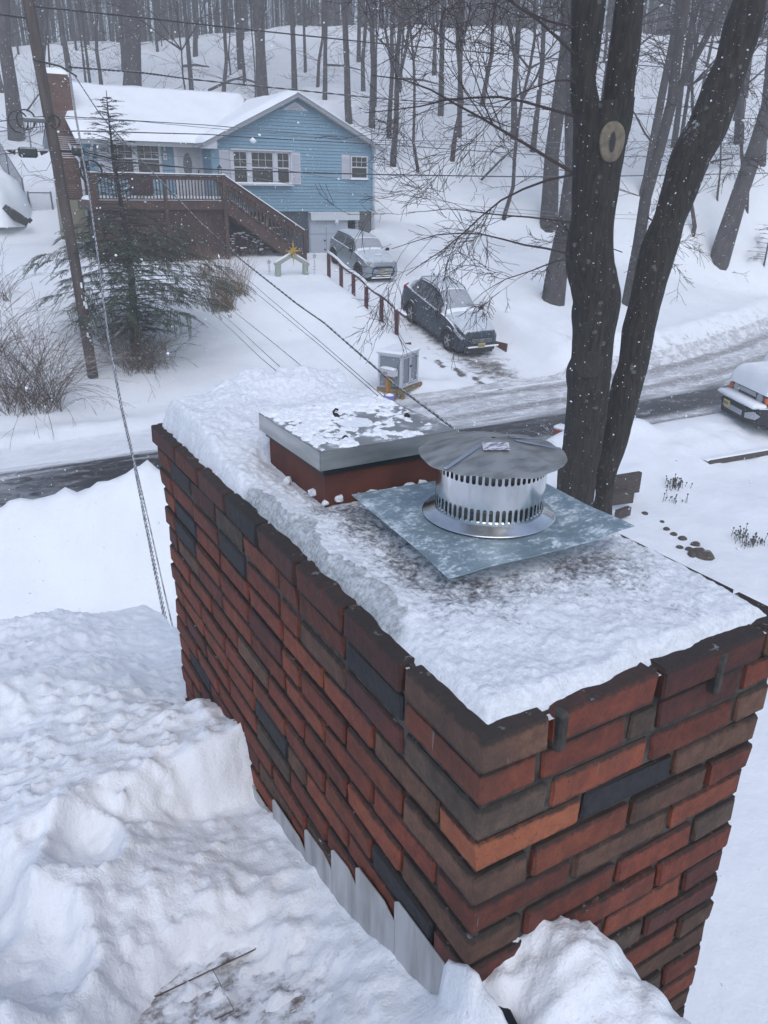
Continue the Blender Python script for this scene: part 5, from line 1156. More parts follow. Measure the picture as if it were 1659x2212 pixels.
vs = [(x, yS-.13, z) for x, z in pts]+[(s0.x, yS-.20, s0.z), (s0.x, yS-.09, s0.z)]; f.add(vs, [(16, k, (k+1) % 16) for k in range(16)]+[(17, (k+1) % 16, k) for k in range(16)]); part('star', f, mat('star_yellow', (.46, .30, .035), .5), sb, world=True)
for (x, y0_, y1_, l_) in ((582, 594, 566, 'leftmost thin wire stake with a small star beside the lawn nativity'), (680, 596, 553, 'thin wire stake light to the right of the lawn nativity')):
    a_ = hit(x, y0_); h_ = atY(x, y1_, a_.y).z-a_.z; sk = thing('stake_light', l_, 'stake light', a_, 0, 'stake lights on the lawn')
    f = MB(); f.tube([(0, 0, -.1), (0, 0, h_)], .012, 4); part('stake', f, M['trim'], sk)
    f = MB(); pts = [(.10*(1 if k % 2 == 0 else .42)*math.sin(2*PI*k/10), h_+.10*(1 if k % 2 == 0 else .42)*math.cos(2*PI*k/10)) for k in range(10)]; f.prism(pts, -.012, .012); part('star', f, M['lens'], sk)
    for i in range(4): f = MB(); f.tube([(-.06+.01*i, 0, h_*(.3+.14*i)), (.06-.01*i, 0, h_*(.3+.14*i))], .012, 4); part('bulb_row', f, M['lens'], sk)
# ------------------------------------------------------------ utility pole, boxes, wires
M['pole'] = mat('pole_wood', (.105, .085, .078), .9, col2=(.065, .052, .048), nscale=9, bump=(20, .5, .02), stretch=(1, 1, .12)); M['cable'] = mat('black_cable', (.018, .019, .022), .5, dust=(.8, 1.05, 12, .7)); M['wire'] = mat('grey_wire', (.10, .105, .12), .5, dust=(.75, 1.0, 18, .6))
PB = Vector((3.46, 20.8, float(G(3.46, 20.8))-.4)); 
pl = thing('utility_pole', 'tall weathered wooden utility pole with cable boxes left of the hemlock', 'utility pole', PB)
f = MB(); f.tube([PB, (3.38, 20.8, 3.5), (3.23, 20.8, 7), (3.03, 20.8, 11.5)], [.135, .128, .122, .118], 16); part('shaft', f, M['pole'], pl, world=True, smooth='auto')
f = MB(); r = random.Random(2)
for i in range(16): z_ = 1.55+.09*i*r.uniform(.7, 1.2); a_ = -PI/2+r.uniform(-.6, .6)-.1; f.box((3.46+.128*math.cos(a_), 20.8+.128*math.sin(a_), z_), (r.uniform(.02, .07), .02, r.uniform(.02, .12)), rz=a_+PI/2, bev=.008)
part('blown_snow', f, M['snow_plain'], pl, world=True)
V_ = lambda x, y, Y=20.6: atY(x, y, Y)
f = MB(); a_, b_ = V_(40, 332), V_(80, 326); f.box((a_+b_)/2-Vector((0, 0, .0)), ((b_-a_).length, .13, .22), rz=.0, bev=.04); cl_ = part('splice_box', f, mat('splice_black', (.02, .03, .03), .5, dust=(.6, .9, 10, .4)), pl, world=True)
for s_ in (-1, 1): f = MB(); c_ = (a_+b_)/2; f.tube([c_+Vector((s_*.26, 0, 0)), c_+Vector((s_*.42, 0, .03))], [.06, .02], 8); part('splice_tail', f, M['cable'], cl_, world=True)
f = MB(); a_, b_ = V_(155, 327), V_(182, 326); f.box((a_+b_)/2, ((b_-a_).length, .13, .20), bev=.04); part('splice_box', f, mat('splice_dark', (.018, .024, .024), .5, dust=(.6, .9, 10, .4)), pl, world=True)
f = MB(); a_ = V_(74, 259); f.box(a_, (.46, .10, .10), bev=.02); 
for i in range(7): f.tube([a_+Vector((-.2+.06*i, 0, -.05)), a_+Vector((-.2+.06*i+random.uniform(-.05, .05), 0, -.18-.1*random.random())), a_+Vector((-.3+.06*i, 0, -.25))], .012, 4)
part('terminal_box', f, mat('terminal_grey', (.12, .13, .14), .6, dust=(.5, .8, 10, .4)), pl, world=True)
f = MB(); f.box(V_(183, 358), (.18, .12, .22), bev=.01); part('junction_box', f, M['dark'], pl, world=True)
def coil(c, r, n_=3, w=.014):
    f = MB(); pts = [Vector((c.x+r*math.cos(t), c.y+.01*t, c.z+r*1.05*math.sin(t))) for t in np.linspace(0, 2*PI*n_, 24*n_)]; f.tube(pts, w, 4); return f
part('cable_coil', coil(V_(199, 372), .24), M['cable'], pl, world=True, smooth=True); part('cable_coil', coil(V_(40, 262), .20, 2), M['cable'], pl, world=True, smooth=True); part('cable_coil', coil(V_(57, 258), .19, 2), M['cable'], pl, world=True, smooth=True); part('cable_coil', coil(V_(118, 262), .12, 2), M['cable'], pl, world=True, smooth=True)
def wire(name, pts, r, m='cable', label='', sag=.0, n=24, twist=None, grp='overhead cables crossing the street'):
    pts = [Vector(p) for p in pts]; out = []
    for a, b in zip(pts[:-1], pts[1:]):
        for i in range(n):
            t = i/n; p = a.lerp(b, t); p.z -= sag*4*t*(1-t); out.append(p)
    out.append(pts[-1]); f = MB()
    if twist:
        rr_, turns = twist; L = len(out); o2 = []
        seg = 12
        fine_ = []
        for i in range(L-1):
            for j in range(seg): fine_.append(out[i].lerp(out[i+1], j/seg))
        fine_.append(out[-1]); d = (out[-1]-out[0]).normalized(); s1 = d.orthogonal().normalized(); s2 = d.cross(s1)
        for ph in (0, PI):
            f.tube([p+(s1*math.cos(ph+2*PI*turns*i/len(fine_))+s2*math.sin(ph+2*PI*turns*i/len(fine_)))*rr_ for i, p in enumerate(fine_)], r, 4, False)
    else: f.tube(out, r, 5, False)
    return tag(part(name, f, M[m], None, smooth=True), label, 'cable', grp)
def run(px, Y0_, Y1_):           # follow a line in the picture while the cable goes from one depth to another
    n_ = len(px); return [atY(x, y, Y0_+(Y1_-Y0_)*i/(n_-1)) for i, (x, y) in enumerate(px)]
wire('cable', [atY(-160, 8, 20.8), (3.16, 20.8, 8.55)], .02, label='upper cable running left from the utility pole out of the picture')
wire('cable', [atY(75, 14, 20.7), atY(298, 37, 21.1), atY(546, 65, 21.6), atY(823, 94, 22.3), atY(1240, 130, 23.8), atY(1760, 170, 27)], .018, label='highest thick cable crossing the whole picture over the wooded hill', n=4)
wire('cable', run([(150, 145), (298, 156), (412, 171), (823, 213), (1100, 232), (1240, 240), (1760, 262)], 20.7, 26), .012, twist=(.012, 45), label='twisted cable leaving the pole above the blue roof ridge to the right', n=4)
wire('cable', run([(70, 128), (130, 143), (150, 155), (166, 165)], 20.6, 20.4), .02, label='short thick loop of cable at the top of the pole', n=4)
wire('wire', run([(100, 249), (446, 270), (823, 303), (1240, 308), (1760, 300)], 20.7, 26), .011, 'wire', label='thin grey wire running across the blue house just below its eaves line', n=4)
wire('wire', run([(100, 254), (300, 262), (446, 276), (823, 308), (1240, 320), (1760, 318)], 20.9, 26.2), .007, 'wire', label='very thin wire directly below the thin grey wire over the blue gable', n=4)
wire('cable', run([(120, 283), (184, 283), (446, 290), (600, 300), (823, 312), (1240, 340), (1760, 330)], 20.7, 26), .014, label='black cable passing in front of the porch eaves and the gable', n=4)
wire('cable', run([(115, 325), (180, 327), (270, 350), (440, 365), (640, 372), (823, 377), (1070, 381), (1240, 382), (1760, 372)], 20.7, 26), .021, label='thickest black cable crossing in front of the picture window', n=4)
wire('wire', run([(190, 330), (330, 334), (480, 343), (700, 382), (900, 425), (1010, 444), (1240, 462), (1760, 470)], 20.7, 27), .008, 'wire', label='thin sagging wire, uppermost of the fan crossing the lower gable', n=4)
wire('wire', run([(190, 345), (330, 352), (480, 372), (700, 410), (900, 440), (1010, 452), (1240, 470), (1760, 482)], 20.7, 27), .008, 'wire', label='thin sagging wire, lowest of the fan crossing the lower gable', n=4)
wire('wire', run([(120, 325), (60, 328), (0, 333), (-160, 340)], 20.7, 20.6), .012, 'cable', label='black cable with a splice box running left from the pole at deck height', n=4)
wire('wire', run([(110, 322), (60, 322), (0, 325), (-160, 330)], 20.9, 20.8), .008, 'wire', label='thin wire above the splice box left of the pole', n=4)
wire('wire', run([(112, 250), (60, 254), (0, 262), (-160, 280)], 20.8, 20.7), .012, 'cable', label='black cable with the terminal box running left from the pole', n=4)
wire('wire', run([(118, 272), (60, 296), (10, 276), (-100, 250)], 20.9, 20.7), .007, 'wire', label='slack thin wire drooping to the left between the two boxes', n=8)
wire('wire', run([(115, 340), (100, 368), (62, 372), (45, 345)], 20.6, 20.6), .006, 'wire', label='hanging loop of thin wire below the splice box', n=6)
# service drops towards our side of the street
P0 = atY(158, 158, 20.6)
sd_px = [(158, 158), (215, 245), (290, 330), (430, 478), (520, 560), (640, 655), (700, 697), (850, 828), (975, 921), (1060, 990)]
Yd = [20.6, 18.6, 16.9, 14.2, 12.6, 10.4, 9.5, 7.2, 5.4, 4.4]
wire('service_drop', [atY(x, y, Y_) for (x, y), Y_ in zip(sd_px, Yd)], .0085, twist=(.006, 70), label='twisted black service cable from the pole down to behind the round vent cap', n=4, grp='service drops from the pole to our house')
for (pxs, lab) in (([(470, 548), (560, 625), (700, 745), (835, 862), (900, 918)], 'upper of two thin parallel wires ending behind the steel flue lid'), ([(462, 552), (550, 630), (690, 745), (826, 863), (880, 912)], 'lower of two thin parallel wires ending behind the steel flue lid'),
                   ([(440, 690-30), (500, 712), (560, 770), (635, 833), (680, 875)], 'lowest thin wire dropping behind the left part of the chimney snow'), ([(440, 650), (500, 695), (575, 765), (648, 830), (700, 872)], 'middle thin wire dropping behind the left part of the chimney snow'), ([(440, 625), (500, 668), (600, 748), (697, 828), (740, 862)], 'upper thin wire dropping behind the left part of the chimney snow')):
    wire('wire', [atY(x, y, Y_) for (x, y), Y_ in zip(pxs, (17.5, 13.5, 9.5, 6.6, 5.6))], .0055, 'cable', label=lab, n=4, grp='service drops from the pole to our house')
dr1 = [(150, 158), (163, 250), (190, 400), (212, 560), (232, 720), (262, 880), (290, 1000), (315, 1130), (345, 1280), (385, 1470), (400, 1560)]
dd = [20.6, 18.6, 15.4, 13.1, 11.2, 9.5, 8.3, 7.2, 6.1, 5.0, 4.55]
wire('service_drop', [atY(x, y, Y_) for (x, y), Y_ in zip(dr1, dd)], .0085, 'wire', twist=(.0095, 80), label='thick snow-flecked twisted cable falling steeply from the pole to our eaves left of the chimney', n=4, grp='service drops from the pole to our house')
wire('service_drop', [atY(x+(7 if y > 1000 else 2)+8*sst(1100, 1500, y), y, Y_) for (x, y), Y_ in zip(dr1, dd)], .006, 'cable', label='thinner cable hanging beside the thick twisted one left of the chimney', n=4, grp='service drops from the pole to our house')
# ------------------------------------------------------------ trees
def barkmat(name, c1, c2, sc=1.0, lichen=0., dust=True, grain=.5):
    m, b, p = newmat(name); v = b.obj(); vs = b.scale(v, (1, 1, .18))
    f = b.mapr(b.noise(vs, 22*sc, 7, .7), .35, .65); c = b.mix(f, c1, c2)
    if lichen:
        vo = b.vor(v, 7.5); d = b.math('ADD', vo.outputs['Distance'], b.math('MULTIPLY', b.noise(v, 20, 3), .35))
        keep = b.mapr(b.sep(vo.outputs['Color'])[0], .74, .77); f = b.math('MULTIPLY', b.math('MULTIPLY', b.mapr(d, .46, .30), keep), b.mapr(b.noise(v, 45, 5, .8), .35, .6)); c = b.mix(b.math('MULTIPLY', f, lichen), c, (.20, .23, .20))
        vo = b.vor(v, 30); keep = b.mapr(b.sep(vo.outputs['Color'])[1], .84, .87); f = b.math('MULTIPLY', b.mapr(vo.outputs['Distance'], .25, .08), keep); c = b.mix(f, c, (.30, .32, .33))
        g = b.mapr(b.noise(v, 3.0, 5, .6), .55, .7); c = b.mix(b.math('MULTIPLY', g, .5), c, (.035, .045, .032))
    if dust:
        n = b.math('ADD', b.nz(), b.math('MULTIPLY', b.math('SUBTRACT', b.noise(v, 9, 5, .75), .5), 1.0)); c = b.mix(b.mapr(n, .55, .8), c, SNOWC)
    r = b.math('MULTIPLY_ADD', b.rnd(), .3); b.n[-1].inputs[2].default_value = .85
    cc = b.new('ShaderNodeCombineColor'); [b.l.new(r, cc.inputs[i]) for i in range(3)]; c = b.mix(1.0, c, cc.outputs[0], 'MULTIPLY')
    b.inp(p, 'Base Color', c); p.inputs['Roughness'].default_value = .95
    b.l.new(b.bump(b.noise(vs, 26*sc, 6, .65), .9, .02/sc*grain*2), p.inputs['Normal']); return m
M['bark'] = barkmat('maple_bark', (.044, .036, .030), (.010, .009, .008), .8, .8, grain=1.6); M['bark_far'] = barkmat('forest_bark', (.075, .065, .064), (.038, .033, .034), .6, dust=False)
M['twig'] = barkmat('twig_bark', (.060, .042, .042), (.035, .025, .026), 1, dust=False); M['bark_thin'] = barkmat('sapling_bark', (.07, .05, .054), (.042, .03, .033), 1, dust=False)
def branch(mb, p, d, L, r, depth, rr, seg=5, droop=0., sides=4, spread=.75, kids=4, minr=.006, curl=.22):
    pts = [Vector(p)]; d = Vector(d).normalized(); dirs = [d.copy()]
    for i in range(seg):
        d = (d+Vector((rr.uniform(-1, 1), rr.uniform(-1, 1), rr.uniform(-1, 1)))*curl+Vector((0, 0, -droop))).normalized(); pts.append(pts[-1]+d*L/seg); dirs.append(d.copy())
    rad = [max(minr, r*(1-.75*i/seg)) for i in range(seg+1)]; mb.tube(pts, rad, sides, False)
    if depth <= 0: return
    for k in range(kids):
        t = rr.uniform(.25, .98); i = min(int(t*seg), seg-1); q = pts[i].lerp(pts[i+1], t*seg-i); side = dirs[i].cross(Vector((rr.uniform(-1, 1), rr.uniform(-1, 1), rr.uniform(-1, 1)))).normalized()
        nd = (dirs[i]+side*spread*rr.uniform(.7, 1.4)).normalized(); branch(mb, q, nd, L*rr.uniform(.35, .6), rad[i]*.55, depth-1, rr, max(3, seg-1), droop, 3, spread, kids, minr, curl)
# --- the two-stemmed foreground maple
MY = 8.3
tree = thing('maple_tree', 'large dark maple with twin lichen-spotted trunks just beyond the round vent cap', 'tree', (atY(1250, 1075, MY).x, MY, -.4))
def z1(x, y): return ((2000+x/1.62)*.5486, y/1.62*.5486)
def z2(x, y): return ((2100+x/1.795)*.5486, (1200+y/1.795)*.5486)
def limb(rows, conv, name, Y_=MY, ext=None, seed=1, ftop=None, lab=None):
    c = []
    for (y, a, b) in rows:
        p, q = atY(*conv(a, y) if not callable(y) else None, Y_), atY(*conv(b, y), Y_); m_ = (p+q)/2; dpt = (m_-Vector((0, 0, CZ))).dot(Vector(CM[2])); A_, B_ = conv(a, y), conv(b, y); c.append((m_, (B_[0]-A_[0])/2*dpt/FP))
    return c
def skin(c, name, parent, m, n=28, per=.05, seed=1, rough=.035, knots=(), lab=None):
    P = [q[0] for q in c]; Rr = [q[1] for q in c]; s = [0]
    for a, b in zip(P[:-1], P[1:]): s.append(s[-1]+(b-a).length)
    N = int(s[-1]/per); t = np.linspace(0, s[-1], N); X = [catm(s, [p[k] for p in P], t) for k in range(3)]; Ra = catm(s, Rr, t)
    a = np.linspace(0, 2*PI, n, endpoint=False); A, T = np.meshgrid(a, t); r = Ra[:, None]*(1+rough*fbm(A*5/PI+seed*7, T*2.2, 3, seed)*1.3+rough*.8*fbm(np.cos(A)*3+9, T*5+np.sin(A)*3, 4, seed+4))
    C = np.stack(X, -1); d = np.gradient(C, axis=0); d /= np.linalg.norm(d, axis=1, keepdims=True); u_ = np.cross(d, np.array([0, 1., 0])); u_ /= np.linalg.norm(u_, axis=1, keepdims=True); w_ = np.cross(u_, d)
    P_ = C[:, None, :]+r[..., None]*(np.cos(A)[..., None]*u_[:, None, :]+np.sin(A)[..., None]*w_[:, None, :])
    f = MB(); f.grid(np.concatenate([P_, P_[:, :1]], 1)); return part(name, f, m, parent, world=True, smooth=True, label=lab)
main = limb([(2100, 410, 690), (1950, 412, 712), (1800, 395, 698), (1700, 372, 672), (1550, 373, 666), (1400, 403, 676), (1200, 407, 700), (1050, 410, 722), (900, 412, 750), (760, 412, 785), (640, 405, 800)], z1, 'trunk')[1:]
low = limb([(1300, 165, 430), (1200, 170, 440), (1000, 205, 480), (800, 225, 510), (600, 240, 530), (480, 230, 545), (380, 265, 550), (200, 275, 570), (60, 270, 600)], z2, 'trunk')
b0 = low[0][0]; foot = [(Vector((b0.x-.12, MY, -.9)), low[0][1]*1.55), (Vector((b0.x-.08, MY, -.3)), low[0][1]*1.30), (Vector((b0.x-.03, MY, .25)), low[0][1]*1.08)]
foot = [q for q in foot if q[0].z < b0.z-.15]
trunk = skin(foot+low+main, 'trunk', tree, M['bark'], 32, .05, 3)
def ext(c, dz, k): d = (c[-1][0]-c[-3][0]).normalized(); return c+[(c[-1][0]+d*dz*i, c[-1][1]*(1-k*i)) for i in (1, 2, 3)]
ls = limb([(860, 430, 600), (720, 412, 590), (500, 400, 560), (300, 400, 590), (150, 402, 605), (0, 405, 625)], z1, ''); skin(ext(ls, .9, .12), 'trunk', tree, M['bark'], 24, .06, 5, lab='left upper stem of the fork')
rs_ = limb([(900, 590, 748), (720, 590, 790), (500, 625, 810), (300, 650, 840), (150, 670, 852), (0, 690, 865)], z1, ''); skin(ext(rs_, .9, .12), 'trunk', tree, M['bark'], 24, .06, 6, lab='right upper stem of the fork')
rl = limb([(1350, 440, 562), (1200, 430, 582), (1000, 468, 650), (800, 500, 705), (600, 545, 760), (400, 605, 812), (200, 625, 850), (60, 660, 880)], z2, '')
ru = limb([(1900, 780, 982), (1800, 800, 1008), (1600, 845, 1070), (1400, 928, 1130), (1200, 985, 1210), (1000, 1042, 1290), (800, 1150, 1400), (600, 1230, 1470), (400, 1320, 1532), (200, 1370, 1600), (0, 1440, 1645)], z1, '')
b1 = rl[0][0]; foot = [(Vector((b1.x-.25, MY, -.9)), .40), (Vector((b1.x-.12, MY, -.2)), .34)]
skin(ext(foot+rl+ru, 1.2, .08), 'trunk', tree, M['bark'], 28, .05, 9, lab='leaning right-hand trunk')
# pruning scars, laid onto the bark
from mathutils.bvhtree import BVHTree
bpy.context.view_layer.update(); tv, tf = [], []; to_ = origin(tree)
for ch in tree.children:
    if ch.name.startswith('trunk'):
        o0 = len(tv); tv += [v_.co+to_ for v_ in ch.data.vertices]; tf += [tuple(i+o0 for i in p.vertices) for p in ch.data.polygons]
bvh = BVHTree.FromPolygons(tv, tf)
def snap(p, vd, out):
    h = bvh.ray_cast(Vector(p)-vd*1.5, vd, 3.0)[0]
    return tuple((h if h is not None else Vector(p))-vd*out)
def scar(x, y, w, h, m, name, lab, rad=.30, tilt=0):
    c0 = atY(x, y, MY); vd = Vector((c0.x, c0.y, 0)).normalized(); c = c0-Vector((c0.x, c0.y, c0.z-CZ)).normalized()*rad; hu = Vector((vd.y, -vd.x, 0)); f = MB(); vs = []
    for j, (k, dy) in enumerate(((1.06, .05), (1, .0), (.86, -.012), (.40, -.012), (.26, .015), (0, .02))):
        for i in range(24): a = 2*PI*i/24; vs.append(tuple(c+hu*(w*k*math.cos(a)*(1+.05*math.sin(3*a)))+vd*(dy+.5*(w*k*math.cos(a))**2/max(rad, .1)+tilt*w*k*math.cos(a))+Vector((0, 0, h*k*math.sin(a)*(1+.06*math.cos(2*a))))))
    outs = (-.01, .022, .026, .014, .012, .012); vs = [snap(v_, vd, outs[q//24]) for q, v_ in enumerate(vs)]; f.add(vs, [(j*24+i, j*24+(i+1) % 24, (j+1)*24+(i+1) % 24, (j+1)*24+i) for j in range(5) for i in range(24)]); return part(name, f, m, tree, world=True, smooth=True, label=lab)
sc_ = scar(*z1(664, 905), .15, .24, mat('scar_wood', (.19, .155, .11), .8, col2=(.12, .10, .075), nscale=12), 'pruning_scar', 'tan oval ring of healed wood around a dark slit', .435, .58)
c0 = atY(*z1(668, 908), MY); c = c0-Vector((c0.x, c0.y, c0.z-CZ)).normalized()*.455; vd = Vector((c0.x, c0.y, 0)).normalized(); f = MB(); f.lathe((0, 0, 0), [(0, 0), (1, 0)], 16); f.v = [(c.x+x*.035*vd.y, c.y-x*.035*vd.x, c.z+y*.12) for x, y, z in f.v]; f.v = [snap(v_, vd, .03) for v_ in f.v]; part('slit', f, M['dark'], sc_, world=True)
scar(*z2(392, 435), .20, .20, barkmat('knot_bark', (.036, .030, .026), (.014, .012, .011), 2, dust=False), 'knot', 'round closed-over knot low on the left trunk', .385)
rr = random.Random(11); f = MB()
spec = [((1236, 372), (-1, .25, .32), 3.4, .060), ((1236, 378), (-1, .9, -.05), 3.0, .045), ((1232, 480), (-1, .5, .05), 2.6, .035), ((1228, 548), (-1, .4, .22), 2.9, .040), ((1226, 560), (-1, .1, -.05), 1.8, .03), ((1240, 250), (-1, .6, .3), 3.2, .05), ((1245, 120), (-1, .2, .35), 3.2, .05),
        ((1240, 60), (-1, .5, .1), 3.4, .04), ((1250, 180), (-1, -.15, .15), 2.4, .035), ((1290, 120), (.2, .6, .5), 2, .03), ((1500, 250), (.8, .6, .1), 2.2, .035), ((1400, 470), (1, .7, .0), 2.3, .03), ((1380, 560), (1, .6, .2), 1.8, .025), ((1345, 545), (-.2, .9, .3), 1.5, .02), ((1560, 110), (1, .3, .1), 2, .03), ((1590, 60), (.9, -.1, .3), 1.6, .03)]
for (px, d, L, r_) in spec: branch(f, atY(px[0], px[1], MY), d, L*.85, r_*.40, 3, rr, 8, .02, 5, .75, 5, .0032, .20)
part('branches', f, M['twig'], tree, world=True)
# --- forest prototypes
HX = []
def proto(kind, seed):
    rr = random.Random(seed); t = MB(); c = MB(); H = {0: 20, 1: 18, 2: 13, 3: 16}[kind]; r0 = {0: .17, 1: .14, 2: .06, 3: .12}[kind]
    pts = []; x = y = 0; 
    for i in range(12):
        k = i/11; pts.append(Vector((x, y, -1.0+k*H))); x += rr.uniform(-1, 1)*(.10 if kind != 2 else .16); y += rr.uniform(-1, 1)*.10
    rad = [r0*(1.28 if i == 0 else 1.08 if i == 1 else (1-.055*i)) for i in range(12)]; t.tube(pts, rad, 9, False)
    if kind in (1, 3):
        i = 3 if kind == 3 else 5; p = pts[i].copy(); q = [p]; a = rr.uniform(0, 6.28); lean = Vector((math.cos(a)*.28, math.sin(a)*.28, 1))
        for j in range(6): q.append(q[-1]+lean*1.8+Vector((rr.uniform(-.15, .15), rr.uniform(-.15, .15), 0))); lean.x *= .7; lean.y *= .7
        t.tube(q, [rad[i]*.72*(1-.1*j) for j in range(7)], 7, False)
        for j in range(1, 6): branch(c, q[j], (rr.uniform(-1, 1), rr.uniform(-1, 1), .8), rr.uniform(1.5, 3), .03, 2, rr, 4, 0, 3, .7, 4, .010)
    nlow = {0: 5, 1: 6, 2: 9, 3: 6}[kind]
    for j in range(nlow):
        z = rr.uniform(.16, .5); i = int(z*11); a = rr.uniform(0, 6.28); branch(c, pts[i], (math.cos(a), math.sin(a), rr.uniform(.1, .9)), rr.uniform(.8, 2.4), .018, 1, rr, 4, .01, 3, .8, 4, .008)
    for j in range({0: 16, 1: 12, 2: 10, 3: 12}[kind]):
        z = rr.uniform(.45, 1); i = min(int(z*11), 10); a = rr.uniform(0, 6.28); branch(c, pts[i], (math.cos(a), math.sin(a), rr.uniform(.5, 1.3)), rr.uniform(2, 4.2), .045, 2, rr, 4, 0, 3, .75, 4, .011)
    a, b = mk(t, 'trunk', True), mk(c, 'crown'); mt = M['bark_thin'] if kind == 2 else M['bark_far']; a.materials.append(mt); b.materials.append(M['twig']); return a, b
protos = {k: [proto(k, 50+10*k+s) for s in range(3)] for k in range(4)}
TG = 'bare trees of the wooded hill behind the house'
def forest_tree(loc, r, kind, label, name='tree', lean=(0, 0), rng_=None, hs=1.0, crown=True):
    tm, cm = protos[kind][rng_.randrange(3)]; r0 = {0: .17, 1: .14, 2: .06, 3: .12}[kind]
    o = thing(name, label, 'tree', loc, rng_.uniform(0, 6.28), TG); sc = r/r0; hz = hs*rng_.uniform(.9, 1.15)
    o.scale = (sc, sc, hz); o.rotation_euler = (lean[1], lean[0], o.rotation_euler.z)
    link('trunk', tm, None, o)
    if crown: cc = link('crown', cm, None, o); k = min(1.6, max(.7, 1/sc*1.0)); cc.scale = (k if sc > 1.6 else 1, k if sc > 1.6 else 1, 1)
    return o
rt_ = random.Random(21)
named = [(35, 302, 25, 0, 'broad grey tree trunk left of the utility pole, its foot in the snow', .04), (283, 215, 30, 0, 'broad straight trunk rising from behind the blue house roof ridge', 0), (569, 216, 20, 0, 'straight trunk just behind the ridge where the main roof meets the gable', 0),
    (757, 268, 12, 0, 'slim straight trunk rising just right of the gable peak', 0), (636, 205, 10, 0, 'slim trunk straight behind the gable peak', 0), (802, 276, 11, 0, 'slim trunk rising behind the right slope of the gable roof', 0), (849, 360, 11, 3, 'forked slim tree standing clear in the snow right of the gable', 0), (842, 300, 9, 3, 'forked slim tree directly behind the one right of the gable', .02),
    (905, 372, 6, 2, 'thin sapling between the forked trees and the maple branches', 0), (976, 352, 9, 2, 'thin straight tree near the middle of the open slope', 0), (992, 296, 9, 0, 'thin tree beside the middle one on the open slope, slightly higher', 0), (1036, 232, 9, 2, 'thin upright tree high on the slope right of centre', 0), (952, 250, 10, 0, 'narrow dark trunk high on the slope above the driveway', 0),
    (1192, 652, 40, 0, 'thick trunk with blown snow on its side just left of the maple', -.02), (1186, 490, 30, 0, 'thick grey trunk behind the snow-streaked one left of the maple', 0), (1360, 662, 25, 1, 'crooked grey tree seen between the maple trunks', -.05), (1553, 560, 32, 0, 'leaning grey trunk standing in snow right of the maple', -.12), (1387, 420, 16, 0, 'grey trunk seen behind the leaning maple trunk', 0),
    (1647, 352, 16, 0, 'trunk near the right edge high on the slope', -.06), (1622, 472, 7, 2, 'thin leaning sapling near the right edge', -.15), (1490, 500, 7, 2, 'thin leaning sapling right behind the leaning maple trunk', -.1), (1085, 474, 8, 2, 'sapling above the driveway bank', 0), (1150, 330, 10, 0, 'dark slim trunk left of the thick trunks', 0), (1110, 300, 12, 3, 'forked tree higher up left of the thick trunks', 0),
    (150, 152, 9, 0, 'slim trunk just above the house chimney', 0), (222, 268-60, 7, 2, 'sapling above the left end of the blue roof', 0), (415, 212, 8, 0, 'slim trunk above the middle of the snowy roof', 0), (478, 262-40, 8, 2, 'sapling behind the right half of the snowy roof', 0), (520, 150, 9, 0, 'slim trunk high behind the snowy roof', 0), (700, 215, 8, 0, 'slim trunk between the gable peak and the next tree', 0), (680, 190, 6, 2, 'thin sapling just right of the gable peak', 0), (1265, 420, 12, 2, 'dark sapling showing left of the maple fork', 0),
    (1600, 310, 15, 1, 'grey trunk behind the upper end of the leaning maple trunk', -.08), (1455, 320, 10, 0, 'grey slim trunk seen between maple stems high on the slope', 0), (5, 200, 12, 0, 'dark trunk at the left edge of the picture', 0), (95, 210, 10, 0, 'slim trunk directly left of the pole top', 0)]
pos_used = []
for (x, y, w, kind, lab, ln) in named:
    p = hit(x, y, 18); dist = math.hypot(p.x, p.y); r_ = w*dist/FP/2*1.05
    if kind == 2 or r_ < .09: kind = 2 if kind != 3 else 3
    forest_tree((p.x, p.y, p.z), r_, kind, lab, lean=(-ln*.0+(-ln), 0) if False else (-ln, 0), rng_=rt_, hs=1.0); pos_used.append((p.x, p.y))
def tree_label(kind, az, D_, r_):
    k = {0: 'stout straight tree' if r_ > .16 else 'straight medium tree' if r_ > .11 else 'slender straight tree', 1: 'tree with upper fork', 2: 'thin bare sapling' if r_ < .046 else 'stronger bare sapling', 3: 'low-forking tree'}[kind]
    s = 'left of the pole' if az < 7 else 'behind the house chimney' if az < 11 else 'behind the main snowy roof' if az < 19 else 'behind the gable' if az < 24 else 'behind the gable and hatchback' if az < 29 else 'above the driveway' if az < 40 else 'behind the maple' if az < 51 else 'right of the maple'
    h = 'low on the hill' if D_ < 58 else 'halfway up the hill' if D_ < 68 else 'near the hilltop' if D_ < 77 else 'just beyond the hilltop' if D_ < 95 else 'far beyond the hilltop'
    return k+' '+h+' '+s
cnt = 0; tries = 0
while cnt < 250 and tries < 20000:
    tries += 1; az = R(rt_.uniform(-4, 66)); D_ = 41+62*rt_.random()**.62; x, y = D_*math.sin(az), D_*math.cos(az)
    if D_ < 52 and rt_.random() < .45: continue
    if az > R(33) and D_ < 60 and rt_.random() < .3: continue
    if any((x-a)**2+(y-b)**2 < (1.1 if D_ > 60 else 2.2) for a, b in pos_used): continue
    pos_used.append((x, y)); kind = rt_.choices([0, 1, 2, 3], [38, 12, 36, 14])[0]; r_ = {0: rt_.uniform(.07, .17)+(.05 if rt_.random() < .12 else 0), 1: rt_.uniform(.08, .15), 2: rt_.uniform(.035, .06), 3: rt_.uniform(.06, .11)}[kind]
    forest_tree((x, y, float(G(x, y))), r_, kind, tree_label(kind, math.degrees(az), D_, r_), rng_=rt_, lean=(rt_.uniform(-.05, .05), rt_.uniform(-.05, .05)), hs=rt_.uniform(.85, 1.1)); cnt += 1
f = MB()
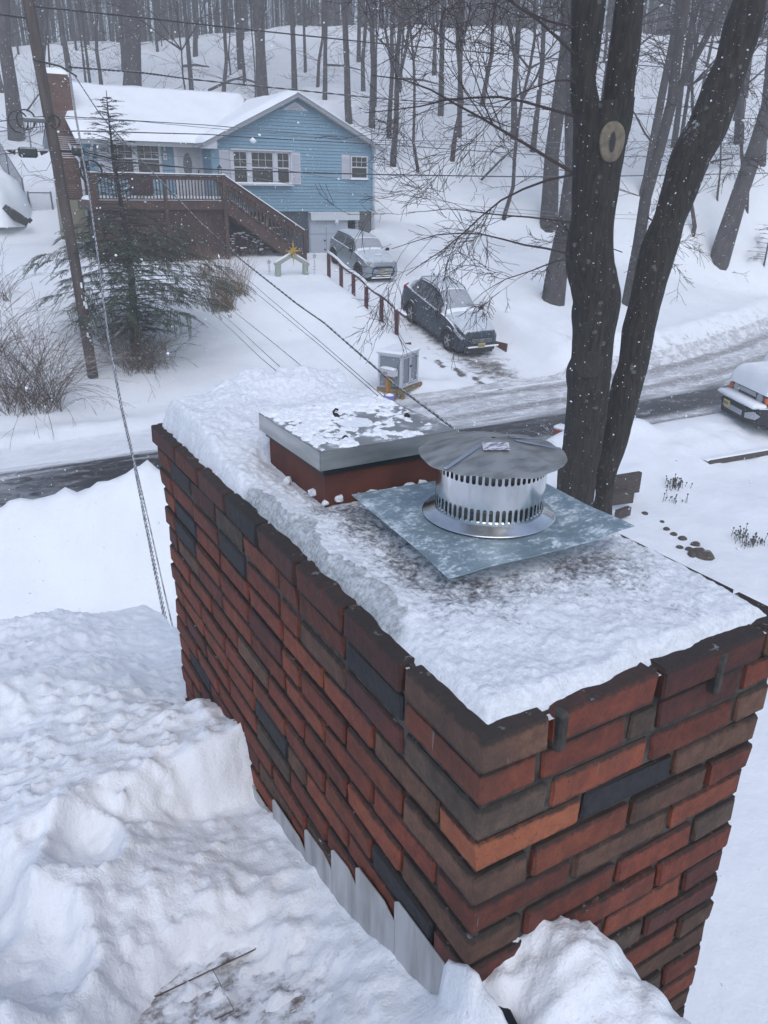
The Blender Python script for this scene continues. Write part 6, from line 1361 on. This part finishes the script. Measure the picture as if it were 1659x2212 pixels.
for i in range(2100):
    az = R(rt_.uniform(-8, 72)); D_ = rt_.uniform(77, 150); x, y = D_*math.sin(az), D_*math.cos(az); z = float(G(x, y)); H = rt_.uniform(13, 20); r_ = rt_.uniform(.04, .14); a_, b_ = rt_.uniform(-.6, .6), rt_.uniform(-.6, .6)
    f.tube([(x, y, z-.5), (x+a_*.4, y+b_*.4, z+H*.5), (x+a_, y+b_, z+H)], [r_, r_*.75, r_*.3], 4, False)
    for k in range(11):
        h_ = rt_.uniform(.25, 1)*H; t = rt_.uniform(0, 6.28); L = rt_.uniform(1.5, 4); p0 = Vector((x+a_*h_/H, y+b_*h_/H, z+h_)); d = Vector((math.cos(t), math.sin(t), rt_.uniform(.3, 1.2))); p1 = p0+d*L*.5; p2 = p1+(d+Vector((rt_.uniform(-.5, .5), rt_.uniform(-.5, .5), .3)))*L*.4
        f.tube([p0, p1, p2], [.035, .025, .014], 3, False)
tag(part('distant_woods', f, M['bark_far'], None), 'far-off grey mass of bare woods fading into the falling snow beyond the hilltop', kind='stuff')
# low brush, arching stems and dead twigs poking out of the hillside snow
f = MB(); rb = random.Random(77)
for i in range(650):
    az = R(rb.uniform(-2, 62)); D_ = 38+45*rb.random(); x, y = D_*math.sin(az), D_*math.cos(az); z = float(G(x, y)); 
    for k in range(rb.randrange(1, 4)):
        t = rb.uniform(0, 6.28); branch(f, (x+rb.uniform(-.3, .3), y+rb.uniform(-.3, .3), z-.05), (math.cos(t)*.9, math.sin(t)*.9, rb.uniform(.25, 1.3)), rb.uniform(.6, 2.0), .014, 1, rb, 4, .10, 3, .8, 3, .006, .25)
tag(part('brush', f, M['twig'], None), 'thin brush and dead twigs poking from the snow all over the wooded slope', kind='stuff')
logs = [(395, 152, 452, 158, .10, 'snow-dusted fallen trunk lying high behind the snowy roof'), (452, 205, 530, 178, .09, 'fallen branch slanting up behind the right part of the roof'), (560, 190, 505, 186, .07, 'forked dead branch lying close behind the roof ridge'), (860, 300, 800, 268, .06, 'dead limb leaning in the snow right of the gable'), (1040, 400, 1120, 330, .06, 'long dead limb slanting up the slope above the driveway'),
        (870, 180, 960, 200, .08, 'fallen trunk high on the open slope'), (1500, 380, 1580, 360, .07, 'low fallen limb between the right-hand trunks'), (60, 250, 100, 200, .05, 'leaning dead pole left of the utility pole'), (1010, 260, 1100, 290, .06, 'fallen limb below the high thin trees right of centre'), (700, 150, 780, 165, .08, 'fallen trunk near the hilltop above the gable')]
for (xa, ya, xb, yb, r_, lab) in logs:
    a_, b_ = hit(xa, ya, 30), hit(xb, yb, 30); L = (b_-a_).length; 
    if L > 7: b_ = a_+(b_-a_)*7/L
    a_.z += .25; b_.z += .35; f = MB(); mid = a_.lerp(b_, .5)+Vector((.1, .1, .12)); f.tube([a_, mid, b_], [r_, r_*.8, r_*.4], 7); rr = random.Random(int(xa)); 
    for k in range(4): branch(f, a_.lerp(b_, rr.uniform(.3, 1)), (rr.uniform(-1, 1), rr.uniform(-1, 1), rr.uniform(.2, 1)), 1.1, .02, 1, rr, 3, 0, 3, .8, 3)
    tag(part('fallen_log', f, M['bark_far'], None), lab, 'log', 'fallen wood on the hillside')
# ------------------------------------------------------------ hemlock by the pole
hb_ = hit(292, 772, 18); top = atY(238, 196, hb_.y+.3); HH = top.z-hb_.z
M['needle'] = mat('hemlock_needles', (.030, .050, .030), .8, col2=(.058, .072, .044), nscale=7, dust=(.95, 1.25, 8, .9)); hm = thing('hemlock', 'ragged dark green hemlock with a sparse leaning top in front of the brown deck', 'tree', (hb_.x, hb_.y, hb_.z-.1))
ax_ = lambda t: Vector((hb_.x+(top.x-hb_.x)*t**1.1+.10*math.sin(t*5), hb_.y+.3*t, hb_.z+HH*t))
f = MB(); f.tube([ax_(t)-Vector((0, 0, .3 if t == 0 else 0)) for t in np.linspace(0, 1, 16)], [.13*(1-.94*t) for t in np.linspace(0, 1, 16)], 8); part('trunk', f, M['bark_far'], hm, world=True, smooth=True)
wood = MB(); V = []; F = []; rh = random.Random(5)
def needle_twig(p, d, L, w, lw=.032):
    """a flat drooping spray: short leaflets on both sides of a twig"""
    n = max(3, int(L/.055)); w *= 1.35; up = Vector((rh.uniform(-.35, .35), rh.uniform(-.35, .35), 1)).normalized(); sd = d.cross(up).normalized(); q = Vector(p); dd = Vector(d)
    for i in range(n):
        dd = (dd+Vector((0, 0, -.05))).normalized(); q2 = q+dd*(L/n); ww = w*(1-.65*i/n)*rh.uniform(.6, 1.2)
        for s_ in (-1, 1):
            if rh.random() < .12: continue
            o = len(V); e = (sd*s_+dd*.55+up*rh.uniform(-.25, .1)); tip = q2+e*ww; V.extend([tuple(q), tuple(q.lerp(tip, .62)+dd*lw), tuple(tip), tuple(q.lerp(tip, .5)-dd*lw)]); F.append((o, o+1, o+2, o+3))
        q = q2
def radius(t):
    return float(np.interp(t, [0, .15, .22, .30, .42, .52, .60, .68, .78, .9, 1], [.9, 1.3, 2.6, 2.9, 2.6, 2.1, 1.35, 1.1, .75, .42, .05]))
for i in range(190):
    t = .10+.88*(i/190)**1.12; a = i*2.399+rh.uniform(-.3, .3); Lb = radius(t)*.86*rh.uniform(.6, 1.12)*(1.12 if math.cos(a) > 0 and t < .4 else 1)
    p = ax_(t); d = Vector((math.cos(a), math.sin(a), .38 if t > .6 else .10)).normalized(); n = 9; pts = [p.copy()]; droop = .035 if t < .6 else .03
    for k in range(n): d = (d+Vector((rh.uniform(-.09, .09), rh.uniform(-.09, .09), -droop))).normalized(); pts.append(pts[-1]+d*Lb/n)
    wood.tube(pts, [max(.004, .022*(1-k/n)*(1-.5*t)) for k in range(n+1)], 3, False)
    dens = 1 if (.2 < t < .52) else .55
    for k in range(1, n):
        for s_ in range(4 if t < .55 else 2):
            if rh.random() > dens*(.35+.75*k/n): continue
            q = pts[k].lerp(pts[k+1], rh.random()); dd = (pts[k+1]-pts[k]).normalized(); sd = dd.cross(Vector((0, 0, 1))).normalized()*(1 if s_ % 2 else -1)
            e = (dd*.8+sd*rh.uniform(.5, 1.2)+Vector((0, 0, rh.uniform(-.25, .15)))).normalized(); needle_twig(q, e, Lb*rh.uniform(.14, .30)+.08, .055)
    needle_twig(pts[-2], d, .28, .05)
part('branches', wood, M['twig'], hm, world=True); og = origin(hm); me = bpy.data.meshes.new('foliage'); me.from_pydata([(a-og.x, b-og.y, c-og.z) for a, b, c in V], [], F); link('foliage', me, M['needle'], hm)
# ------------------------------------------------------------ twiggy shrubs and dry grass
M['cane'] = mat('brown_canes', (.135, .095, .075), .9, col2=(.085, .06, .05), nscale=6, dust=(.75, 1.0, 10, .7)); M['straw'] = mat('dry_grass', (.30, .21, .135), .9, col2=(.22, .15, .10), nscale=5)
def cane_shrub(name, lab, base, n, spread, hgt, seed, m='cane', r=.007, grp=None):
    rr = random.Random(seed); f = MB()
    for i in range(n):
        a = rr.uniform(0, 6.28); k = rr.uniform(.15, 1); p = Vector(base)+Vector((rr.uniform(-.25, .25)*spread, rr.uniform(-.2, .2)*spread, -.1)); d = Vector((math.cos(a)*k*.9, math.sin(a)*k*.9, 1)).normalized(); L = hgt*rr.uniform(.8, 1.7); pts = [p]; N = 9
        dr_ = rr.uniform(.05, .24)
        for j in range(N): d = (d+Vector((rr.uniform(-.12, .12), rr.uniform(-.12, .12), -dr_))).normalized(); pts.append(pts[-1]+d*L/N)
        f.tube(pts, [max(.004, r*(1-.7*j/N)) for j in range(N+1)], 3, False)
        for j in range(3, N):
            if rr.random() < .75: e = (pts[j+1]-pts[j]).normalized()+Vector((rr.uniform(-.8, .8), rr.uniform(-.8, .8), rr.uniform(-.3, .6))); f.tube([pts[j], pts[j]+e*.18*rr.uniform(.5, 1.6), pts[j]+e*.3+Vector((0, 0, -.03))], [.004, .003, .003], 3, False)
    b = thing(name, lab, 'shrub', base, 0, grp); part('stems', f, M[m], b, world=True); return b
cane_shrub('arching_shrub', 'big tangle of brown arching twigs on the bank at the left edge', hit(70, 880, 14), 210, 2.4, 1.9, 1)
cane_shrub('arching_shrub', 'leafless arching shrub further left, cut by the picture edge', hit(-40, 800, 14), 110, 2.0, 1.9, 2)
cane_shrub('twig_shrub', 'low brown twiggy shrub round the foot of the hemlock', hit(298, 800, 14), 120, 1.6, 1.15, 3); cane_shrub('twig_shrub', 'small brown shrub left of the hemlock foot beside the pole', hit(235, 745, 14), 60, 1.0, 1.1, 4)
cane_shrub('twig_shrub', 'tall thin leafless shrub left of the pole on the lawn', hit(10, 650, 14), 26, .8, 1.6, 6); cane_shrub('twig_shrub', 'sparse long arching stems reaching right of the hemlock foot', hit(350, 790, 14), 22, 1.6, 1.5, 7)
for (x, y, s_, n_) in ((480, 672, 1.0, 260), (520, 640, .7, 90), (440, 600, .6, 60)):
    b_ = hit(x, y, 16); rr = random.Random(int(x)); f = MB()
    for i in range(n_):
        a = rr.uniform(0, 6.28); p = b_+Vector((rr.uniform(-.35, .35)*s_, rr.uniform(-.3, .3)*s_, -.05)); k = rr.uniform(.05, .5); L = rr.uniform(.8, 1.7)*s_*1.15; d = Vector((math.cos(a)*k, math.sin(a)*k, 1)).normalized(); pts = [p]
        for j in range(6): d = (d+Vector((rr.uniform(-.1, .1), rr.uniform(-.1, .1), -.05-.04*j*rr.random()))).normalized(); pts.append(pts[-1]+d*L/6)
        f.tube(pts, [.006, .006, .005, .004, .004, .003, .003], 3, False)
    t_ = thing('grass_clump', {480: 'dense tan clump of tall dry ornamental grass right of the hemlock', 520: 'loose tan wisps of dry grass at the right of the ornamental clump', 440: 'small clump of dry grass just behind the hemlock branches'}[x], 'grass', b_); part('blades', f, M['straw'], t_, world=True)
# evergreen twig at the right edge, snow-covered bush under the stairs, small plants in the yard
b_ = hit(1650, 575, 18); V, F = [], []; rh = random.Random(9); f = MB()
t_ = thing('small_evergreen', 'small dark half-bare evergreen at the right edge above the road', 'tree', b_)
for i in range(16):
    a = rh.uniform(0, 6.28); z_ = .3+1.6*i/16; d = Vector((math.cos(a), math.sin(a), .1)); L = 1.2*(1-.04*i)*rh.uniform(.6, 1); p = b_+Vector((0, 0, z_)); f.tube([p, p+d*L], [.012, .006], 3, False)
    for k in range(4): needle_twig(p+d*L*(.3+.2*k), (d+Vector((rh.uniform(-.8, .8), rh.uniform(-.8, .8), 0))).normalized(), .35, .07)
f.tube([b_-Vector((0, 0, .2)), b_+Vector((0, 0, 2.2))], [.05, .01], 6); part('trunk', f, M['twig'], t_, world=True); me = bpy.data.meshes.new('foliage'); me.from_pydata([(a-b_.x, b-b_.y, c-b_.z) for a, b, c in V], [], F); link('foliage', me, M['needle'], t_)
bx_ = atY(516, 535, 30.0); b_ = Vector((bx_.x+.1, 29.9, float(G(bx_.x, 29.9)))); rr = random.Random(3); f = MB(); g_ = MB()
for i in range(60):
    a = rr.uniform(0, 6.28); k = rr.random()**.5; p = b_+Vector((math.cos(a)*k*.95, math.sin(a)*k*.35, .05)); h_ = .62*(1-k*k)+.12; q = p+Vector((rr.uniform(-.1, .1), 0, h_)); f.tube([p, q], [.012, .02], 4); bm = MB(); r_ = rr.uniform(.06, .12); f.box(q, (r_*1.3, r_, r_*1.2), rz=a, rx=a*.4, bev=.02); g_.box(q+Vector((0, 0, r_*.65)), (r_*1.25, r_*1.2, r_*.35), rz=a, bev=.02)
t_ = thing('snowy_bush', 'low dark red-brown bush loaded with snow beneath the deck stairs', 'bush', b_); part('leaves', f, mat('bush_leaves', (.06, .025, .025), .8), t_, world=True); part('bush_snow', g_, M['snow_plain'], t_, world=True)
for (x, y, n_, lab) in ((1458, 1052, 46, 'small clump of dry seed heads in the yard snow right of the maple'), (1457, 1086, 12, 'tiny few twigs poking through the snow just below the seed heads'), (1603, 1160, 16, 'small dark plant tip in the snow at the far right of the yard'), (1622, 1176, 40, 'larger dark plant tip in the snow at the far right of the yard')):
    b_ = hit(x, y, 5, 30); rr = random.Random(int(x)); f = MB()
    for i in range(n_):
        p = b_+Vector((rr.gauss(0, .13), rr.gauss(0, .09), -.03)); q = p+Vector((rr.uniform(-.05, .05), rr.uniform(-.05, .05), rr.uniform(.06, .22))); f.tube([p, q], [.006, .005], 3); f.box(q, (.028, .028, .03), rz=i, bev=.008)
    t_ = thing('seed_head_plant', lab, 'plant', b_, 0, 'plant tips poking through the yard snow'); part('stems', f, mat('seed_brown', (.07, .07, .06), .9) if 'seed_brown' not in bpy.data.materials else bpy.data.materials['seed_brown'], t_, world=True)
# wooden steps, stones, low wall, red letterbox
M['oldtimber'] = mat('old_timber', (.055, .042, .04), .9, col2=(.085, .07, .062), nscale=7, stretch=(1, 1, 5)); st_ = thing('garden_steps', 'dark wooden step risers half buried in snow right behind the maple trunk', 'steps', hit(1350, 1050, 5, 30))
for (xa, ya, xb, yb, z_, h_) in ((1322, 1029, 1384, 1019, .15, .42), (1322, 1066, 1368, 1060, -.10, .24), (1333, 1103, 1360, 1094, -.25, .17)):
    a_, b_ = atZ(xa, ya, z_), atZ(xb, yb, z_); d = (b_-a_); f = MB(); f.box((a_+b_)/2-Vector((0, 0, h_/2)), (d.length, .09, h_), rz=math.atan2(d.y, d.x)); part('riser', f, M['oldtimber'], st_, world=True)
M['stone'] = mat('dark_stone', (.06, .048, .04), .9, col2=(.10, .085, .07), nscale=9, dust=(1.0, 1.15, 10, .5), bump=(20, .5, .02))
ST_LAB = ['edging stone nearest the maple steps', 'lone stone chip closest to the maple foot', 'third edging stone from the maple end of the row', 'fourth edging stone from the maple, slightly lower', 'edging stone just before the two paired ones', 'lower stone of the pair midway along the row', 'middle stone touching the larger dark one', 'angular stone above the largest pair', 'second largest dark stone near the lower end', 'largest dark stone at the lower end of the row', 'flat stone on the chimney side of the large ones']
for qi, (x, y, s_) in enumerate(((1430, 1128, .05), (1392, 1133-22, .07), (1440, 1144, .06), (1455, 1156, .07), (1473, 1164, .08), (1468, 1184, .07), (1488, 1188, .08), (1502, 1178, .09), (1508, 1195, .14), (1524, 1202, .16), (1495, 1205-6, .09))):
    b_ = hit(x, y, 3, 30); rr = random.Random(int(x)); bm = bmesh.new(); bmesh.ops.create_icosphere(bm, subdivisions=2, radius=s_)
    for v_ in bm.verts: v_.co *= 1+.22*math.sin(v_.co.x*17+x)*math.cos(v_.co.y*23); v_.co.z *= .6
    me = bpy.data.meshes.new('stone'); bm.to_mesh(me); bm.free(); o = link('edging_stone', me, M['stone'], loc=(b_.x, b_.y, b_.z+.0)); o.rotation_euler = (0, 0, x); tag(o, ST_LAB[qi], 'stone', 'edging stones beside the buried path')
a_, b_ = hit(1528, 1000, 5, 40), hit(1700, 972, 5, 40); d = b_-a_; f = MB(); f.box((a_+b_)/2+Vector((0, 0, .02)), (d.length, .12, .12), rz=math.atan2(d.y, d.x)); wl_ = thing('garden_wall', 'low dark timber edge under a ledge of snow in front of the buried off-road car', 'wall', a_); part('timber', f, M['oldtimber'], wl_, world=True); f = MB(); f.box((a_+b_)/2+Vector((.0, .06, .075)), (d.length+.1, .22, .05), rz=math.atan2(d.y, d.x), bev=.022); part('wall_snow', f, M['snow_plain'], wl_, world=True, smooth='auto')
b_ = atZ(1212, 960, -.05); t_ = thing('red_letterbox', 'small red box with a snow cap at the roadside, half hidden by the maple trunk', 'letterbox', (b_.x, b_.y, .0), .3); zc = atY(1212, 935, b_.y).z
f = MB(); f.box((0, 0, zc/2), (.06, .06, zc)); part('post', f, M['oldtimber'], t_); f = MB(); f.box((0, 0, zc), (.26, .34, .16), bev=.03); part('box', f, mat('faded_red', (.30, .04, .035), .5), t_); f = MB(); f.box((0, 0, zc+.12), (.28, .36, .09), bev=.035); part('cap_snow', f, M['snow_plain'], t_)
cane_shrub('snowy_twigs', 'little snow-caught twigs at the foot of the red letterbox', (b_.x-.15, b_.y-.2, 0), 25, .35, .35, 13)
# upper left: chain-link gate and fences, snow heap with a dark log
M['galvp'] = mat('fence_pipe', (.13, .14, .16), .5, .3)
def chain(name, lab, pts, h, posts=True, pitch=.10):
    b = thing(name, lab, 'fence', pts[0], 0); r_ = MB(); ms = MB()
    for a, c in zip(pts[:-1], pts[1:]):
        a, c = Vector(a), Vector(c); L = (c-a).length; u_ = Vector((0, 0, h)); r_.tube([a+u_, c+u_], .025, 5)
        n = int(L/pitch)
        for i in range(-int(h/pitch), n):
            for s_ in (0, 1):
                t0, t1 = i*pitch, i*pitch+h
                if s_: p0 = (t0, 0); p1 = (t1, h)
                else: p0 = (t0, h); p1 = (t1, 0)
                x0_, z0_ = p0; x1_, z1_ = p1
                if x0_ < 0: k = -x0_/(x1_-x0_); x0_, z0_ = 0, z0_+(z1_-z0_)*k
                if x1_ > L: k = (L-x0_)/(x1_-x0_); x1_, z1_ = L, z0_+(z1_-z0_)*k
                if x1_ <= x0_: continue
                q0, q1 = a.lerp(c, x0_/L)+Vector((0, 0, z0_)), a.lerp(c, x1_/L)+Vector((0, 0, z1_)); ms.tube([q0, q1], .0035, 3, False)
    part('top_rail', r_, M['galvp'], b, world=True); part('wire_mesh', ms, M['galvp'], b, world=True, kind='stuff')
    for p in pts: f = MB(); f.cyl(Vector(p)-Vector((0, 0, .3)), Vector(p)+Vector((0, 0, h+.05)), .035, 6); part('post', f, M['galvp'], b, world=True)
    return b
ga, gb = hit(66, 458, 20), hit(116, 458, 20); hg = atY(66, 416, ga.y).z-ga.z; gb.y = ga.y; gb.z = ga.z
chain('chain_link_gate', 'snow-rimmed chain-link gate between the pole and the snow heap at upper left', [ga, gb], min(hg, 1.6))
fa_ = hit(58, 458, 20); fb_ = hit(-8, 345, 20, 70); fb_ = fa_+(fb_-fa_).normalized()*min(9, (fb_-fa_).length); chain('chain_link_fence', 'weathered chain-link fence running uphill behind the snow heap at the left edge', [fa_, fa_.lerp(fb_, .5), fb_], 1.25)
fa_ = hit(-30, 345, 20, 80); fb_ = hit(160, 318, 20, 80); chain('chain_link_fence', 'far chain-link fence crossing behind the foot of the big left tree', [fa_, fa_.lerp(fb_, .5), fb_], 1.1)
hp = hit(-5, 470, 20); n1, n2 = 50, 26; th_, ph_ = np.meshgrid(np.linspace(0, 2*PI, n1), np.linspace(0, 1, n2), indexing='ij'); rr_ = 2.0*(1-ph_)*(1+.18*fbm(np.cos(th_)*1.5+3, np.sin(th_)*1.5+ph_*2, 3, 55))
P = np.stack([hp.x+rr_*np.cos(th_)*.75, hp.y+.8+rr_*np.sin(th_), hp.z-.4+2.3*np.sqrt(np.clip(1-(1-ph_)**2.2, 0, 1))*(1+.12*fbm(np.cos(th_)*2*(1-ph_)+9, np.sin(th_)*2*(1-ph_), 3, 56))], -1)
tag(part('snow', MB().grid(P), M['snow_plain'], None, smooth=True), 'tall rounded snow heap over a brush pile at the upper left edge', 'snow heap', kind='stuff')
lg = thing('brush_pile_log', 'dark split log sticking out of the foot of the snow heap at the left edge', 'log', hit(50, 487, 20)); f = MB(); a_, b_ = atY(8, 446, hp.y-1.25), atY(60, 482, hp.y-1.3); f.tube([a_, a_.lerp(b_, .5)+Vector((0, 0, -.06)), b_], [.12, .20, .15], 8); f.tube([b_+Vector((.02, 0, .05)), b_+Vector((.16, 0, .16))], [.1, .08], 6); part('wood', f, mat('wet_black_wood', (.03, .03, .03), .8, dust=(.7, .95, 6, .6)), lg, world=True, smooth='auto')
# ------------------------------------------------------------ falling snow
n = 34000; c = rng.uniform([-5, .5, -.3], [19, 26, 9.5], (n, 3)); keep = (np.linalg.norm(c-np.array([0, 0, CZ]), axis=1) > 2.0); near_ = (c[:, 1] < 4); c = c[keep]; n = len(c)
s = rng.uniform(.003, .0085, n)*np.where(rng.random(n) < .06, 1.7, 1); V = np.zeros((n, 6, 3)); u_ = rng.normal(size=(n, 3)); u_ /= np.linalg.norm(u_, axis=1, keepdims=True); w_ = np.cross(u_, rng.normal(size=(n, 3))); w_ /= np.linalg.norm(w_, axis=1, keepdims=True); q_ = np.cross(u_, w_)
s_ = s[:, None]
V[:, 0] = c+u_*s_*1.4; V[:, 1] = c-u_*s_; V[:, 2] = c+w_*s_; V[:, 3] = c-w_*s_*1.2; V[:, 4] = c+q_*s_*.4; V[:, 5] = c-q_*s_*.4
T = np.array([(0, 2, 4), (2, 1, 4), (1, 3, 4), (3, 0, 4), (2, 0, 5), (1, 2, 5), (3, 1, 5), (0, 3, 5)]); F = (np.arange(n)[:, None, None]*6+T[None]).reshape(-1, 3)
me = fast_mesh('snowflakes', V.reshape(-1, 3), F); tag(link('snowflakes', me, mat('flake', (.93, .95, .98), .6)), 'snowflakes drifting down all through the air', kind='stuff')
# ------------------------------------------------------------ snowy air
m = bpy.data.materials.new('snowy_air'); m.use_nodes = True; t = m.node_tree; t.nodes.remove(t.nodes['Principled BSDF']); v = t.nodes.new('ShaderNodeVolumePrincipled'); v.inputs['Density'].default_value = .0029; v.inputs['Color'].default_value = (.99, .993, 1, 1); v.inputs['Anisotropy'].default_value = 0
t.links.new(v.outputs[0], t.nodes['Material Output'].inputs['Volume'])
f = MB(); f.box((55, 88, 21), (234, 208, 50)); hz_ = part('haze', f, m, None); tag(hz_, kind='stuff')
